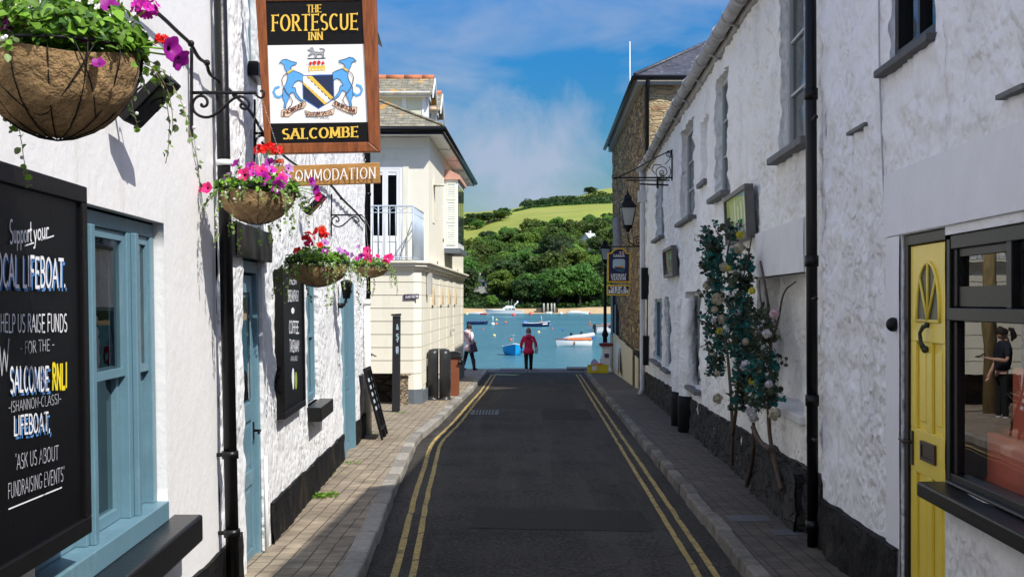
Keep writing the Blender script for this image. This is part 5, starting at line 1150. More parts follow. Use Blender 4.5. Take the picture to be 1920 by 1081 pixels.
# ------------------------------------------------------------------ tall black post sign
mY = 23.8; ms = F/mY; mo = thing('post_sign', 'tall slim black post sign with small pale letters on the left pavement', 'sign', ((742-HX)/ms,mY,zg(mY)+.1))
mp_ = lambda px,py,q=0: Vector(((px-HX)/ms, mY-q, CZ+(HY-py)/ms))
x = MB(); x.prism([mp_(734.5,773),mp_(749,770),mp_(750,592),mp_(736,592)], (0,.16,0)); x.build('post', M('satin black timber', (.02,.021,.024), .45, .15), mo, bevel=.006)
x = MB(); x.prism([mp_(733.5,591.5,.02),mp_(750.5,591.5,.02),mp_(750.5,587.5,.02),mp_(733.5,588.5,.02)], (0,.22,0)); x.build('cap', m_iron, mo)
x = MB()
for i,(s,y,h) in enumerate((('&',617,9),('S',635,9),('T',641,4),('OR',656,6),('E',662,5))): text_line(x, s, pxline((743,y),(747.5,y),h,h,mp_), w=.22, lift=.002)
x.build('lettering', M('pale blue letters', (.40,.52,.58), .6, .1), mo)
x = MB(); x.quad(mp_(742.3,660,.0015),mp_(747.3,660,.0015),mp_(747.3,649,.0015),mp_(742.3,649,.0015)); x.build('sticker', M('lilac sticker', (.45,.42,.60), .6, .1), mo)
# ------------------------------------------------------------------ bins
def litter_bin():
    Y = 27.75; X = (823-HX)/F*Y; zb = zg(Y)+.102
    b = thing('litter_bin', 'tall black double litter bin against the cream building corner', 'bin', (X,Y,zb))
    m_bin = M('black bin plastic', (.022,.023,.025), .35, .2, 6., .06, 30., dirt=[((.5,.5,.48), .6, 16., .70, .73, (1,1,1))])
    for s in (-1,1):
        x = MB(); P_ = []; w = .125; D = .24
        for k in range(9):
            a = math.pi*k/8; P_.append((s*.004+s*(.018+.232*math.sin(a)**.26), -D*math.cos(a)))
        n = len(P_); prof = [(0,1.0),(.03,1.0),(.035,.965),(.12,.955),(.125,.985),(.55,1.0),(.80,.985),(.96,.96),(1.03,.86),(1.055,.55),(1.06,.05)]
        vs = [Vector((X+px*k_, Y+py*k_*1.05, zb+h*1.02)) for h,k_ in prof for px,py in P_]
        x.add(vs, [(i*n+j,i*n+j+1,(i+1)*n+j+1,(i+1)*n+j) for i in range(len(prof)-1) for j in range(n-1)]+[(i*n+n-1,i*n,(i+1)*n,(i+1)*n+n-1) for i in range(len(prof)-1)], 0, True)
        x.build('body', m_bin, b)
    x = MB(); x.wb(lambda u,z,o: Vector((X-.235-o,u,z)), Y-.17, Y-.02, zb+.72, zb+.88, -.02, .012); x.wb(lambda u,z,o: Vector((X+.235+o,u,z)), Y-.12, Y+.08, zb+.45, zb+.62, -.02, .010); x.build('notice', M('white notice', (.75,.75,.72), .5, .05), b)
    x = MB(); x.lathe([(.001,0),(.26,0),(.26,.02)], (X,Y,zb-.002), 20); x.build('base', m_iron, b)
litter_bin()
def dog_bin():
    Y = 29.3; X = (853-HX)/F*Y; zb = zg(Y)+.102
    b = thing('small_bin', 'slim brown bin with a black lid beside the black litter bin', 'bin', (X,Y,zb))
    x = MB(); x.prism([Vector((X-.105,Y-.1,zb)),Vector((X+.095,Y-.1,zb)),Vector((X+.095,Y+.12,zb)),Vector((X-.105,Y+.12,zb))], (.0,0,.84)); x.build('body', M('brown bin plastic', (.20,.065,.028), .5, .12), b, bevel=.012)
    x = MB(); x.box((X+.0,Y+.01,zb+.88),(.27,.29,.08)); x.prism([Vector((X-.13,Y-.135,zb+.921)),Vector((X+.145,Y-.135,zb+.921)),Vector((X+.145,Y-.135,zb+.955)),Vector((X+.05,Y-.135,zb+1.0)),Vector((X-.13,Y-.135,zb+.985))], (0,.27,0)); x.build('lid', M('black lid', (.02,.02,.022), .3, .2), b, bevel=.012)
    x = MB(); P_ = [Vector((X+.13,Y-.08,zb+.86)),Vector((X+.17,Y-.1,zb+.78)),Vector((X+.14,Y-.11,zb+.68))]; x.tube(P_, [.03,.05,.02], 7); x.tube([Vector((X+.12,Y-.1,zb+.8)),Vector((X+.1,Y-.12,zb+.7))], [.03,.035], 7); x.build('liner_bag', M('black bag', (.015,.015,.016), .25, .2), b)
dog_bin()
# ------------------------------------------------------------------ LONG COTTAGE (right)
uR = lambda px, py=565, o=0: onR(px, py, o)[0]
zR = lambda px, py, o=0: onR(px, py, o)[1]
cot = thing('cottage', 'long rough whitewashed cottage with a black plinth along the right pavement', 'building', (3,20,zg(20)))
C0, C1, EV = 9.28, 30.1, 4.72
m_frameg = M('grey green window paint', (.42,.45,.45), .5, .06)
def hole(pxl, pxr, pt, pb, d):
    ua, ub = uR(pxr), uR(pxl); um = (ua+ub)/2; f = lambda py: CZ+(HY-py)/F*um
    return [ua, ub, f(pb), f(pt), d]
UW1 = [uR(1505),uR(1462),2.95,4.45,.22]; UW2 = hole(1341,1362,142,366,.22); UW3 = hole(1314,1327,222,340,.12); UW4 = hole(1277,1300,235,412,.22); UW5 = hole(1230,1244,330,446,.22)
LW1 = hole(1226,1241,560,676,.14); LW2 = hole(1247,1256,556,690,.12); LW3 = hole(1287,1311,546,722,.2)
RC = [uR(1509),uR(1418),.80,1.93,.24]
for o_ in (UW2,UW4,UW5,LW1,LW2,LW3): o_[0] -= .14
UW1[0] = 9.95
ops = [UW1,UW2,UW3,UW4,UW5,LW1,LW2,LW3,RC]
w = MB()
wall_mesh(w, RW, C0, C1, -.55, EV, ops, .045, lambda u,z: .006 if z < zg(u)+.75 or (u < RC[1]+.05 and RC[3]-.02 < z < RC[3]+.44) else .030, scl=6.5)
P = lambda u,z: RW(u,z,-.24)
wall_mesh(w, lambda u,z,o: RW(u,z,-.23+o), RC[0]-.1, RC[1]+.1, RC[2]-.15, RC[3]+.1, [], .05, .03, scl=6.)
for o_ in (UW3,): w.quad(RW(o_[0],o_[2],-o_[4]),RW(o_[1],o_[2],-o_[4]),RW(o_[1],o_[3],-o_[4]),RW(o_[0],o_[3],-o_[4]))
w.quad(RW(C1,-.6,0),RW(C1,EV+.02,0),Vector((9,C1,EV+.02)),Vector((9,C1,-.6)))
w.add([RW(C1,EV,0),Vector((9,C1,EV)),Vector((5.6,C1,7.1))],[(0,1,2)])
w.build('wall', m_renderR, cot)
# smooth rendered lintel band over the recess
x = MB(); wall_mesh(x, RW, uR(1514), uR(1418)-.02, RC[3]-.0, RC[3]+.42, [], .12, .004, o0=.03); x.wb(RW,uR(1514),uR(1418)-.02,RC[3]+.0,RC[3]+.42,-.1,.024); x.build('lintel', M('smooth painted lintel', (.72,.72,.72), .7, .05, 3., .3, 12., dirt=[((.42,.40,.36), .5, 2., .55, .75, (1,1,.3))]), cot)
x = MB(); x.wb(RW, RC[0]-.06, RC[1]+.06, RC[2]-.06, RC[2]+.012, -.27, .05); x.build('sill', M('painted stone sill', (.66,.66,.65), .7, .08, 6., .5, 20.), cot, bevel=.012)
def rplinth(mb, u0, u1, h, o0=.03):
    zt = lambda u: zg(u)+.1+h+.025*fn3((u,3,0),1.6); zb_ = lambda u: zg(u)+.02
    wall_mesh(mb, RW, u0, u1, 0, 1, [], .05, .03, o0=o0, ztop=zt, zbot=zb_, scl=6.)
    n = max(2,int((u1-u0)/.1)); us = [u0+(u1-u0)*i/n for i in range(n+1)]
    for a,b in zip(us,us[1:]): mb.quad(RW(a,zt(a),o0),RW(b,zt(b),o0),RW(b,zt(b)+.01,-.03),RW(a,zt(a)+.01,-.03))
x = MB(); rplinth(x, C0, C1, .50); x.build('plinth', m_prock, cot)
x = MB()
wall_mesh(x, lambda u,z,o: RW(u,z,.10+o), uR(1515), 12.35, zg(11)+.05, zg(11)+.56, [], .05, .02, scl=7.)
x.wb(RW, uR(1515), 12.35, zg(11)+.05, zg(11)+.565, .0, .085); x.build('plinth_step', m_prock, cot)
# round buttresses, black footed
m_bw = m_renderR
for (pl_,pr_,pt,pb,lab) in ((1256,1276,553,724,0),(1268,1290,553,730,1)):
    u = uR((pl_+pr_)/2, 565, .12); x = MB(); zt = 1.75; zb_ = zg(u)+.62; n = 14; K = 26; vs = []
    for i in range(K+1):
        z = zb_+(zt-zb_)*i/K
        for j in range(n):
            a = 2*math.pi*j/n; r_ = .15+.04*fn3((math.cos(a)*2+u,math.sin(a)*2,z*2.2),1.5)-.05*(i/K)
            vs.append(RW(u,z,.02)+Vector((math.cos(a)*r_,math.sin(a)*r_*1.5,0)))
    x.add(vs, [(i*n+j,i*n+(j+1)%n,(i+1)*n+(j+1)%n,(i+1)*n+j) for i in range(K) for j in range(n)]+[tuple(range(K*n,K*n+n))], 0, True)
    bt = x.build('buttress', m_bw, cot)
    x = MB(); x.lathe([(.165,zg(u)+.05),(.17,zb_-.1),(.167,zb_+.02)], RW(u,0,.02), 14, sy=1.5); x.build('base', m_pblack, bt)
room(cot, RW, C0+.05, C1-.1, -.5, 2.2, -.34, -2.5); room(cot, RW, C0+.05, C1-.1, 2.5, EV-.05, -.34, -2.5)
m_slatesill = M('slate sill', (.13,.13,.13), .7, .25, 8., .4, 30.)
def cwin(o_, d, nu, nz_, mat=m_frameg, sh=.11):
    window(cot, RW, o_[0]+.006, o_[1]-.006, o_[2]+.006, o_[3]-.006, -d, mat, nu, nz_, .055, .022, .05, sill=(o_[0]-.12,o_[1]+.10,o_[2]-.06,o_[2]-.002,-.2,.10), sillmat=m_slatesill)
cwin(UW1,.075,2,3); cwin(UW2,.085,2,3); cwin(UW4,.10,2,3); cwin(UW5,.11,2,3)
cwin(LW1,.06,1,1,m_blue); cwin(LW2,.06,1,1,m_frameg); cwin(LW3,.11,2,2)
x = MB(); x.wb(RW, UW3[0]-.04, UW3[1]+.04, UW3[2]-.06, UW3[2]-.003, -.1, .06); x.build('sill', m_slatesill, cot)
# eaves: fascia and old cast gutter
x = MB(); x.wb(RW, C0, C1+.05, EV-.10, EV+.03, -.02, .035); x.build('fascia', M('weathered fascia', (.36,.34,.31), .8, .2, 6., .3), cot)
m_gut = M('weathered pale gutter', (.36,.35,.34), .6, .25, 4., .4, 25., dirt=[((.12,.11,.10), .8, 5., .55, .72, (1,.5,1))])
x = MB(); n = 10; G = lambda u: RW(u,EV+.02+.03*math.sin(u*.4)-.0*u,.125)
u = C0-.0
while u < C1:
    e = min(u+1.83, C1+.1)
    x.tube([G(u),G((u+e)/2),G(e)], .075, 12); x.tube([G(e-.07),G(e+.05)], .09, 12); x.tube([G((u+e)/2-.02),G((u+e)/2+.02)], .083, 12)
    x.tube([G((u+e)/2)+Vector((0,0,-.08)),RW((u+e)/2,EV-.12,.0)], .014, 6); u = e
x.build('gutter', m_gut, cot)
x = MB(); ra = Vector((5.4,C0-12,7.0)); 
x.quad(RW(C0,EV+.06,.14),RW(C1+.08,EV+.06,.14),Vector((5.6,C1+.08,7.1)),Vector((4.8,C0,7.0))); x.quad(Vector((4.8,C0,7.0)),Vector((5.6,C1+.08,7.1)),Vector((9.4,C1+.08,4.7)),Vector((8.6,C0,4.7)))
x.build('roof', m_slateY, cot)
# white rainwater pipe at the far end, with hopper and meter box
m_wp = M('old white pipe paint', (.58,.58,.57), .5, .08, 5., .2)
x = MB(); ue = 29.6; A = RW(ue,zg(ue)+.1,.10); x.tube([A+Vector((-.06,0,0)),A+Vector((0,0,.12)),RW(ue,EV-.35,.10),RW(ue,EV-.05,.12)], .062, 12); x.b2(tuple(RW(ue,3.95,.2)-Vector((0,.10,0))),tuple(RW(ue,4.2,.02)+Vector((0,.10,0)))); x.build('downpipe', m_wp, cot)
x = MB(); x.wb(RW, 28.9, 29.3, 1.75, 2.45, .0, .16); x.build('meter_box', m_iron, cot); x = MB(); x.wb(RW, 28.7, 28.9, .3, .95, .02, .14); x.build('cable_box', m_iron, cot)
t_ = MB(); t_.tube([RW(28.7,.95,.05),RW(28.7,1.8,.05)], .014, 6); t_.build('cable', m_iron, cot)
# glazed display cases on the wall
m_caseg = glassmat('display case glass', 1.18, (.92,.95,.95))
m_case = M('grey bronze case', (.11,.105,.10), .5, .2, 8., .1)
def case(u0,u1,z0,z1,tilt,label,lines):
    c = thing('display_case', label, 'notice case', RW((u0+u1)/2,z0,.05)); mp = lambda u,z,o: RW(u,z,o + tilt*(u1-u)/(u1-u0) + .05*(z-z0))
    x = MB(); ring_frame(x, mp, u0, u1, z0, z1, .05, .0, .09); x.build('frame', m_case, c, bevel=.004)
    x = MB(); x.wb(mp, u0+.04, u1-.04, z0+.04, z1-.04, .0, .03); x.build('backing', M('grey green display paper', (.30,.34,.34), .7, .15, 5.), c)
    x = MB()
    for i in range(lines):
        u = u0+.2+(u1-u0-.5)*i/lines; hh = R.uniform(.4,.8)*(z1-z0); x.quad(mp(u,z0+.08,.032),mp(u+.09,z0+.08,.032),mp(u+.09,z0+.08+hh,.032),mp(u,z0+.08+hh,.032))
    x.build('leaflets', M('pale leaflets', (.72,.74,.76), .6, .1), c)
    x = MB(); x.quad(mp(u0+.05,z0+.05,.075),mp(u1-.05,z0+.05,.075),mp(u1-.05,z1-.05,.075),mp(u0+.05,z1-.05,.075)); x.build('pane', m_caseg, c)
case(uR(1404,415,.09), uR(1360,415,.09), 2.32, 2.84, .02, 'grey glazed display case on the cottage wall above the flower garland', 5)
case(uR(1262,495,.10), uR(1243,495,.10), 2.12, 2.62, .02, 'small grey glazed case on the cottage wall between the lower and upper windows', 2)
# wrought iron sign bracket without its sign
ib = thing('sign_bracket', 'empty wrought iron sign bracket with scrolls projecting from the cottage wall', 'bracket', RW(22.4,4.0,0))
IU = 22.4; s_ = F/IU; ip = lambda px,py: Vector(((px-HX)/s_, IU, CZ+(HY-py)/s_))
x = MB(); x.tube([ip(1260,281),ip(1260,339)], .014, 6); x.tube([ip(1150,333),ip(1261,333)], .014, 6); x.tube([ip(1175,338),ip(1256,338)], .012, 6); x.tube([ip(1200,345),ip(1253,347)], .014, 6); x.tube([ip(1233,332),ip(1233,353)], .018, 6); x.build('arm', m_iron, ib)
x = MB(); x.tube([ip(1261,281),ip(1230,295),ip(1195,315),ip(1158,333)], .010, 6); x.tube([Vector((p[0],IU,p[1])) for p in spiral(ip(1152,331).x,ip(1152,331).z,.04,.04,0,360)], .008, 5); x.build('brace', m_iron, ib)
x = MB()
for cx,cy,r_ in ((1242,323,.15),(1255,288,.07)):
    c_ = ip(cx,cy); x.tube([Vector((p[0],IU,p[1])) for p in spiral(c_.x,c_.z,.012,r_,0,760,34)], .008, 5)
x.tube([ip(1258,285),ip(1256,298),ip(1247,308)], .008, 5); x.tube([ip(1228,326),ip(1222,318),ip(1226,309),ip(1240,309)], .008, 5); x.build('scroll', m_iron, ib)

# ------------------------------------------------------------------ NEAR HOUSE (right): yellow door and shop window
hs = thing('shop_house', 'nearer whitewashed house with a bright yellow door and black shop window on the right', 'building', (2.2,6,zg(6)))
NW = lambda u,z,o=0.0: RW(u,z,o+.03)
H1 = 9.30
nu = lambda px,py=565,o=0: onR(px,py,o+.03)[0]; nz_ = lambda px,py,o=0: onR(px,py,o+.03)[1]
DO = [nu(1772), nu(1692), -.12, 2.06, .085]           # doorway
SW = [2.2, DO[0]-.0, .83, 2.02, .09]                 # shop window
NWU = [nu(1757,60), nu(1668,60), 3.03, 4.3, .12]
nam = lambda u,z: .002 if (z < 2.46 and u < nu(1662)+.02 and z > 1.98) or (z < 2.1 and u > SW[1]-.12 and u < nu(1662)+.02) or z < zg(u)+.6 else .025
w = MB()
wall_mesh(w, NW, DO[0]+.0-.0001, H1, -.5, 5.12, [[DO[0],DO[1],-.12,2.06,.085],[max(NWU[0],DO[0]+.001),NWU[1],3.03,4.3,.12]], .04, nam, scl=7.)
wall_mesh(w, NW, -8, DO[0], -.5, 5.12, [SW,[NWU[0],DO[0],3.03,4.3,.12]] if NWU[0] < DO[0] else [SW], .04, nam, scl=7.)
w.quad(NW(H1,-.6),NW(H1,5.12),RW(H1,5.12,-.3),RW(H1,-.6,-.3))
w.build('wall', m_renderN, hs)
x = MB(); wall_mesh(x, NW, -8, nu(1662), 2.065, 2.42, [], .1, .004, o0=.016, scl=3.); x.build('lintel_band', M('smooth cool white band', (.75,.75,.80), .7, .04, 3., .25, 10.), hs)
x = MB(); wall_mesh(x, NW, DO[1]+.02, nu(1665), -.4, 2.06, [], .1, .003, o0=.012, scl=3.); x.build('door_margin', MATS['smooth cool white band'], hs)
x = MB()
def nplinth(a,b,h):
    zt = lambda u: zg(u)+.1+h+.02*fn3((u,7,0),1.6)
    wall_mesh(x, NW, a, b, 0, 1, [], .05, .02, o0=.045, ztop=zt, zbot=lambda u: zg(u)+.02, scl=6.)
    n = max(2,int((b-a)/.1)); us = [a+(b-a)*i/n for i in range(n+1)]
    for p,q in zip(us,us[1:]): x.quad(NW(p,zt(p),.045),NW(q,zt(q),.045),NW(q,zt(q)+.01,-.03),NW(p,zt(p)+.01,-.03))
nplinth(DO[1]+.03, H1, .36); nplinth(-8, DO[0]-.05, .22); x.build('plinth', m_pblack, hs)
# black joinery
m_jb = M('satin black joinery', (.007,.007,.0075), .4, .2, 10., .08, 40., spec=.25)
x = MB(); x.wb(NW,DO[1]-.085,DO[1]-.005,-.1,2.055,-.083,-.008); x.wb(NW,DO[0]+.0,DO[1]-.085,2.0,2.055,-.083,-.008); x.wb(NW,DO[0]-.06,DO[0]+.008,-.1,2.0,-.083,-.004)
dfr = x.build('door_frame', m_jb, hs, bevel=.004)
m_yel = M('yellow gloss door paint', (.84,.65,.085), .32, .05, 4., .05, 30., dirt=[((.58,.42,.05), .4, 3., .62, .78, (1,1,.4))])
ya, yb, ybot, ytop = DO[0]+.012, DO[1]-.089, -.04, 1.995
x = MB()
W_ = yb-ya; st = .10; md = .09; pw = (W_-2*st-md)/2
rows = [(ybot+.20, .80),(1.03, 1.49)]
yo, rec = -.022, .018
x.wb(NW,ya,yb,ybot,ytop,yo-.04,yo-rec)
for z0,z1 in ((ybot,rows[0][0]),(rows[0][1],rows[1][0])): x.wb(NW,ya,yb,z0,z1,yo-rec,yo)
for z0,z1 in rows:
    for a,b in ((ya,ya+st),(ya+st+pw,ya+st+pw+md),(yb-st,yb)): x.wb(NW,a,b,z0,z1,yo-rec,yo)
    for a,b in ((ya+st,ya+st+pw),(ya+st+pw+md,yb-st)): x.wb(NW,a+.045,b-.045,z0+.045,z1-.045,yo-rec,yo-rec+.010)
x.wb(NW,ya,yb,rows[1][1],ytop,yo-rec,yo); dy = x.build('door', m_yel, hs, bevel=.004)
# the fan shaped light
um = (ya+yb)/2; fz = 1.60; fw, fh = W_*.30, .30
fan = [(um+fw*math.cos(math.pi*k/16), fz+fh*math.sin(math.pi*k/16)**.85) for k in range(17)]
x = MB(); x.poly([NW(a,z,yo+.002) for a,z in fan]); x.build('pane', M('dark fan light glass', (.05,.055,.045), .3, .3, spec=.12), dy)
x = MB(); x.tube([NW(a,z,yo+.004) for a,z in fan]+[NW(um+fw,fz,yo+.004)], .010, 6)
for k in (4,8,12): a,z = fan[k]; x.tube([NW(um,fz,yo+.006),NW(a,z,yo+.006)], .008, 6)
x.build('glazing_bar', m_yel, dy)
x = MB(); kx = um+.0; kz = fz-.02; x.tube([NW(kx,kz,yo),NW(kx,kz-.01,yo+.03),NW(kx+.04,kz-.04,yo+.035),NW(kx+.045,kz-.09,yo+.03),NW(kx+.02,kz-.12,yo+.02)], [.010,.012,.010,.012,.016], 8); x.ball(NW(kx+.02,kz-.125,yo+.014), .02, 8, 6); x.ball(NW(kx,kz,yo+.01), .016, 8, 6); x.build('door_knocker', M('dark iron', (.03,.04,.03), .4, .2), dy)
x = MB(); lz = .93; ring_frame(x, NW, um-.14, um+.12, lz-.05, lz+.05, .018, yo+.001, yo+.014); x.wb(NW,um-.12,um+.10,lz-.03,lz+.03,yo+.001,yo+.008); x.build('letter_box', M('dark bronze', (.06,.045,.035), .4, .2, metal=.5), dy)
x = MB(); x.wb(NW,yb-.065,yb-.025,lz-.10,lz+.08,yo+.001,yo+.010); x.tube([NW(yb-.045,lz+.02,yo),NW(yb-.045,lz+.02,yo+.05),NW(yb+.02,lz+.03,yo+.055)], .009, 6); x.build('handle', M('dark bronze', (.06,.045,.035)), dy)
x = MB(); x.wb(NW,DO[0]-.05,DO[1]+.0,zg(7)+.05,-.045,-.24,.06); x.build('doorstep', m_slatesill, hs)
# shop front window
x = MB(); tz = 1.64; s0,s1 = SW[0], DO[0]-.061
x.wb(NW,s0,s1,1.95,2.015,-.09,-.008); x.wb(NW,s0,s1,tz-.03,tz+.03,-.09,.012); x.wb(NW,s0,s1,SW[2],SW[2]+.05,-.09,-.008)
mu = [s1-.05, nu(1893,520), nu(1893,520)-.95, 3.3]
for a in mu[1:]: x.wb(NW,a-.035,a+.03,tz+.03,1.95,-.09,.005)
x.wb(NW,s1-.06,s1,SW[2]+.05,tz-.035,-.2,-.02); x.wb(NW,s1-.06,s1,tz+.035,1.95,-.2,-.02)
sfr = x.build('window', m_jb, hs, bevel=.004)
ed = [s1-.035]+mu[1:]+[s0]
for b,a in zip(ed,ed[1:]):
    aa,bb = a+.031,b-.036 if b != s1-.035 else b
    y = MB(); ring_frame(y, NW, aa, bb, tz+.037, 1.948, .035, -.07, -.03); y.wb(NW,aa+.035,bb-.035,tz+.072,tz+.13,-.07,-.03); y.build('casement', m_jb, sfr)
    y = MB(); y.quad(NW(aa+.035,tz+.13,-.05),NW(bb-.035,tz+.13,-.05),NW(bb-.035,1.913,-.05),NW(aa+.035,1.913,-.05)); y.build('pane', m_sglass, sfr)
y = MB(); y.quad(NW(s0,SW[2]+.05,-.04),NW(s1-.035,SW[2]+.05,-.04),NW(s1-.035,tz-.03,-.04),NW(s0,tz-.03,-.04)); y.build('pane', m_sglass, sfr)
y = MB(); y.wb(NW,s0-.1,DO[0]+.03,SW[2]-.075,SW[2]-.002,-.05,.13); y.wb(NW,s0-.1,s1,SW[2]-.0,SW[2]+.02,-.21,.02); y.build('sill', m_jb, sfr, bevel=.01)
room(hs, NW, 0.5, 8.8, -.2, 2.3, -.095, -4.0, 'room', M('dim shop interior', (.10,.085,.07), 1., .2))
# terracotta counter inside
m_cnt = M('terracotta painted boards', (.58,.12,.065), .55, .12, 3., .15, 20.)
ct = thing('shop_counter', 'terracotta red counter seen through the black shop window', 'counter', NW(4.6,.3,-.7))
x = MB(); 
for i in range(3): x.wb(NW,1.8,6.72,.42+i*.217,.632+i*.217,-.75,-.27)
x.build('front_boards', m_cnt, ct)
x = MB(); x.wb(NW,1.8,6.76,1.072,1.10,-.8,-.24); x.build('counter_top', m_cnt, ct)
x = MB(); x.wb(NW,1.8,5.95,.2,1.40,-.235,-.20); x.build('side_panel', m_cnt, ct)
x = MB(); x.wb(NW,1.8,6.26,.45,1.085,-.19,-.165); x.build('apron', m_cnt, ct)
x = MB(); x.wb(NW,5.2,5.6,1.401,1.46,-.30,-.205); x.build('tray', M('yellow tray', (.5,.42,.06), .5, .1), ct)
# upper window, cables, slate drips, round bell
window(hs, NW, NWU[0]+.006, NWU[1]-.006, NWU[2]+.006, NWU[3]-.006, -.03, m_jb, 2, 2, .07, .035, .07, glass=m_sglass, sill=(NWU[0]-.02,NWU[1]+.14,NWU[2]-.045,NWU[2]-.002,-.1,.06), sillmat=M('dark slate sill', (.06,.06,.06), .6, .2, 8.))
room(hs, NW, 5, 8.6, 2.9, 4.6, -.2, -2)
x = MB(); x.tube(smooth([onn for onn in (NW(nu(1645,0,.02),5.0,.02),NW(nu(1648,90,.02),nz_(1648,90,.02),.02),NW(nu(1651,200,.02),nz_(1651,200,.02),.02),NW(nu(1655,310,.02),nz_(1655,310,.02),.02),NW(nu(1655,372,.02),nz_(1655,372,.02),.01))]), .006, 5); x.build('cable', M('painted cable', (.45,.45,.48), .7, .1), hs)
for (a,b,py) in ((1598,1632,242),(1884,1935,172)):
    u0_,u1_ = nu(b,py),nu(a,py); z_ = nz_((a+b)/2,py); x = MB(); x.wb(NW,u0_,u1_,z_-.010,z_+.010,-.02,.04); x.build('slate_drip', m_slatesill, hs)
x = MB(); x.ball(NW(nu(1671,608,.04),nz_(1671,608,.04),.03), .040, 12, 8); x.build('bell', m_iron, hs)
x = MB(); x.quad(NW(-8,5.14,.12),NW(H1+.1,5.14,.12),Vector((5.3,H1+.1,7.3)),Vector((4.6,-8,7.3))); x.quad(Vector((4.6,-8,7.3)),Vector((5.3,H1+.1,7.3)),Vector((8.8,H1+.1,4.8)),Vector((8.,-8,4.8))); x.build('roof', m_slateY, hs)  # unseen eaves, raised to throw shadow further over the left pavement
# black drainpipe between the two houses
pu = 9.40; x = MB(); x.tube([RW(pu,zg(pu)+.1,.085),RW(pu,5.0,.105)], .041, 16)
for z in (2.0,3.2,4.2,1.0,.1): x.tube([RW(pu,z-.05,.085+z*.004),RW(pu,z+.03,.085+z*.004)], .050, 16)
for z in (1.72,.72,3.0): x.tube([RW(pu-.06,z,.10),RW(pu-.19,z,.10)], .010, 6); x.ball(RW(pu-.19,z,.10), .018, 6, 4)
x.build('downpipe', m_black, hs)
x = MB(); x.wb(lambda u,z,o: RW(u,z,.10)+Vector((-.0425,0,0))+Vector((-o,0,0)), pu-.016, pu+.016, .985, 1.02, .0, .002); x.build('sticker', m_signwht, hs)
# ------------------------------------------------------------------ STONE BUILDING
stb = thing('stone_building', 'tall rubble stone building with a hipped slate roof at the quay end', 'building', (4,39,zg(39)))
S0,S1 = 32.0,46.3
TS = lambda u,z,o=0.0: Vector((3.22+.024*(u-32)-o,u,z))
TF = lambda x_,z,o=0.0: Vector((x_,32.0-o,z))
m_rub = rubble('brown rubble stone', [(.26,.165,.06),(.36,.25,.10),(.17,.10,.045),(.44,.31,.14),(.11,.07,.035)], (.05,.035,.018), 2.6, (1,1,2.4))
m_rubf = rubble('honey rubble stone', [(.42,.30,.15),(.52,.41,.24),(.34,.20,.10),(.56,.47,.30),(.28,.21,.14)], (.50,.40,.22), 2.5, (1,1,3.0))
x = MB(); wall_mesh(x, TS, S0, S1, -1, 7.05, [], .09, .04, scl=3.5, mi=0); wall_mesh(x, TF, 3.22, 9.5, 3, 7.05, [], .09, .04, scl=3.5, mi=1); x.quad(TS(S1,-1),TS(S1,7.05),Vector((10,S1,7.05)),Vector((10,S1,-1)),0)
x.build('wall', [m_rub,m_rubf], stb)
x = MB(); e = 7.2; x.quad(Vector((2.98,31.75,e)),Vector((3.33,46.5,e)),Vector((6.2,43.0,e+1.75)),Vector((6.0,34.8,e+1.75)),1); x.add([Vector((2.98,31.75,e)),Vector((6.0,34.8,e+1.75)),Vector((9.0,34.8,e+1.75)),Vector((12.,31.75,e))],[(0,3,2,1)],0); x.quad(Vector((6.0,34.8,e+1.75)),Vector((6.2,43,e+1.75)),Vector((9.2,43,e+1.75)),Vector((9.0,34.8,e+1.75)),1); x.quad(Vector((3.33,46.5,e)),Vector((12,46.5,e)),Vector((9.2,43,e+1.75)),Vector((6.2,43,e+1.75)),1)
m_sl0 = brickmat('dark slate front', (.075,.078,.095), (.05,.053,.068), (.015,.015,.02), (0,2), .28, .1, .005, .5, spots=[((.40,.40,.40), .8, 7., .66, .72)])
m_sl1 = brickmat('dark slate side', (.075,.078,.095), (.05,.053,.068), (.015,.015,.02), (1,2), .28, .1, .005, .5)
rfs = x.build('roof', [m_sl0,m_sl1], stb); x = MB(); x.tube([Vector((2.98,31.75,e+.01)),Vector((6.0,34.8,e+1.76))], .05, 6); x.build('hip', m_sl1, rfs)
x = MB(); x.tube([(12,31.72,e-.07),(2.95,31.72,e-.07),(3.30,46.5,e-.07)], .06, 10); x.build('gutter', m_black, stb)
x = MB(); x.b2((3.05,31.82,e-.22),(12,31.86,e-.03)); x.b2((3.05,31.861,e-.05),(12,32.0,e-.03)); x.wb(TS,31.9,46.4,e-.2,e-.03,.10,.14); x.wb(TS,31.9,46.4,e-.2,e-.17,.0,.099); x.build('fascia', M('grey white fascia', (.30,.30,.29), .6, .1), stb)
x = MB(); x.tube([TF(3.30,e-.1,.3),TF(3.30,e-.4,.07),TF(3.30,2.5,.07)], .055, 10); x.build('downpipe', m_black, stb)
x = MB()
pts_ = [TS(42.2,4.3,.06),TS(41.5,3.9,.08),TS(41.2,3.2,.07),TS(41.6,2.9,.05)]; x.tube(smooth(pts_), .16, 7); x.build('ivy_stem', M('grey dead ivy stem', (.25,.24,.23), .8, .2, 8., .5), stb)
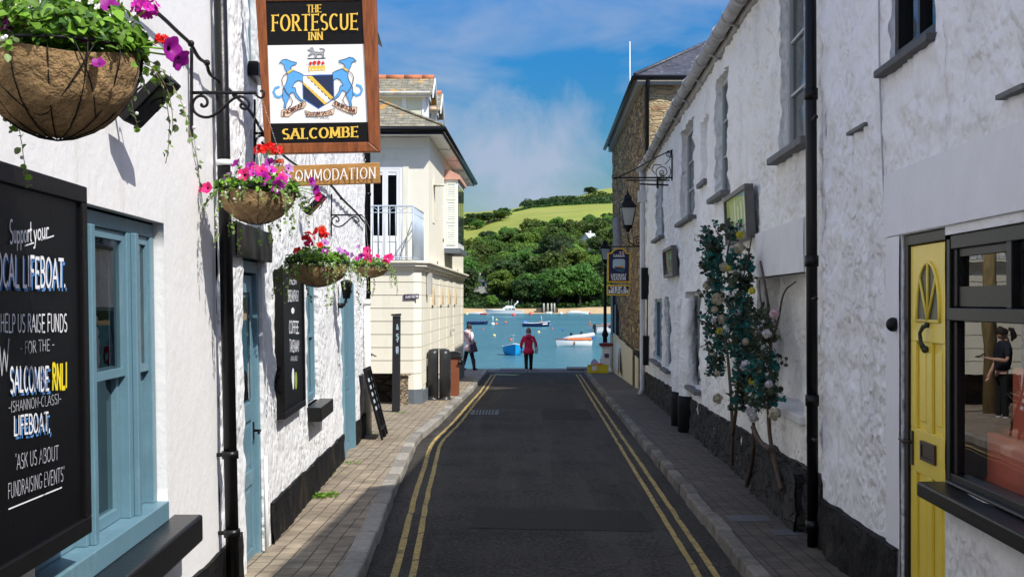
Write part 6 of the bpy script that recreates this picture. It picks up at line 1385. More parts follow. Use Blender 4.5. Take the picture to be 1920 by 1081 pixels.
# cream boarding along its foot with doors, posters
x = MB(); 
for (a,b,h) in ((34.2,37.2,.92),(37.22,40.6,1.06),(40.62,43.6,1.2)): x.prism([TS(a,zg(a)+.1,.10),TS(b,zg(b)+.1,.10),TS(b,zg(b)+.1+h+.1,.10),TS(a,zg(a)+.1+h,.10)], (-.03,0,0))
x.prism([TS(32.2,zg(32)+.1,.1),TS(33.2,zg(33)+.1,.1),TS(33.2,zg(33)+.9,.1),TS(32.2,zg(33)+.85,.1)], (-.03,0,0))
x.build('boarding', M('cream quay boarding', (.66,.58,.38), .6, .06, 3., .1), stb)
x = MB(); x.wb(TS,33.2,34.2,zg(33)+.1,zg(33)+1.0,.0,.03); x.build('gap', m_dark, stb)
x = MB(); x.prism([TS(39.3,zg(39)+.28,.135),TS(41.2,zg(41)+.3,.135),TS(41.2,zg(41)+1.12,.135),TS(39.3,zg(39)+1.0,.135)], (-.02,0,0)); x.build('poster', M('pale poster paper', (.62,.66,.72), .6, .25, 9.), stb)
x = MB(); x.prism([TS(38.2,zg(39)+.22,.26),TS(39.3,zg(39)+.24,.17),TS(39.3,zg(39)+.98,.17),TS(38.8,zg(39)+.7,.22)], (-.012,0,0)); x.build('hardboard', M('curling brown hardboard', (.42,.24,.09), .7, .15), stb)
x = MB(); x.wb(TS,43.9,45.3,CZ-1.2,CZ+.2,.0,.12); x.build('notice_board', M('navy notice board', (.012,.02,.06), .4, .2), stb); x = MB(); x.wb(TS,42.4,43.2,CZ-1.1,CZ-.1,.0,.1); x.build('notice_board', MATS['navy notice board'], stb)
x = MB(); x.wb(TS,44.3,45.4,zg(45)+.1,zg(45)+1.35,.02,.14); x.build('post_box', M('cream post', (.6,.52,.4), .6, .1), stb)
fp = MB(); fp.tube([(3.79,42,7.45),(3.79,42,10.05)], [.028,.014], 8); tag(fp.build('flagpole', M('white flagpole', (.85,.85,.85), .4, .02)), 'bare white flagpole rising from the slate roof of the stone building', 'flagpole')
# ------------------------------------------------------------------ lanterns
m_lglass = leafmat('frosted lantern glass', (.72,.77,.74), .03, .6); 
def lantern(parent, c, s):
    """square tapered street lantern, c = bottom of the glass"""
    x = MB(); P_ = lambda h: .115+.085*h
    for k in range(4):
        a = .785+k*1.5708; x.tube([c+Vector((math.cos(a)*.155,math.sin(a)*.155,0))*s, c+Vector((math.cos(a)*.275,math.sin(a)*.275,.46))*s], .014*s, 5)
    x.lathe([(.15*s,-.03*s),(.165*s,.0)], c, 4, rz=.785, sm=False); x.lathe([(.05*s,-.18*s),(.06*s,-.12*s),(.13*s,-.06*s),(.15*s,-.03*s)], c, 8)
    x.lathe([(.285*s,.45*s),(.30*s,.475*s),(.29*s,.50*s),(.13*s,.66*s),(.15*s,.68*s),(.12*s,.76*s),(.03*s,.82*s),(.035*s,.87*s),(.005*s,.95*s)], c, 4, rz=.785, sm=False); x.build('lantern', m_iron, parent)
    x = MB()
    for k in range(4):
        a = .785+k*1.5708; b = a+1.5708; f = lambda t,r_,h: c+Vector((math.cos(t)*r_,math.sin(t)*r_,h))*s
        x.quad(f(a,.15,.0),f(b,.15,.0),f(b,.268,.45),f(a,.268,.45))
    x.build('pane', m_lglass, parent)
    x = MB(); x.lathe([(.03*s,.38*s),(.04*s,.30*s),(.03*s,.2*s)], c, 8); x.build('bulb', M('unlit pale bulb', (.8,.8,.76), .4, .02), parent)
lY = 45.0; lx = (1134.5-HX)/F*lY
lp = thing('street_lamp', 'black lamp post with a square lantern standing at the quay edge', 'street lamp', (lx,lY,zg(lY)+.1))
x = MB(); x.lathe([(.16,0),(.16,.1),(.13,.14),(.13,.5),(.09,.6),(.10,.64),(.085,.68),(.075,1.15),(.11,1.2),(.11,1.26),(.06,1.4),(.048,3.0),(.07,3.05),(.05,3.1),(.045,3.55),(.06,3.6)], (lx,lY,zg(lY)+.1), 14); x.tube([(lx-.28,lY,zg(lY)+3.35),(lx+.28,lY,zg(lY)+3.35)], .012, 6); x.build('post', m_iron, lp)
lantern(lp, Vector((lx,lY,zg(lY)+3.92)), .82)
x = MB()
for s in (-1,1): x.tube([Vector((lx+s*.05,lY,zg(lY)+3.5)),Vector((lx+s*.17,lY,zg(lY)+3.62)),Vector((lx+s*.13,lY,zg(lY)+3.88))], .012, 5)
x.build('bracket', m_iron, lp)
wY = 32.6; ws = F/wY; wp = lambda px,py: Vector(((px-HX)/ws,wY,CZ+(HY-py)/ws))
wl = thing('wall_lantern', 'black lantern on a scrolled iron wall bracket above the lifeboat sign', 'street lamp', wp(1177,432))
lantern(wl, wp(1177,422), .95)
x = MB(); x.tube([wp(1177,438),wp(1178,452),wp(1190,461),wp(1204,461)], .016, 6); x.tube([wp(1140,462),wp(1203,462)], .014, 6); x.tube([Vector((p[0],wY,p[1])) for p in spiral(wp(1196,450).x,wp(1196,450).z,.02,.12,0,600,26)], .011, 5); x.tube([wp(1204,442),wp(1204,472)], .02, 6); x.build('bracket', m_iron, wl)
# ------------------------------------------------------------------ lifeboat sign
LY = 33.0; ls = F/LY; lpn = lambda px,py,q=0: Vector(((px-HX)/ls, LY-q, CZ+(HY-py)/ls))
c10 = lambda a,b: (1130+a/10.3, 455+b/10.3)
lf = thing('lifeboat_sign', 'navy and yellow hanging lifeboat station sign with an arched top', 'sign', lpn(1160,553))
m_ly = M('yellow sign edge', (.78,.46,.02), .5, .06); m_ln = M('navy sign face', (.010,.018,.065), .4, .1)
arch = [(90,765),(90,195),(165,190),(180,170),(205,140),(240,115),(280,102),(320,98),(360,102),(400,116),(435,142),(455,172),(468,192),(540,196),(532,765)]
ins = [(118,738),(118,218),(178,212),(196,190),(222,160),(252,138),(285,126),(320,122),(355,126),(388,140),(418,164),(438,195),(452,214),(512,218),(505,738)]
x = MB(); x.prism([lpn(*c10(*p)) for p in arch], (0,.05,0)); x.build('board', m_ly, lf)
x = MB(); x.poly([lpn(*c10(*p),.003) for p in ins]); x.build('face', m_ln, lf)
pic = [(195,470),(195,350),(205,325),(235,312),(390,310),(420,322),(432,350),(432,520),(420,555),(385,575),(300,560),(215,500)]
x = MB(); x.poly([lpn(*c10(*p),.005) for p in pic]); x.build('picture', M('pale sea picture', (.42,.54,.60), .5, .1), lf)
x = MB(); x.poly([lpn(*c10(*p),.0065) for p in [(195,488),(432,482),(432,520),(420,555),(385,575),(300,560),(215,500)]]); x.build('picture', M('picture sea', (.03,.09,.16), .5, .2), lf)
x = MB(); x.poly([lpn(*c10(*p),.008) for p in [(228,455),(262,462),(300,455),(330,438),(380,450),(398,468),(392,492),(250,502)]]); x.build('picture', M('orange boat paint', (.70,.33,.03), .5, .15), lf)
x = MB(); x.poly([lpn(*c10(*p),.0095) for p in [(228,455),(262,466),(330,474),(392,484),(390,494),(250,504)]]); x.build('picture', m_ln, lf)
lettering(lf, lpn, [('Lifeboats',c10(212,270),c10(424,266),4.4),('LIFEBOAT',c10(162,655),c10(458,650),5.2),('STATION',c10(170,718),c10(444,715),5.0)], m_signwht, .17, q=.005, gap=.08)
x = MB()
for (a,b,w_,h_) in ((338,178,34,16),(392,178,34,16),(345,214,34,16),(400,214,34,16)): x.poly([lpn(*c10(a-w_/2,b-h_/2),.005),lpn(*c10(a+w_/2,b-h_/2+4),.005),lpn(*c10(a+w_/2,b+h_/2+4),.005),lpn(*c10(a-w_/2,b+h_/2),.005)])
x.build('flag', m_signwht, lf); x = MB(); x.poly([lpn(*c10(p[0],p[1]),.0058) for p in ((362,172),(372,172),(380,222),(370,222))]); x.poly([lpn(*c10(p[0],p[1]),.0062) for p in ((322,192),(416,198),(416,206),(322,200))]); x.build('flag_cross', m_red, lf)
x = MB(); x.prism([lpn(*c10(*p)) for p in [(84,1015),(86,812),(532,812),(526,1008)]], (0,.05,0)); x.build('board', m_ly, lf)
x = MB(); x.poly([lpn(*c10(*p),.003) for p in [(108,988),(110,838),(506,838),(502,984)]]); x.build('face', m_ln, lf)
lettering(lf, lpn, [('SHOP &',c10(150,906),c10(462,902),5.8),('MUSEUM',c10(120,974),c10(494,970),6.0)], m_signwht, .19, q=.005, gap=.08)
x = MB()
for px in (1145,1176): x.tube([lpn(px,475,-.02),lpn(px,462,-.02)], .010, 5); x.tube([lpn(px,533,-.02),lpn(px,527,-.02)], .010, 5)
x.build('hanger', m_iron, lf)
# ------------------------------------------------------------------ collecting box and yellow crate
dY = 43.6; dx_ = (1136-HX)/F*dY; dz_ = zg(dY)+.102
db = thing('collection_box', 'white collecting pillar with a dark red top beneath the lamp post', 'collecting box', (dx_,dY,dz_))
x = MB(); x.lathe([(.27,.0),(.27,.07),(.22,.12),(.20,.18),(.175,.78),(.21,.82),(.23,.86)], (dx_,dY,dz_), 4, rz=.785, sm=False); x.build('pillar', M('white gloss pillar', (.78,.78,.76), .4, .04), db)
x = MB(); x.lathe([(.30,.865),(.31,.90),(.31,.96),(.02,.99)], (dx_,dY,dz_), 4, rz=.785, sm=False); x.build('top', M('dark red top', (.20,.02,.025), .4, .1), db)
x = MB(); x.b2((dx_-.06,dY-.165,dz_+.48),(dx_+.09,dY-.15,dz_+.62)); x.build('emblem', M('dark emblem', (.10,.05,.09), .5, .3, 20.), db)
x = MB(); x.lathe([(.275,-.0),(.275,.05)], (dx_+.02,dY,dz_), 4, rz=.785, sm=False); 
cr = thing('crate', 'yellow plastic crate full of papers on the right pavement', 'crate', ((1121-HX)/F*42.6,42.6,zg(42.6)+.102))
cY = 42.6; cX = (1121-HX)/F*cY; cz_ = zg(cY)+.102
m_cr = M('yellow crate plastic', (.62,.50,.02), .45, .08)
x = MB()
for (a,b,c_,d_) in ((-.33,-.2,.33,-.185),(-.33,.185,.33,.2),(-.33,-.185,-.315,.185),(.315,-.185,.33,.185)): x.b2((cX+a,cY+b,cz_+.01),(cX+c_,cY+d_,cz_+.27))
x.b2((cX-.31,cY-.18,cz_),(cX+.31,cY+.18,cz_+.02)); x.b2((cX-.345,cY-.215,cz_+.245),(cX+.345,cY-.2,cz_+.285)); x.b2((cX-.012,cY-.212,cz_+.02),(cX+.012,cY-.2,cz_+.24)); x.build('box', m_cr, cr, bevel=.006)
x = MB(); x.b2((cX-.2,cY-.206,cz_+.10),(cX-.05,cY-.2005,cz_+.24)); x.box((cX+.17,cY+.05,cz_+.36),(.2,.03,.26),.2); x.build('paper', M('white papers', (.70,.70,.76), .6, .08), cr)
x = MB(); x.prism([Vector((cX-.25,cY+.02,cz_+.2)),Vector((cX+.02,cY+.02,cz_+.2)),Vector((cX-.0,cY+.02,cz_+.38)),Vector((cX-.12,cY+.02,cz_+.48)),Vector((cX-.22,cY+.02,cz_+.36))], (0,.06,0)); x.build('paper', M('lilac papers', (.38,.40,.66), .6, .12), cr)
x = MB(); x.ball((cX+.03,cY-.05,cz_+.25), .14, 10, 6, 0, (1.3,1,.6)); x.build('bag', M('red bag', (.62,.05,.05), .5, .1), cr)
# ------------------------------------------------------------------ artificial flower garlands against the cottage
m_teal = leafmat('teal artificial leaves', (.012,.115,.10), .65, .15); m_dull = leafmat('dull green leaves', (.06,.08,.045), .45, .2); m_twig = M('brown twig', (.075,.05,.035), .8, .3, 12., .6, 30.)
m_pom = M('ivory paper flower', (.42,.38,.28), .8, .25, 30., .6, 60.); m_pomw = M('white paper flower', (.55,.52,.54), .8, .15, 30., .5, 60.); m_py = M('yellow flower', (.50,.45,.05), .7, .15); m_pp = M('dusty pink rose', (.50,.35,.38), .7, .1)
def G_(px,py,o): return pR(px,py,o)
def stem(pts, o=.13, r0=.021, r1=.010):
    P_ = smooth([G_(a,b,o) for a,b in pts]); n = len(P_); return P_, [r0+(r1-r0)*i/(n-1) for i in range(n)]
def garland(label, stems, zones, flowers, seed):
    rnd = random.Random(seed); S = [stem(*s) for s in stems]
    g = thing('flower_garland', label, 'garland', S[0][0][0])
    x = MB()
    for P_,r_ in S: x.tube(P_, r_, 7)
    tw = x.build('stem', m_twig, g)
    x = MB(); x2 = MB(); xt = MB()
    for (pts,dens,wid,mix) in zones:
        P_ = [G_(a,b,.16) for a,b in pts]
        for a,b in zip(P_,P_[1:]):
            L_ = (b-a).length
            for i in range(int(L_*dens*3.3)):
                c_ = a.lerp(b, rnd.random()) + Vector((max(-.12,min(.05,rnd.gauss(0,wid*.5)))-.02, max(-1.3*wid,min(1.3*wid,rnd.gauss(0,wid*.62))), rnd.gauss(0,.05)))
                d = Vector((rnd.uniform(-1,.3),rnd.uniform(-1,1),rnd.uniform(-.3,1))).normalized(); L2 = rnd.uniform(.05,.12)
                xt.tube([c_, c_+d*L2], .003, 3); tgt = x if rnd.random() < mix*.82 else x2
                for k in range(6):
                    p = c_+d*L2*(.2+.16*k); sd = d.cross(Vector((rnd.uniform(-1,1),rnd.uniform(-1,1),rnd.uniform(-1,1)))).normalized()
                    leaf(tgt, p+sd*.024, sd.cross(d)+Vector((rnd.uniform(-.5,.5),rnd.uniform(-.5,.5),rnd.uniform(-.3,.5))), rnd.uniform(.034,.062), rnd.uniform(0,6.28), 0 if rnd.random() < .6 else 1)
    x.build('leaves', m_teal, g); x2.build('leaves', m_dull, g); xt.build('twigs', m_twig, g)
    for (px,py,r_,k) in flowers:
        r_ = r_*.62; f = MB(); c_ = G_(px,py,.25)
        for i in range(70):
            d = Vector((rnd.gauss(0,1),rnd.gauss(0,1),rnd.gauss(0,1))).normalized(); t_ = d.orthogonal().normalized(); b_ = d.cross(t_); a = rnd.uniform(0,6.28); t2 = t_*math.cos(a)+b_*math.sin(a); q = c_+d*r_*.75; s = r_*.38
            f.add([q-t2*s*.5, q+d*r_*.3-t2*s*.6+d.cross(t2)*s*.2, q+d*r_*.34+t2*s*.6+d.cross(t2)*s*.2, q+t2*s*.5], [(0,1,2,3)])
        f.ball(c_, r_*.86, 10, 7); f.build('flower', {0:m_pom,1:m_pomw,2:m_py,3:m_pp}[k], g)
    return g
garland('tall teal leaved artificial flower garland climbing the cottage wall beside the display case', [
  ([(1372,872),(1374,800),(1368,700),(1357,600),(1345,520),(1338,445)],),([(1374,815),(1384,740),(1386,640),(1372,560),(1360,480),(1376,430)],.15,.02,.008),([(1368,640),(1340,610),(1322,560),(1313,545)],.25,.010,.005),([(1380,560),(1400,500),(1410,440)],.2,.010,.005)],
 [([(1340,440),(1348,500)],60,.12,.9),([(1385,420),(1390,455)],16,.08,.4),([(1348,500),(1352,560),(1350,640),(1352,700)],52,.13,.75),([(1400,480),(1398,560),(1392,620),(1394,680)],55,.14,.85)],
 [(1386,465,.085,0),(1388,440,.06,2),(1318,497,.08,0),(1358,500,.08,0),(1370,500,.07,2),(1326,535,.08,0),(1345,560,.10,0),(1366,562,.09,1),(1356,598,.08,0),(1362,615,.06,1),(1349,620,.06,2),(1337,668,.08,0),(1346,747,.085,0),(1340,580,.06,0),(1384,585,.05,1),(1338,600,.05,1),(1345,700,.05,0)], 5)
garland('forked brown twig garland of dull leaves and white flowers in front of the wall recess', [
  ([(1400,910),(1412,862),(1413,800),(1412,700),(1408,620),(1400,560)],),([(1466,918),(1447,845),(1440,780),(1446,690),(1444,600),(1436,540),(1426,490)],),([(1412,800),(1424,828),(1444,842)],.18,.024,.018),([(1446,640),(1460,600),(1468,545),(1492,528)],.16,.012,.005),([(1440,620),(1425,560),(1424,525)],.16,.010,.005)],
 [([(1412,620),(1410,700),(1410,770)],62,.13,.7),([(1445,680),(1448,720),(1445,760)],62,.12,.75),([(1440,590),(1446,660)],42,.12,.05),([(1400,560),(1410,640)],30,.12,.5)],
 [(1424,620,.085,1),(1452,588,.06,3),(1410,545,.05,2),(1398,685,.08,1),(1408,770,.075,1),(1413,782,.07,1),(1438,625,.06,1),(1412,715,.06,2),(1452,775,.08,0),(1424,690,.06,0),(1442,720,.05,1),(1398,640,.05,0)], 9)
# ------------------------------------------------------------------ the estuary
SZ = -2.9
def watermat():
    m, nt, b = newmat('estuary water'); N = nt.nodes; L = nt.links
    tc = N.new('ShaderNodeTexCoord'); mp = N.new('ShaderNodeMapping'); mp.inputs['Scale'].default_value = (.28,.9,1); L.new(tc.outputs['Object'], mp.inputs['Vector'])
    n1 = N.new('ShaderNodeTexNoise'); n1.inputs['Scale'].default_value = .55; n1.inputs['Detail'].default_value = 6; n1.inputs['Roughness'].default_value = .65; L.new(mp.outputs[0], n1.inputs['Vector'])
    n2 = N.new('ShaderNodeTexNoise'); n2.inputs['Scale'].default_value = .018; n2.inputs['Detail'].default_value = 4; L.new(mp.outputs[0], n2.inputs['Vector'])
    r = N.new('ShaderNodeValToRGB'); e = r.color_ramp.elements; e[0].position = .35; e[1].position = .65; e[0].color = (.045,.165,.205,1); e[1].color = (.072,.215,.255,1); L.new(n2.outputs['Fac'], r.inputs[0])
    L.new(r.outputs[0], b.inputs['Base Color']); b.inputs['Roughness'].default_value = .2; b.inputs['IOR'].default_value = 1.33; b.inputs['Specular IOR Level'].default_value = .35
    bp = N.new('ShaderNodeBump'); bp.inputs['Strength'].default_value = 1.; bp.inputs['Distance'].default_value = 1.6; L.new(n1.outputs['Fac'], bp.inputs['Height']); L.new(bp.outputs[0], b.inputs['Normal'])
    return m
x = MB(); x.quad((-500,47.5,SZ),(600,47.5,SZ),(600,512,SZ),(-500,512,SZ)); struct(x.build('water', watermat(), base=(0,0,SZ)))
TC = [300,700,874,947,1010,1060,1145,1300,1700]
TY = [501,512,530,660,800,1050,1200]
TP = [[587.6,579,576,530,485,428,408],[587.6,579,576,528,484,424,403],[587.6,578,574,524,486,408,397],[587.6,579,575,520,462,398,393],[587.6,580,576,508,446,388,382],[587.6,579,575,498,441,384,371],[587.6,577,572,486,428,381,353],[587.6,577,572,474,420,372,338],[587.6,577,572,470,412,365,330]]
def terr(X, Y):
    p = HX + F*X/Y; p = min(max(p,TC[0]),TC[-1]-1e-3)
    i = max(k for k in range(len(TC)-1) if TC[k] <= p); t = (p-TC[i])/(TC[i+1]-TC[i]); t = t*t*(3-2*t)
    def col(c):
        if Y <= TY[0]: return TP[c][0] + (TY[0]-Y)*.3
        if Y >= TY[-1]: return TP[c][-1] + (Y-TY[-1])*.12
        k = max(q for q in range(len(TY)-1) if TY[q] <= Y); s = (Y-TY[k])/(TY[k+1]-TY[k]); return TP[c][k]*(1-s)+TP[c][k+1]*s
    py = col(i)*(1-t)+col(i+1)*t
    return CZ + (HY-py)/F*Y + 1.2*fn3((X*.02,Y*.02,0),1.)
m_field = M('sunlit pasture', (.25,.29,.040), .9, .16, .012, 0, dirt=[((.30,.29,.07), .8, .02, .48, .64, (1,3,1)), ((.13,.22,.04), .6, .035, .54, .66, (.6,2,1))])
m_wood = M('woodland floor', (.030,.045,.014), .95, .3, .1); m_sand = M('estuary sand', (.50,.36,.19), .9, .12, .12, dirt=[((.25,.18,.10), .7, .15, .55, .7, (1,3,1))])
gx = [-190+6*i for i in range(100)]; gy = [495,499,502,506,510,514,518,523,530]+[538+9*i for i in range(100)]
vs = []; 
for y in gy:
    for xx in gx: X = xx*(y/700)+ (y*.03); vs.append(Vector((X,y,terr(X,y))))
x = MB(); nx = len(gx)
for j in range(len(gy)-1):
    ym = (gy[j]+gy[j+1])/2
    mi = 2 if ym < 519 else (1 if ym < 800 else 0)
    x.f += [(j*nx+i,j*nx+i+1,(j+1)*nx+i+1,(j+1)*nx+i) for i in range(nx-1)]; x.m += [mi]*(nx-1); x.s += [True]*(nx-1)
x.v = vs; struct(x.build('hills', [m_field,m_wood,m_sand], base=(0,500,SZ)))
# ------------------------------------------------------------------ trees
def lq(mb, p, s, rnd, out, mi=0):
    n = (out+Vector((rnd.gauss(0,.38),rnd.gauss(0,.38),rnd.gauss(0,.38)+.15))).normalized(); t = n.orthogonal().normalized(); a = rnd.uniform(0,6.28); b = n.cross(t); t, b = t*math.cos(a)+b*math.sin(a), b*math.cos(a)-t*math.sin(a)
    mb.add([p-t*s*.5-b*s*.32, p+t*s*.5-b*s*.36+n*s*.1, p+t*s*.42+b*s*.34, p-t*s*.46+b*s*.38+n*s*.12], [(0,1,2,3)], mi)
def make_tree(name, label, group, cat, mat, seed, h, w, blobs, per, ls, trunk_h=.3, pine=False):
    rnd = random.Random(seed); t = thing(name, label, cat, (0,0,0), group)
    x = MB(); top = h*(.62 if pine else .5); x.tube([(0,0,-1.5),(w*.02,0,h*.2),(-w*.02,w*.03,top)], [.05*w,.042*w,.025*w], 7)
    x2 = MB()
    for k in range(blobs):
        a = rnd.uniform(0,6.28)
        if pine:
            zc_ = h*rnd.uniform(.62,.95); rr = w*.5*rnd.uniform(.1,.85)*(1.1-abs(zc_/h-.75)); br = Vector((w*rnd.uniform(.14,.24),)*2+(h*.05,)); 
        else:
            q = k/blobs; zc_ = h*(trunk_h+.06+(.82-trunk_h)*rnd.random()**.85); rad = w*.5*math.sqrt(max(.05,1-((zc_/h-.52)/.52)**2)); rr = rad*rnd.uniform(.3,.82); s = w*rnd.uniform(.14,.23); br = Vector((s,s,s*.72))
        c_ = Vector((math.cos(a)*rr,math.sin(a)*rr,zc_)); x.tube([Vector((0,0,min(top,zc_*.7))), c_*.6+Vector((0,0,zc_*.3)), c_], [.018*w,.012*w,.005*w], 4)
        for i in range(per):
            d = Vector((rnd.gauss(0,1),rnd.gauss(0,1),rnd.gauss(0,1))).normalized()
            if d.z < -.3 and rnd.random() < .6: d.z = -d.z
            k_ = rnd.uniform(.72,1.08); lq(x2, c_+Vector((d.x*br.x,d.y*br.y,d.z*br.z))*k_, ls*rnd.uniform(.6,1.25), rnd, d)
    x.build('trunk', m_bark if not pine else m_barkp, t); x2.build('crown', mat, t); return t
m_bark = M('dark bark', (.06,.05,.04), .9, .3); m_barkp = M('pale pine bark', (.34,.22,.13), .9, .25)
tl = [leafmat('oak leaves', (.105,.185,.032), .4, .5, .35), leafmat('bright ash leaves', (.17,.26,.04), .35, .5, .3), leafmat('dark holm oak leaves', (.055,.105,.026), .4, .45, .3), leafmat('pine needles', (.05,.085,.03), .4, .3, .2)]
KT = [('broadleaf_tree','rounded mid green broadleaf tree in the wood across the water','tree',tl[0],14,13,26),('broadleaf_tree','bright yellow green broadleaf tree in the wood across the water','tree',tl[1],13,12,24),('evergreen_tree','very dark green evergreen tree in the wood across the water','tree',tl[2],14,12,26),('broadleaf_tree','rounded mid green broadleaf tree in the wood across the water','tree',tl[0],12,14,22),('broadleaf_tree','bright yellow green broadleaf tree in the wood across the water','tree',tl[1],10,10,20)]
TG = 'trees of the wooded far shore'
protos = [make_tree(n,l,TG,c,m_,100+i,h,w_,b,105,.78) for i,(n,l,c,m_,h,w_,b) in enumerate(KT)]
HOLES = [(908,533,600,25,14),(1106,452,700,27,18)]
rt = random.Random(77); spots = []
tries = 0
while len(spots) < 250 and tries < 12000:
    tries += 1
    Y = 521+ (rt.random()**1.05)*285; p = rt.uniform(800,1215); X = (p-HX)/F*Y
    if any((X-q[0])**2+(Y-q[1])**2 < (6.7+ (Y-520)*.004)**2 for q in spots): continue
    # houses keep a clear view over the water
    bad = False
    for (hp,hy,hY,hw,hh) in HOLES:
        if abs(p-hp) < hw and hY-95 < Y < hY+4: bad = True
    if 1030-30 < p < 1040+4 and Y < 528: bad = True
    spots.append((X,Y) if not bad else (X,Y,.30 if X < 0 else .72))
used = set()
for k,sp3 in enumerate(spots):
    X, Y = sp3[:2]
    i = rt.choices(range(5), (4,2.2,2.6,3,2))[0]; pr_ = protos[i]; s = rt.uniform(.8,1.35)*(.82 if Y > 740 else 1.0)*(sp3[2] if len(sp3) > 2 else 1.0); z = terr(X,Y)
    o = pr_ if i not in used else dup(pr_, (0,0,0)); used.add(i)
    o.location = (X,Y,z-.3); o.rotation_euler = (0,0,rt.uniform(0,6.28)); o.scale = (s*rt.uniform(.9,1.15),s*rt.uniform(.9,1.15),s*rt.uniform(.85,1.15))
# trees at the field edges
for i,(p,Y) in enumerate([(880,985),(893,975),(905,1000),(916,985),(927,998),(938,990),(886,1010),(868,990),(855,1000),(946,1006)]):
    X = (p-HX)/F*Y; o = dup(protos[(2,3,0)[i%3]], (X,Y,terr(X,Y)-.5), 'dark tree in the belt along the upper left field', rt.uniform(0,6)); o['group'] = 'tree belt on the upper left field'; o.scale = (1.,1.,.66)
o = dup(protos[2], ((1107-HX)/F*1195,1195,terr((1107-HX)/F*1195,1195)-3), 'lone round tree on the skyline of the hill', .4); o.scale = (1.15,1.15,.62); del o['group']
pine = make_tree('pine_tree','tall pine with a bare pale trunk, the right one of the two above the yacht','two bare trunked pines',"tree",tl[3],301,30,20,16,110,.75,.5,True)
pine.location = ((1052-HX)/F*590,590,terr((1052-HX)/F*590,590)+2); pine.scale = (.6,.6,.66)
dup(pine, ((1038-HX)/F*575,575,terr((1038-HX)/F*575,575)+1), 'tall pine with a leaning pale trunk, the left one of the two above the yacht', 2.0, (.5,.5,.56)).rotation_euler = (0,-.12,2.0)
# hedges between fields
def hedge(pts, label, hw, hh, n, seed, mat):
    rnd = random.Random(seed); x = MB(); P_ = []
    for p,Y in pts: X = (p-HX)/F*Y; P_.append(Vector((X,Y,terr(X,Y))))
    for i in range(n):
        k = rnd.randrange(len(P_)-1); c_ = P_[k].lerp(P_[k+1],rnd.random()); c_.z = terr(c_.x,c_.y)
        d = Vector((rnd.gauss(0,1),rnd.gauss(0,1),abs(rnd.gauss(0,1)))).normalized(); lq(x, c_+Vector((d.x*hw,d.y*hw,hh*d.z*(.7+.5*fn3((c_.x*.08,c_.y*.08,0),1.)))), 1.7*rnd.uniform(.6,1.3), rnd, d)
    return tag(x.build('hedge', mat), label, 'hedge')
hedge([(985,1175),(1010,1130),(1050,1088),(1095,1075),(1150,1068),(1230,1060)], 'long dark hedge climbing the hill between the two bright fields', 5.5, 6.5, 4200, 1, tl[2])
hedge([(1000,1150),(1040,1122),(1090,1110),(1150,1100),(1230,1092)], 'bushy pale green hedge just under the top field', 6.5, 6.0, 3000, 2, tl[0])
hedge([(965,1048),(1000,1046),(1050,1046),(1145,1046),(1230,1046)], 'thin dark hedge along the top of the large sunlit field', 1.6, 2.6, 2200, 3, tl[2])
hedge([(868,812),(900,816),(930,812),(960,806),(1010,806),(1060,806),(1145,806),(1200,806)], 'ragged hedge where the wood meets the large sunlit field', 5, 5.0, 3000, 4, tl[0])
def scrub():
    rnd = random.Random(8); x = MB()
    for i in range(9000):
        Y = rnd.uniform(519,600); p = rnd.uniform(810,1200); X = (p-HX)/F*Y
        if any(abs(p-hp) < hw and abs(Y-hY) < 40 for hp,hy,hY,hw,hh in HOLES): continue
        d = Vector((rnd.gauss(0,.5),rnd.gauss(0,.5),1)).normalized(); lq(x, Vector((X,Y,terr(X,Y)+rnd.uniform(0,2.6)*(.4+.6*fn3((X*.1,Y*.1,0),1)+.3))), 1.1*rnd.uniform(.6,1.3), rnd, d)
    o = x.build('undergrowth', tl[2], base=(10,560,0)); struct(o,'stuff')
scrub()
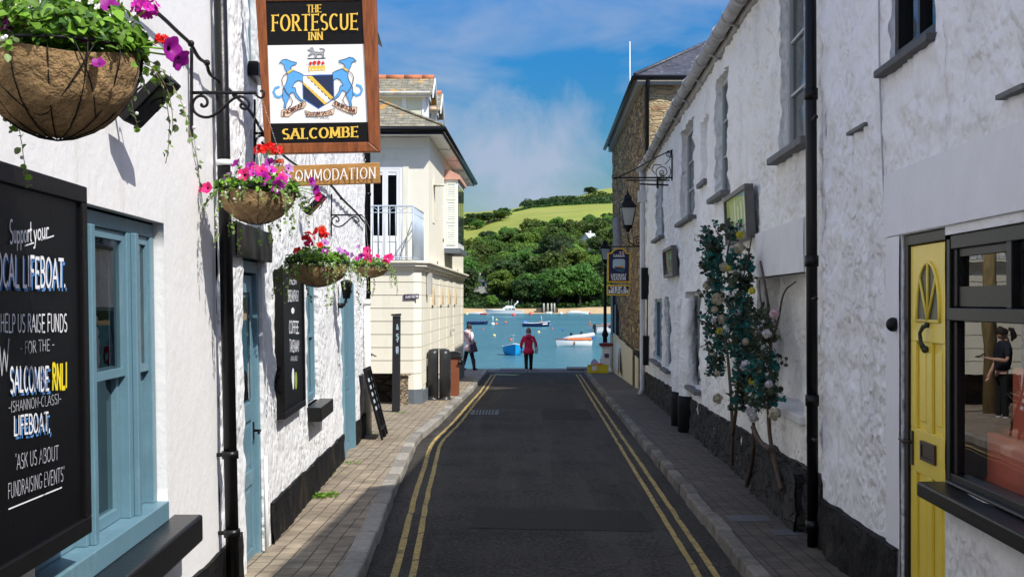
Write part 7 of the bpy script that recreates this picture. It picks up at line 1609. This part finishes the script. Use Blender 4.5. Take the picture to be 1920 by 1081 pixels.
# ------------------------------------------------------------------ houses across the water
m_hw = M('white far house wall', (.82,.80,.74), .7, .03, .5); m_hr = M('slate far roof', (.10,.10,.115), .6, .2, 1.); m_hr2 = M('pale far roof', (.52,.53,.55), .6, .1, 1.)
def house(label, px, py, Y, L_, W_, H_, rise, rz, roofm, chim):
    c_ = at(px,py,Y); t = thing('far_house', label, 'house', c_); Mx = Matrix.Translation(c_) @ Matrix.Rotation(rz,4,'Z'); T = lambda a,b,z: Mx @ Vector((a,b,z))
    x = MB(); l,w_ = L_/2,W_/2
    x.box8([T(-l,-w_,-6),T(l,-w_,-6),T(l,w_,-6),T(-l,w_,-6),T(-l,-w_,H_),T(l,-w_,H_),T(l,w_,H_),T(-l,w_,H_)])
    for s in (-1,1): x.add([T(s*l,-w_,H_),T(s*l,w_,H_),T(s*l,0,H_+rise)],[(0,1,2)])
    x.build('wall', m_hw, t); x = MB()
    for s in (-1,1): x.prism([T(-l-.4,s*(w_+.4),H_-.25),T(l+.4,s*(w_+.4),H_-.25),T(l+.4,0,H_+rise+.05),T(-l-.4,0,H_+rise+.05)], (0,0,.25))
    rf = x.build('roof', roofm, t); x = MB()
    for q in chim: x.box8([T(q-.5,-.5,H_+rise-.6),T(q+.5,-.5,H_+rise-.6),T(q+.5,.5,H_+rise-.6),T(q-.5,.5,H_+rise-.6),T(q-.5,-.5,H_+rise+1.6),T(q+.5,-.5,H_+rise+1.6),T(q+.5,.5,H_+rise+1.6),T(q-.5,.5,H_+rise+1.6)])
    x.build('chimney', m_hw, rf)
    for (a,z) in ((-l*.5,1.),(l*.5,1.),(-l*.5,H_-1.6),(l*.5,H_-1.6)):
        x = MB(); x.box8([T(a-.6,-w_-.04,z),T(a+.6,-w_-.04,z),T(a+.6,-w_+.1,z),T(a-.6,-w_+.1,z),T(a-.6,-w_-.04,z+1.2),T(a+.6,-w_-.04,z+1.2),T(a+.6,-w_+.1,z+1.2),T(a-.6,-w_+.1,z+1.2)]); x.build('window', m_hr, t)
    return t
house('small white house with a dark slate roof low in the far wood', 906,541,600,7.0,5.5,3.2,2.4,-.5,m_hr,(-2.,))
house('white house with a pale roof high in the wood beside the lamp post', 1112,463,700,14,8,2.6,4.4,.9,m_hr2,(-3.,))
# old landing stage with its posts
js = thing('landing_stage', 'dark timber landing stage with pale posts on the far beach', 'jetty', at(1026,586,505))
x = MB(); c_ = at(1026,580,505); x.b2((c_.x-4.2,504,SZ),(c_.x+4.2,508,c_.z+.6)); x.build('staging', M('dark timber', (.09,.08,.06), .9, .3, 1.), js)
for px in (1019.5,1027,1034,1039.5):
    x = MB(); q = at(px,576,503.5); x.tube([(q.x,503.5,SZ),(q.x,503.5,q.z+1.6)], .32, 6); x.build('post', M('pale post', (.42,.40,.34), .8, .1, 2.), js)
# ------------------------------------------------------------------ boats
def hull_mesh(mb, L_, B, D, draft, sheer, mi=0, n=14, transom=.75, flare=1.0):
    """loft along +x (bow); returns gunwale points"""
    rings = []; K = 7
    for i in range(n+1):
        t = i/n; xx = -L_/2+L_*t
        b = B/2*(transom+(1-transom)*math.sin(min(1,t/.45)*1.5708)) if t < .45 else B/2*(1-((t-.45)/.55)**2.4)
        h = D*(1+sheer*(max(0,(t-.3)/.7)**2)+.15*sheer*(1-t)**2); b = max(b,.012*B)
        rake = L_*.06*(t**6)
        rings.append([Vector((xx+rake*(k/K), b*math.sin(min(1,(k/K)**.55*1.0)*1.5708)**.9 if k else 0, -draft*(1-t**5*.6)+(h+draft*(1-t**5*.6))*(k/K))) for k in range(K+1)])
    for s in (1,-1):
        vs = [Vector((p.x,p.y*s,p.z)) for r_ in rings for p in r_]; m_ = K+1
        mb.add(vs, [(i*m_+k,(i+1)*m_+k,(i+1)*m_+k+1,i*m_+k+1) for i in range(n) for k in range(K)], mi, True)
    r0 = rings[0]; mb.add([Vector((p.x,p.y,p.z)) for p in r0]+[Vector((p.x,-p.y,p.z)) for p in reversed(r0[1:])], [tuple(range(2*len(r0)-1))], mi)
    return [r_[-1] for r_ in rings]
def place(mb, X, Y, hd):
    Mx = Matrix.Translation((X,Y,SZ)) @ Matrix.Rotation(hd,4,'Z')
    for i,v in enumerate(mb.v): mb.v[i] = Mx @ v
def boat_bits(parent, X, Y, hd, items):
    for name, mat, fn in items:
        x = MB(); fn(x); place(x,X,Y,hd); x.build(name, mat, parent)
def gun(x, g, r_, dz=0.0):
    for s in (1,-1): x.tube([Vector((p.x,p.y*s,p.z+dz)) for p in g], r_, 6)
m_wb = M('white boat paint', (.82,.82,.80), .3, .03, 1.); m_navyb = M('navy boat paint', (.012,.03,.10), .35, .1, 2.); m_turq = M('bright blue boat paint', (.01,.30,.62), .35, .06, 2.); m_redb = M('dark red boat strake', (.30,.035,.025), .4, .1, 2.); m_tan = M('varnished boat wood', (.50,.22,.08), .45, .2, 3.); m_greyc = M('grey boat canvas', (.50,.53,.57), .7, .1, 2.); m_obl = M('black outboard', (.015,.015,.018), .35, .2)
m_bglass = M('dark boat window', (.02,.025,.035), .1, .1)
def boat(label, px, py, L_, B, D, hd, hullm, cat='boat', sheer=.35, draft=.25, inner=None, rub=None, extra=(), name='open_boat', tr=.75):
    Y = (CZ-SZ)*F/(py-HY); X = (px-HX)/F*Y; t = thing(name, label, cat, (X,Y,SZ))
    x = MB(); g_ = hull_mesh(x, L_, B, D, draft, sheer, transom=tr); place(x,X,Y,hd); x.build('hull', hullm, t)
    its = []
    if rub: its.append(('gunwale', rub, lambda x: gun(x, g_, .035*max(1,L_/4))))
    if inner:
        def dk(x):
            for s in (1,-1): x.add([Vector((p.x,p.y*s*.97,p.z-.22*D)) for p in g_]+[Vector((p.x,0,p.z-.22*D)) for p in g_], [(i,i+1,len(g_)+i+1,len(g_)+i) for i in range(len(g_)-1)])
        its.append(('deck', inner, dk))
    boat_bits(t,X,Y,hd,its+list(extra)); return t
# motor yacht
def yacht():
    Lh,B = 12.,3.6
    def house_(x):
        x.prism([Vector((-3.4,-1.35,1.5)),Vector((1.9,-1.3,1.55)),Vector((.6,-1.2,2.75)),Vector((-3.2,-1.25,2.75))], (0,2.6,0))
        x.prism([Vector((-2.6,-1.1,2.76)),Vector((.3,-1.1,2.76)),Vector((-.2,-1.0,3.3)),Vector((-2.5,-1.0,3.25))], (0,2.1,0))
    def fore(x): x.prism([Vector((1.7,-1.2,1.5)),Vector((4.6,-.6,1.6)),Vector((4.6,.6,1.6)),Vector((1.7,1.2,1.5))], (-.25,0,.42))
    def wins(x):
        for s in (-1.37,1.33):
            for a,b in ((-3.1,-2.0),(-1.8,-.9),(-.7,.2)): x.prism([Vector((a,s-.02,1.85)),Vector((b,s-.02,1.87)),Vector((b-.12,s-.02+(.06 if s < 0 else -.06),2.5)),Vector((a,s-.02+(.06 if s < 0 else -.06),2.5))], (0,.05,0))
        x.prism([Vector((1.25,-1.0,2.0)),Vector((1.25,1.0,2.0)),Vector((.68,.95,2.62)),Vector((.68,-.95,2.62))], (.06,0,.03))
        for a in (1.4,2.5,3.5): x.ball((a,-1.42+.12*(a-1.4),.75), .16, 8, 5, 0, (1.6,.5,.8)); 
    def arch(x):
        for s in (-1.05,1.05): x.tube([(-2.9,s,2.8),(-3.0,s,3.5),(-3.9,s*.8,4.3),(-4.2,s*.7,4.45)], [.22,.2,.14,.1], 6)
        x.tube([(-4.1,-.8,4.4),(-4.1,.8,4.4)], .16, 6); x.ball((-3.9,0,4.6), .35, 8, 5, 0, (1,1,.6))
    def mast(x): x.tube([(-.9,.3,3.2),(-1.0,.3,5.0)], .035, 5); x.tube([(-1.9,-.3,3.2),(-2.1,-.3,5.3)], .035, 5); x.tube([(5.4,-.9,1.9),(3.5,-1.35,2.1),(1.8,-1.4,2.1)], .03, 4)
    return boat('white motor yacht with a flybridge and radar arch moored off the far beach', 948,591,Lh,B,1.5,math.pi,m_wb,'yacht',.3,.4,m_wb,M('pale rub strake', (.6,.6,.58), .4, .05),[('cabin',m_wb,house_),('foredeck',m_wb,fore),('cabin_window',m_bglass,wins),('radar_arch',m_wb,arch),('aerial',M('steel rail', (.6,.6,.6), .3, .05),mast)],'motor_yacht',.9)
yacht()
def outboard(xp, z, s=1.0): return lambda x: (x.prism([Vector((xp-.28*s,-.14*s,z)),Vector((xp+.06*s,-.14*s,z)),Vector((xp+.02*s,-.14*s,z+.42*s)),Vector((xp-.22*s,-.14*s,z+.46*s))], (0,.28*s,0)), x.prism([Vector((xp-.16*s,-.06*s,z-.7*s)),Vector((xp,-.06*s,z-.7*s)),Vector((xp,-.06*s,z)),Vector((xp-.14*s,-.06*s,z))], (0,.12*s,0)))
def fend(x):
    for i in range(7): x.ball((-1.6+.5*i,.62,.62), .20, 7, 5); x.ball((-1.6+.5*i,-.62,.62), .20, 7, 5)
boat('navy inflatable launch with a row of fenders, at the left of the moorings', 894,608,4.1,1.5,.5,.05,m_navyb,inner=m_navyb,rub=m_navyb,extra=[('fender',M('slate blue tube', (.07,.10,.20), .5, .15),fend)],name='inflatable_boat')
boat('navy and white open fishing boat with a small mast and a blue stern cover', 1004,612,4.8,1.7,.62,-.05,m_navyb,inner=m_tan,rub=m_wb,sheer=.55,extra=[
 ('bow_panel',m_wb,lambda x: [x.prism([Vector((1.35,s*.80,.35)),Vector((2.2,s*.52,.42)),Vector((2.25,s*.53,.68)),Vector((1.38,s*.82,.6))],(0,s*.06,0)) for s in (-1,1)]),
 ('stern_cover',M('blue canvas', (.10,.20,.50), .7, .1),lambda x: x.ball((-1.95,0,.72), .5, 9, 6, 0, (1,1.2,.7))),('mast',m_wb,lambda x: (x.tube([(1.2,0,.6),(1.1,0,1.9),(.9,0,2.0)], .04, 5), x.tube([(2.3,0,.9),(2.9,0,.2)], .025, 4))),('wheelbox',m_tan,lambda x: x.b2((.7,-.3,.4),(1.2,.3,1.0)))])
boat('white launch with a dark red strake and a grey canvas cover', 1076,649,3.6,1.5,.62,-2.85,m_wb,inner=m_tan,rub=m_redb,sheer=.3,extra=[
 ('cover',m_greyc,lambda x: x.tube([(1.15,.1,.80),(.4,.1,.86),(-1.2,.1,1.0),(-2.2,.1,1.22)], [.12,.26,.30,.20], 10)),
 ('side_board',M('orange coaming', (.62,.20,.06), .5, .25, 5.),lambda x: [x.prism([Vector((-1.7,s*.68,.66)),Vector((1.0,s*.60,.72)),Vector((1.0,s*.58,.90)),Vector((-1.7,s*.66,.92))],(0,.03,0)) for s in (-1,1)]),
 ('outboard',m_obl,lambda x: (x.ball((.35,.2,1.30),.16,8,6), x.ball((-.75,.2,1.42),.14,8,6))),('fender',M('brown fender', (.25,.12,.05), .7, .1),lambda x: x.tube([(.2,.78,.55),(.2,.8,.15)], .06, 6))],name='launch')
boat('bright blue dinghy moored bow on, left of the red coated walker', 962,665,2.8,1.8,.68,-1.45,m_turq,inner=m_wb,rub=m_wb,sheer=.5,extra=[
 ('thwart',m_tan,lambda x: x.b2((-.5,-.6,.42),(-.25,.6,.47))),('blue_bag',M('blue tarpaulin', (.03,.10,.45), .6, .15),lambda x: x.ball((-.75,-.42,.62), .30, 9, 6, 0, (1,1,.55))),('mooring_post',M('grey pole', (.4,.42,.44), .5, .1),lambda x: (x.tube([(-.7,.1,.4),(-.7,.1,1.75)], .014, 4), x.tube([(-.7,-.2,1.7),(-.7,.3,1.7)], .012, 4), x.tube([(1.2,0,.5),(1.25,0,.95)], .02, 5)))],name='dinghy')
boat('white boat with tan gunwales half hidden behind the lamp post, the farther of the two', 1133,620,5.2,1.8,.75,2.9,m_wb,inner=m_tan,rub=m_tan,sheer=.35,extra=[('cover',m_wb,lambda x: x.prism([Vector((-2.3,-.7,.8)),Vector((.5,-.7,.8)),Vector((.3,-.4,1.2)),Vector((-2.2,-.4,1.2))],(0,1.0,0))),('post',m_tan,lambda x: x.tube([(2.2,0,.9),(2.25,0,1.6)], .05, 5))])
boat('white boat with a black outboard beside the lamp post, the nearer of the two', 1148,626,4.6,1.7,.75,.08,m_wb,inner=m_wb,rub=m_wb,sheer=.3,extra=[('outboard',m_obl,outboard(-2.4,.75,1.5)),('cover',m_navyb,lambda x: x.ball((.4,0,1.0), .7, 9, 6, 0, (1.5,.9,.6)))])
boat('long white rowing boat drawn up by the left end of the far beach', 888,588.6,6.5,1.7,.55,.05,m_wb,inner=m_wb,rub=m_wb)
boat('red dinghy beside the bow of the motor yacht', 909,589.6,3.2,1.5,.5,.1,M('red boat paint', (.55,.05,.04), .4, .08),inner=m_redb,name='dinghy')
boat('small white tender floating near the landing stage', 1029,588,2.6,1.5,.7,.3,m_wb,inner=m_wb,name='dinghy')
boat('white speedboat under a grey cover off the right end of the far beach', 1083,589,7.6,2.3,.75,.04,m_wb,inner=m_greyc,rub=m_wb,extra=[('cover',m_greyc,lambda x: x.prism([Vector((-3.,-.9,.7)),Vector((2.2,-.8,.8)),Vector((.6,-.2,1.35)),Vector((-2.6,-.3,1.3))],(0,1.5,0))),('stern_panel',M('red boat paint', (.55,.05,.04)),lambda x: x.b2((-3.9,-.6,.3),(-3.75,.6,.9)))],name='speedboat')
# buoys
BC = {'orange':M('orange buoy', (.80,.16,.05), .4, .06),'yellow':M('cream yellow buoy', (.80,.62,.22), .45, .06),'red':M('pinkish red buoy', (.72,.12,.10), .4, .08),'blue':M('blue buoy', (.02,.10,.50), .4, .08),'white':M('white buoy', (.80,.80,.78), .4, .05)}
BL = [(485,362,'yellow',.42,'cream yellow buoy directly above an orange one, left of the moorings'),(485,408,'orange',.40,'orange buoy directly below a cream yellow one'),(587,388,'orange',.40,'orange buoy between the inflatable launch and the navy fishing boat'),(333,465,'red',.28,'small red buoy near the woman in the pale coat'),(460,540,'yellow',.40,'cream yellow buoy left of the blue dinghy'),(647,588,'orange',.32,'orange buoy floating just behind the blue dinghy'),(960,502,'yellow',.40,'cream yellow buoy right of the red coated walker'),(1112,458,'red',.30,'pinkish red buoy next to a small blue one'),(1105,430,'blue',.28,'small blue buoy next to a pinkish red one'),(1233,476,'blue',.33,'blue buoy above the white launch'),(1575,568,'blue',.32,'blue buoy between the white launch and the lamp post'),(148,298,'yellow',.9,'cream buoy close under the left end of the far beach'),(1212,291,'white',.9,'white buoy with a red cap off the right part of the far beach'),(1537,288,'red',.7,'red buoy behind the white speedboat off the far beach'),(680,311,'red',1.0,'red buoy under the side of the motor yacht'),(870,300,'red',1.1,'red buoy just astern of the motor yacht')]
m_rope = M('wet rope', (.1,.09,.07), .8)
for a,b,colr,r_,lab in BL:
    px = 850+a/6; py = 540+b/6; Y = (CZ-SZ)*F/(py-HY); X = (px-HX)/F*Y; k = r_*.62*min(1.1,max(.9,Y/240)); t = thing('buoy', lab, 'buoy', (X,Y,SZ)); t['group'] = 'mooring buoys on the estuary'
    x = MB(); x.ball((X,Y,SZ+k*.45), k, 12, 8, 0, (1,1,.85)); x.build('float', BC[colr], t)
    x = MB(); x.tube([(X,Y,SZ+k*1.22),(X,Y,SZ+k*1.5)], k*.16, 6); x.build('ring', BC['red'] if colr == 'white' else m_rope, t)
px,py = 850+445/6, 540+412/6; Y = (CZ-SZ)*F/(py-HY); X = (px-HX)/F*Y; t = thing('marker_buoy','white marker buoy with a thin upright stick beside an orange buoy','buoy',(X,Y,SZ)); x = MB(); x.ball((X,Y,SZ+.15),.42,10,6,0,(1,1,.7)); x.build('float',BC['white'],t); x = MB(); x.tube([(X,Y,SZ+.4),(X,Y,SZ+1.7)],.07,6); x.build('stick',BC['white'],t)
# ------------------------------------------------------------------ people: skinned bodies, clothing over them
def skin(nodes, edges, root=0, sub=2):
    """nodes: (x,y,z,rx,ry) grown into one continuous surface"""
    me = bpy.data.meshes.new('skin'); me.from_pydata([n[:3] for n in nodes], edges, []); o = bpy.data.objects.new('skin', me); COL.objects.link(o)
    sm = o.modifiers.new('skin','SKIN'); sm.use_smooth_shade = True
    for i,n in enumerate(nodes): me.skin_vertices[0].data[i].radius = (n[3], n[4] if len(n) > 4 else n[3]); me.skin_vertices[0].data[i].use_root = (i == root)
    sb = o.modifiers.new('sub','SUBSURF'); sb.levels = sub; sb.render_levels = sub
    dg = bpy.context.evaluated_depsgraph_get(); ev = o.evaluated_get(dg); m2 = ev.to_mesh()
    vs = [v.co.copy() for v in m2.vertices]; fs = [tuple(p.vertices) for p in m2.polygons]; ev.to_mesh_clear(); bpy.data.objects.remove(o); return vs, fs
def skinned(parent, name, nodes, edges, mat, T, root=0, sub=2):
    vs, fs = skin(nodes, edges, root, sub); x = MB(); x.add([T @ v for v in vs], fs, 0, True); return x.build(name, mat, parent)
m_skin = M('skin', (.62,.36,.26), .55, .06, 20.)
def hand(n, e, i, d, curl):
    """palm, four unequal bent fingers and a thumb off its side, from wrist node i"""
    w = Vector(n[i][:3]); d = d.normalized(); s = d.cross(Vector((0,0,1))); s = s.normalized() if s.length > .1 else Vector((1,0,0)); c = s.cross(d).normalized()*curl
    p = w+d*.055; n.append((*p,.034,.018)); pi_ = len(n)-1; e.append((i,pi_))
    for k,(o,l) in enumerate(((-.027,.062),(-.009,.072),(.009,.068),(.027,.052))):
        a = p+d*.04+s*o; b = a+d*l*.5+c*l*.25; q = b+d*l*.35+c*l*.5
        for v,r_ in ((a,.0095),(b,.009),(q,.008)): n.append((*v,r_,r_))
        j = len(n)-3; e += [(pi_,j),(j,j+1),(j+1,j+2)]
    a = p-s*.038+d*-.005; b = a-s*.018+d*.03+c*.02; n += [(*a,.011,.011),(*b,.010,.010)]; e += [(pi_,len(n)-2),(len(n)-2,len(n)-1)]
def head(parent, T, c, r_, hairm, hair, tilt=(0,0,0), face=True):
    """egg shaped head with brow, nose, mouth, ears, in the body's own colour, facing -y before T"""
    Rm = Matrix.Rotation(tilt[2],4,'Z') @ Matrix.Rotation(tilt[0],4,'X') @ Matrix.Rotation(tilt[1],4,'Y'); B = T @ Matrix.Translation(c) @ Rm
    x = MB(); n = 18; k = 14; vs = []
    for i in range(k+1):
        a = math.pi*i/k
        for j in range(n):
            w_ = 2*math.pi*j/n; z = math.cos(a); rr = math.sin(a); jaw = 1-.28*max(0,-z)**1.3; y = -math.cos(w_)*rr
            vs.append(B @ Vector((math.sin(w_)*rr*.80*jaw*r_, y*r_*.95*(jaw if y > 0 else 1-.1*max(0,-z)), z*1.22*r_)))
    x.add(vs, [(i*n+j,(i+1)*n+j,(i+1)*n+(j+1)%n,i*n+(j+1)%n) for i in range(k) for j in range(n)], 0, True)
    P_ = lambda a,b,c_: B @ Vector((a*r_,b*r_,c_*r_))
    x.tube([P_(0,-.9,.15),P_(0,-1.06,-.12),P_(0,-1.12,-.22),P_(0,-.95,-.28)], [.05*r_,.09*r_,.13*r_,.08*r_], 7)
    for s in (-1,1): x.ball(P_(s*.80,.08,-.08), .17*r_, 7, 5, 0, (.45,.8,1.2))
    x.tube([P_(0,.1,-.9),P_(0,.16,-1.75)], [.46*r_,.52*r_], 10); h = x.build('head', m_skin, parent)
    x = MB()
    for s in (-1,1): x.ball(P_(s*.32,-.88,.03), .085*r_, 7, 5)
    x.build('eye', M('dark eye', (.05,.03,.02), .2), h); x = MB(); x.tube([P_(-.24,-.86,-.52),P_(0,-.93,-.54),P_(.24,-.86,-.52)], [.03*r_,.06*r_,.03*r_], 6); x.build('mouth', M('lip', (.48,.16,.14), .5), h)
    x = MB(); vs = []; n = 20; k = 12
    for i in range(k+1):
        a = math.pi*i/k
        for j in range(n):
            w_ = 2*math.pi*j/n; y = -math.cos(w_); z = math.cos(a); rr = math.sin(a)
            cut = (1.0 if y > -.35 else (1.0 if z > .42 else .86)); nn = 1.12+.10*fn3((math.sin(w_)*2,y*2,z*3),2.)
            zz_ = max(z, hair if y > -.2 else (.1 if abs(math.sin(w_)) > .8 else .42)); vs.append(P_(math.sin(w_)*rr*.88*nn*cut, y*rr*1.0*nn*cut, zz_*1.28*(nn if z > 0 else 1)))
    x.add(vs, [(i*n+j,(i+1)*n+j,(i+1)*n+(j+1)%n,i*n+(j+1)%n) for i in range(k) for j in range(n)], 0, True); x.build('hair', hairm, parent)
def person(label, X, Y, Z, hgt, rz, arms, legs, coatm, trsm, shoem, hairm, hair, tilt, hem, coatw, extra=None, sleeve=True):
    t = thing('person', label, 'person', (X,Y,Z)); S = hgt/1.65; T = Matrix.Translation((X,Y,Z)) @ Matrix.Rotation(rz,4,'Z') @ Matrix.Scale(S,4)
    n = [(0,0,.86,.115,.09),(0,0,1.05,.10,.08),(0,.01,1.25,.125,.09),(0,.01,1.36,.07,.06),(0,0,1.42,.045,.045)]; e = [(0,1),(1,2),(2,3),(3,4)]
    for s,(k_,a_) in zip((-1,1),legs):
        b = len(n); n += [(s*.085,0,.80,.088,.088),(k_[0],k_[1],k_[2],.055,.058),(a_[0],a_[1],a_[2],.038,.04),(a_[0],a_[1]-.10*(1),a_[2]-.045,.035,.03)]; e += [(0,b),(b,b+1),(b+1,b+2),(b+2,b+3)]
    wr = []
    for s,(el,wrist,hd) in zip((-1,1),arms):
        b = len(n); n += [(s*.165,.01,1.31,.052,.052),(*el,.040,.040),(*wrist,.027,.024)]; e += [(2,b),(b,b+1),(b+1,b+2)]; wr.append((b+2,hd))
    for i,hd in wr: hand(n, e, i, Vector(hd), .5)
    skinned(t, 'body', n, e, m_skin, T)
    head(t, T, Vector((0,-.02,1.535)), .095, hairm, hair, tilt)
    tn = [(0,0,.88,.135,.105)]; te = []
    for s,(k_,a_) in zip((-1,1),legs):
        b = len(tn); tn += [(s*.088,0,.78,.098,.10),(k_[0],k_[1],k_[2],.070,.072),(a_[0],a_[1],a_[2]+.03,.058,.06)]; te += [(0,b),(b,b+1),(b+1,b+2)]
    skinned(t, 'trousers', tn, te, trsm, T)
    for s,(k_,a_) in zip((-1,1),legs):
        x = MB(); c_ = Vector(a_)+Vector((0,-.05,-.045)); x.ball(c_, .05, 10, 6, 0, (.9,2.3,.8)); x.tube([Vector(a_)+Vector((0,0,-.03)),Vector(a_)+Vector((0,0,.05))], .048, 8)
        for i,v in enumerate(x.v): x.v[i] = T @ v
        x.build('shoe', shoem, t)
    cn = [(0,.01,hem+.05,coatw,coatw*.72),(0,.01,(hem+1.05)/2,coatw*.97,coatw*.7),(0,.005,1.06,.155,.118),(0,.01,1.25,.165,.12),(0,.01,1.36,.095,.085),(0,.0,1.415,.062,.066)]; ce = [(0,1),(1,2),(2,3),(3,4),(4,5)]
    for s,(el,wrist,hd) in zip((-1,1),arms):
        b = len(cn); w2 = Vector(el).lerp(Vector(wrist), .93 if sleeve else -.25) if sleeve else Vector((s*.165,.01,1.31)).lerp(Vector(el),.8)
        cn += [(s*.175,.01,1.31,.075,.075)]; ce += [(3,b)]
        if sleeve: cn += [(*el,.062,.062),(*w2,.052,.05)]; ce += [(b,b+1),(b+1,b+2)]
        else: cn += [(*w2,.062,.062)]; ce += [(b,b+1)]
    ct_ = skinned(t, 'coat' if sleeve else 'shirt', cn, ce, coatm, T, 2)
    if extra: extra(t, T)
    return t
def addpart(t, T, name, mat, fn):
    x = MB(); fn(x)
    for i,v in enumerate(x.v): x.v[i] = T @ v
    return x.build(name, mat, t)
m_blkc = M('black trousers', (.012,.012,.014), .8, .2); m_shoe = M('grey white trainers', (.45,.45,.46), .6, .2, 20.)
m_hairb = M('greying brown hair', (.24,.165,.11), .7, .35, 30., .8, 60.); m_hairk = M('dark brown hair', (.035,.022,.015), .6, .3, 30., .8, 60.)
wY_ = 44.9
def redx(t,T):
    addpart(t,T,'scarf',M('pale grey scarf', (.55,.50,.50), .8, .15, 20.),lambda x: x.lathe([(.085,-.05),(.105,-.02),(.10,.03),(.075,.05)], (0,.0,1.42), 14))
    addpart(t,T,'hood',MATS['crimson anorak'],lambda x: x.ball((0,.10,1.34), .12, 10, 6, 0, (1,.55,.75)))
    addpart(t,T,'bag',M('cream shoulder bag', (.55,.52,.48), .7, .1),lambda x: (x.prism([Vector((-.24,-.03,.72)),Vector((-.24,.11,.72)),Vector((-.24,.11,.95)),Vector((-.24,-.01,.97))],(-.10,0,.02)), x.tube([(-.29,.04,.95),(-.17,.13,1.2),(-.02,.13,1.38),(.05,.02,1.43)], .012, 6)))
person('person in a crimson anorak and black trousers seen from behind walking to the water', (991-HX)/F*wY_, wY_, zg(wY_), 1.56, math.pi, [((-.27,.03,1.06),(-.26,-.06,.86),(0,-.2,-1)),((.27,.03,1.06),(.25,-.07,.88),(0,-.2,-1))], [((-.09,-.10,.46),(-.085,-.12,.075)),((.085,.02,.46),(.08,.16,.11))], M('crimson anorak', (.78,.018,.085), .7, .15, 12., .5, 25.), m_blkc, m_shoe, m_hairb, -.62, (0,0,0), .62, .235, redx)
wY_ = 45.6
def pinkx(t,T):
    addpart(t,T,'hood',MATS['pale pink raincoat'],lambda x: x.ball((0,.11,1.36), .13, 10, 6, 0, (1.1,.6,.7)))
    addpart(t,T,'bag',M('dark plum shoulder bag', (.10,.06,.09), .6, .2, 8.),lambda x: (x.prism([Vector((-.30,-.12,.66)),Vector((-.26,.16,.62)),Vector((-.22,.16,.90)),Vector((-.24,-.06,.94))],(-.07,0,.03)), x.tube([(-.25,-.08,.93),(-.15,.14,1.15),(.03,.17,1.33),(.14,.06,1.38)], [.03,.035,.035,.02], 6)))
    for s,(kx,ax,ay) in ((-1,(-.16,-.20,-.08)),(1,(.16,.21,.10))): addpart(t,T,'boot',M('dark brown boots', (.05,.022,.018), .45, .2, 12.),lambda x: x.tube([(ax*.93,ay*.8,.40),(ax,ay,.10),(ax,ay,.02)], [.072,.056,.055], 10))
person('person in a pale pink raincoat and dark boots by the cream building corner', (879-HX)/F*wY_, wY_, zg(wY_)+.1, 1.60, 2.3, [((-.27,.06,1.06),(-.20,-.12,.98),(.5,-.8,0)),((.27,.04,1.06),(.20,-.14,.98),(-.5,-.8,0))], [((-.15,-.05,.46),(-.20,-.08,.075)),((.15,.03,.46),(.21,.10,.075))], M('pale pink raincoat', (.88,.64,.60), .5, .1, 8., .5, 18.), m_blkc, M('dark brown boots', (.05,.022,.018)), m_hairk, -.35, (0,0,.6), .60, .25, pinkx)
# the passer-by mirrored in the shop window stands in the lane past the inn's corner
def phx(t,T): addpart(t,T,'phone',M('black phone', (.01,.01,.012), .2),lambda x: x.box((-.10,-.44,1.17),(.075,.15,.012),0,0,Matrix.Rotation(.5,4,'X')))
def ponyt(t,T):
    phx(t,T); addpart(t,T,'ponytail',m_hairk,lambda x: x.tube([(0,.09,1.62),(0,.17,1.60),(0,.19,1.48),(0,.17,1.40)], [.03,.045,.04,.015], 8))
person('person in a dark t-shirt looking at a phone, mirrored in the shop window', -2.85, 22.9, zg(22.9)+.0, 1.66, 1.4, [((-.24,-.05,1.08),(-.14,-.30,1.12),(.3,-.8,.1)),((.25,.02,1.06),(.22,-.12,.84),(0,-.3,-1))], [((-.09,-.02,.46),(-.09,0,.075)),((.09,-.03,.46),(.10,-.04,.075))], M('dark navy t-shirt', (.015,.018,.03), .8, .15), m_blkc, m_shoe, m_hairk, -.2, (.5,0,0), .84, .155, ponyt, False)

x = MB(); x.tube([(-2.95,24.0,zg(24)-.02),(-2.93,24.0,2.2),(-2.94,24.0,3.2)], [.13,.12,.11], 12)
tag(x.build('timber_post', M('weathered round timber', (.30,.22,.10), .8, .3, 6., .5, 20., st=(4,4,.6))), 'round weathered timber post in the lane, mirrored in the shop window', 'post')
pt = thing('planter', 'stone planter of grey spiky leaves in the lane, mirrored in the shop window', 'planter', (-3.0,20.9,zg(21)))
x = MB(); x.b2((-3.7,20.3,zg(21)-.02),(-2.55,21.5,zg(21)+.42)); x.build('box', m_stoneP, pt, bevel=.03)
x = MB()
for i in range(420):
    a = R.uniform(0,6.28); e = R.uniform(.2,1.3); c_ = Vector((R.uniform(-3.6,-2.65),R.uniform(20.4,21.4),zg(21)+.42)); d = Vector((math.cos(a)*math.cos(e),math.sin(a)*math.cos(e),math.sin(e))); s = d.cross(Vector((0,0,1))).normalized()*.022; l = R.uniform(.2,.5)
    x.add([c_-s,c_+s,c_+d*l*.6+s,c_+d*l,c_+d*l*.6-s],[(0,1,2,3,4)])
x.build('leaves', leafmat('grey green spikes', (.20,.27,.20), .35, .2), pt)
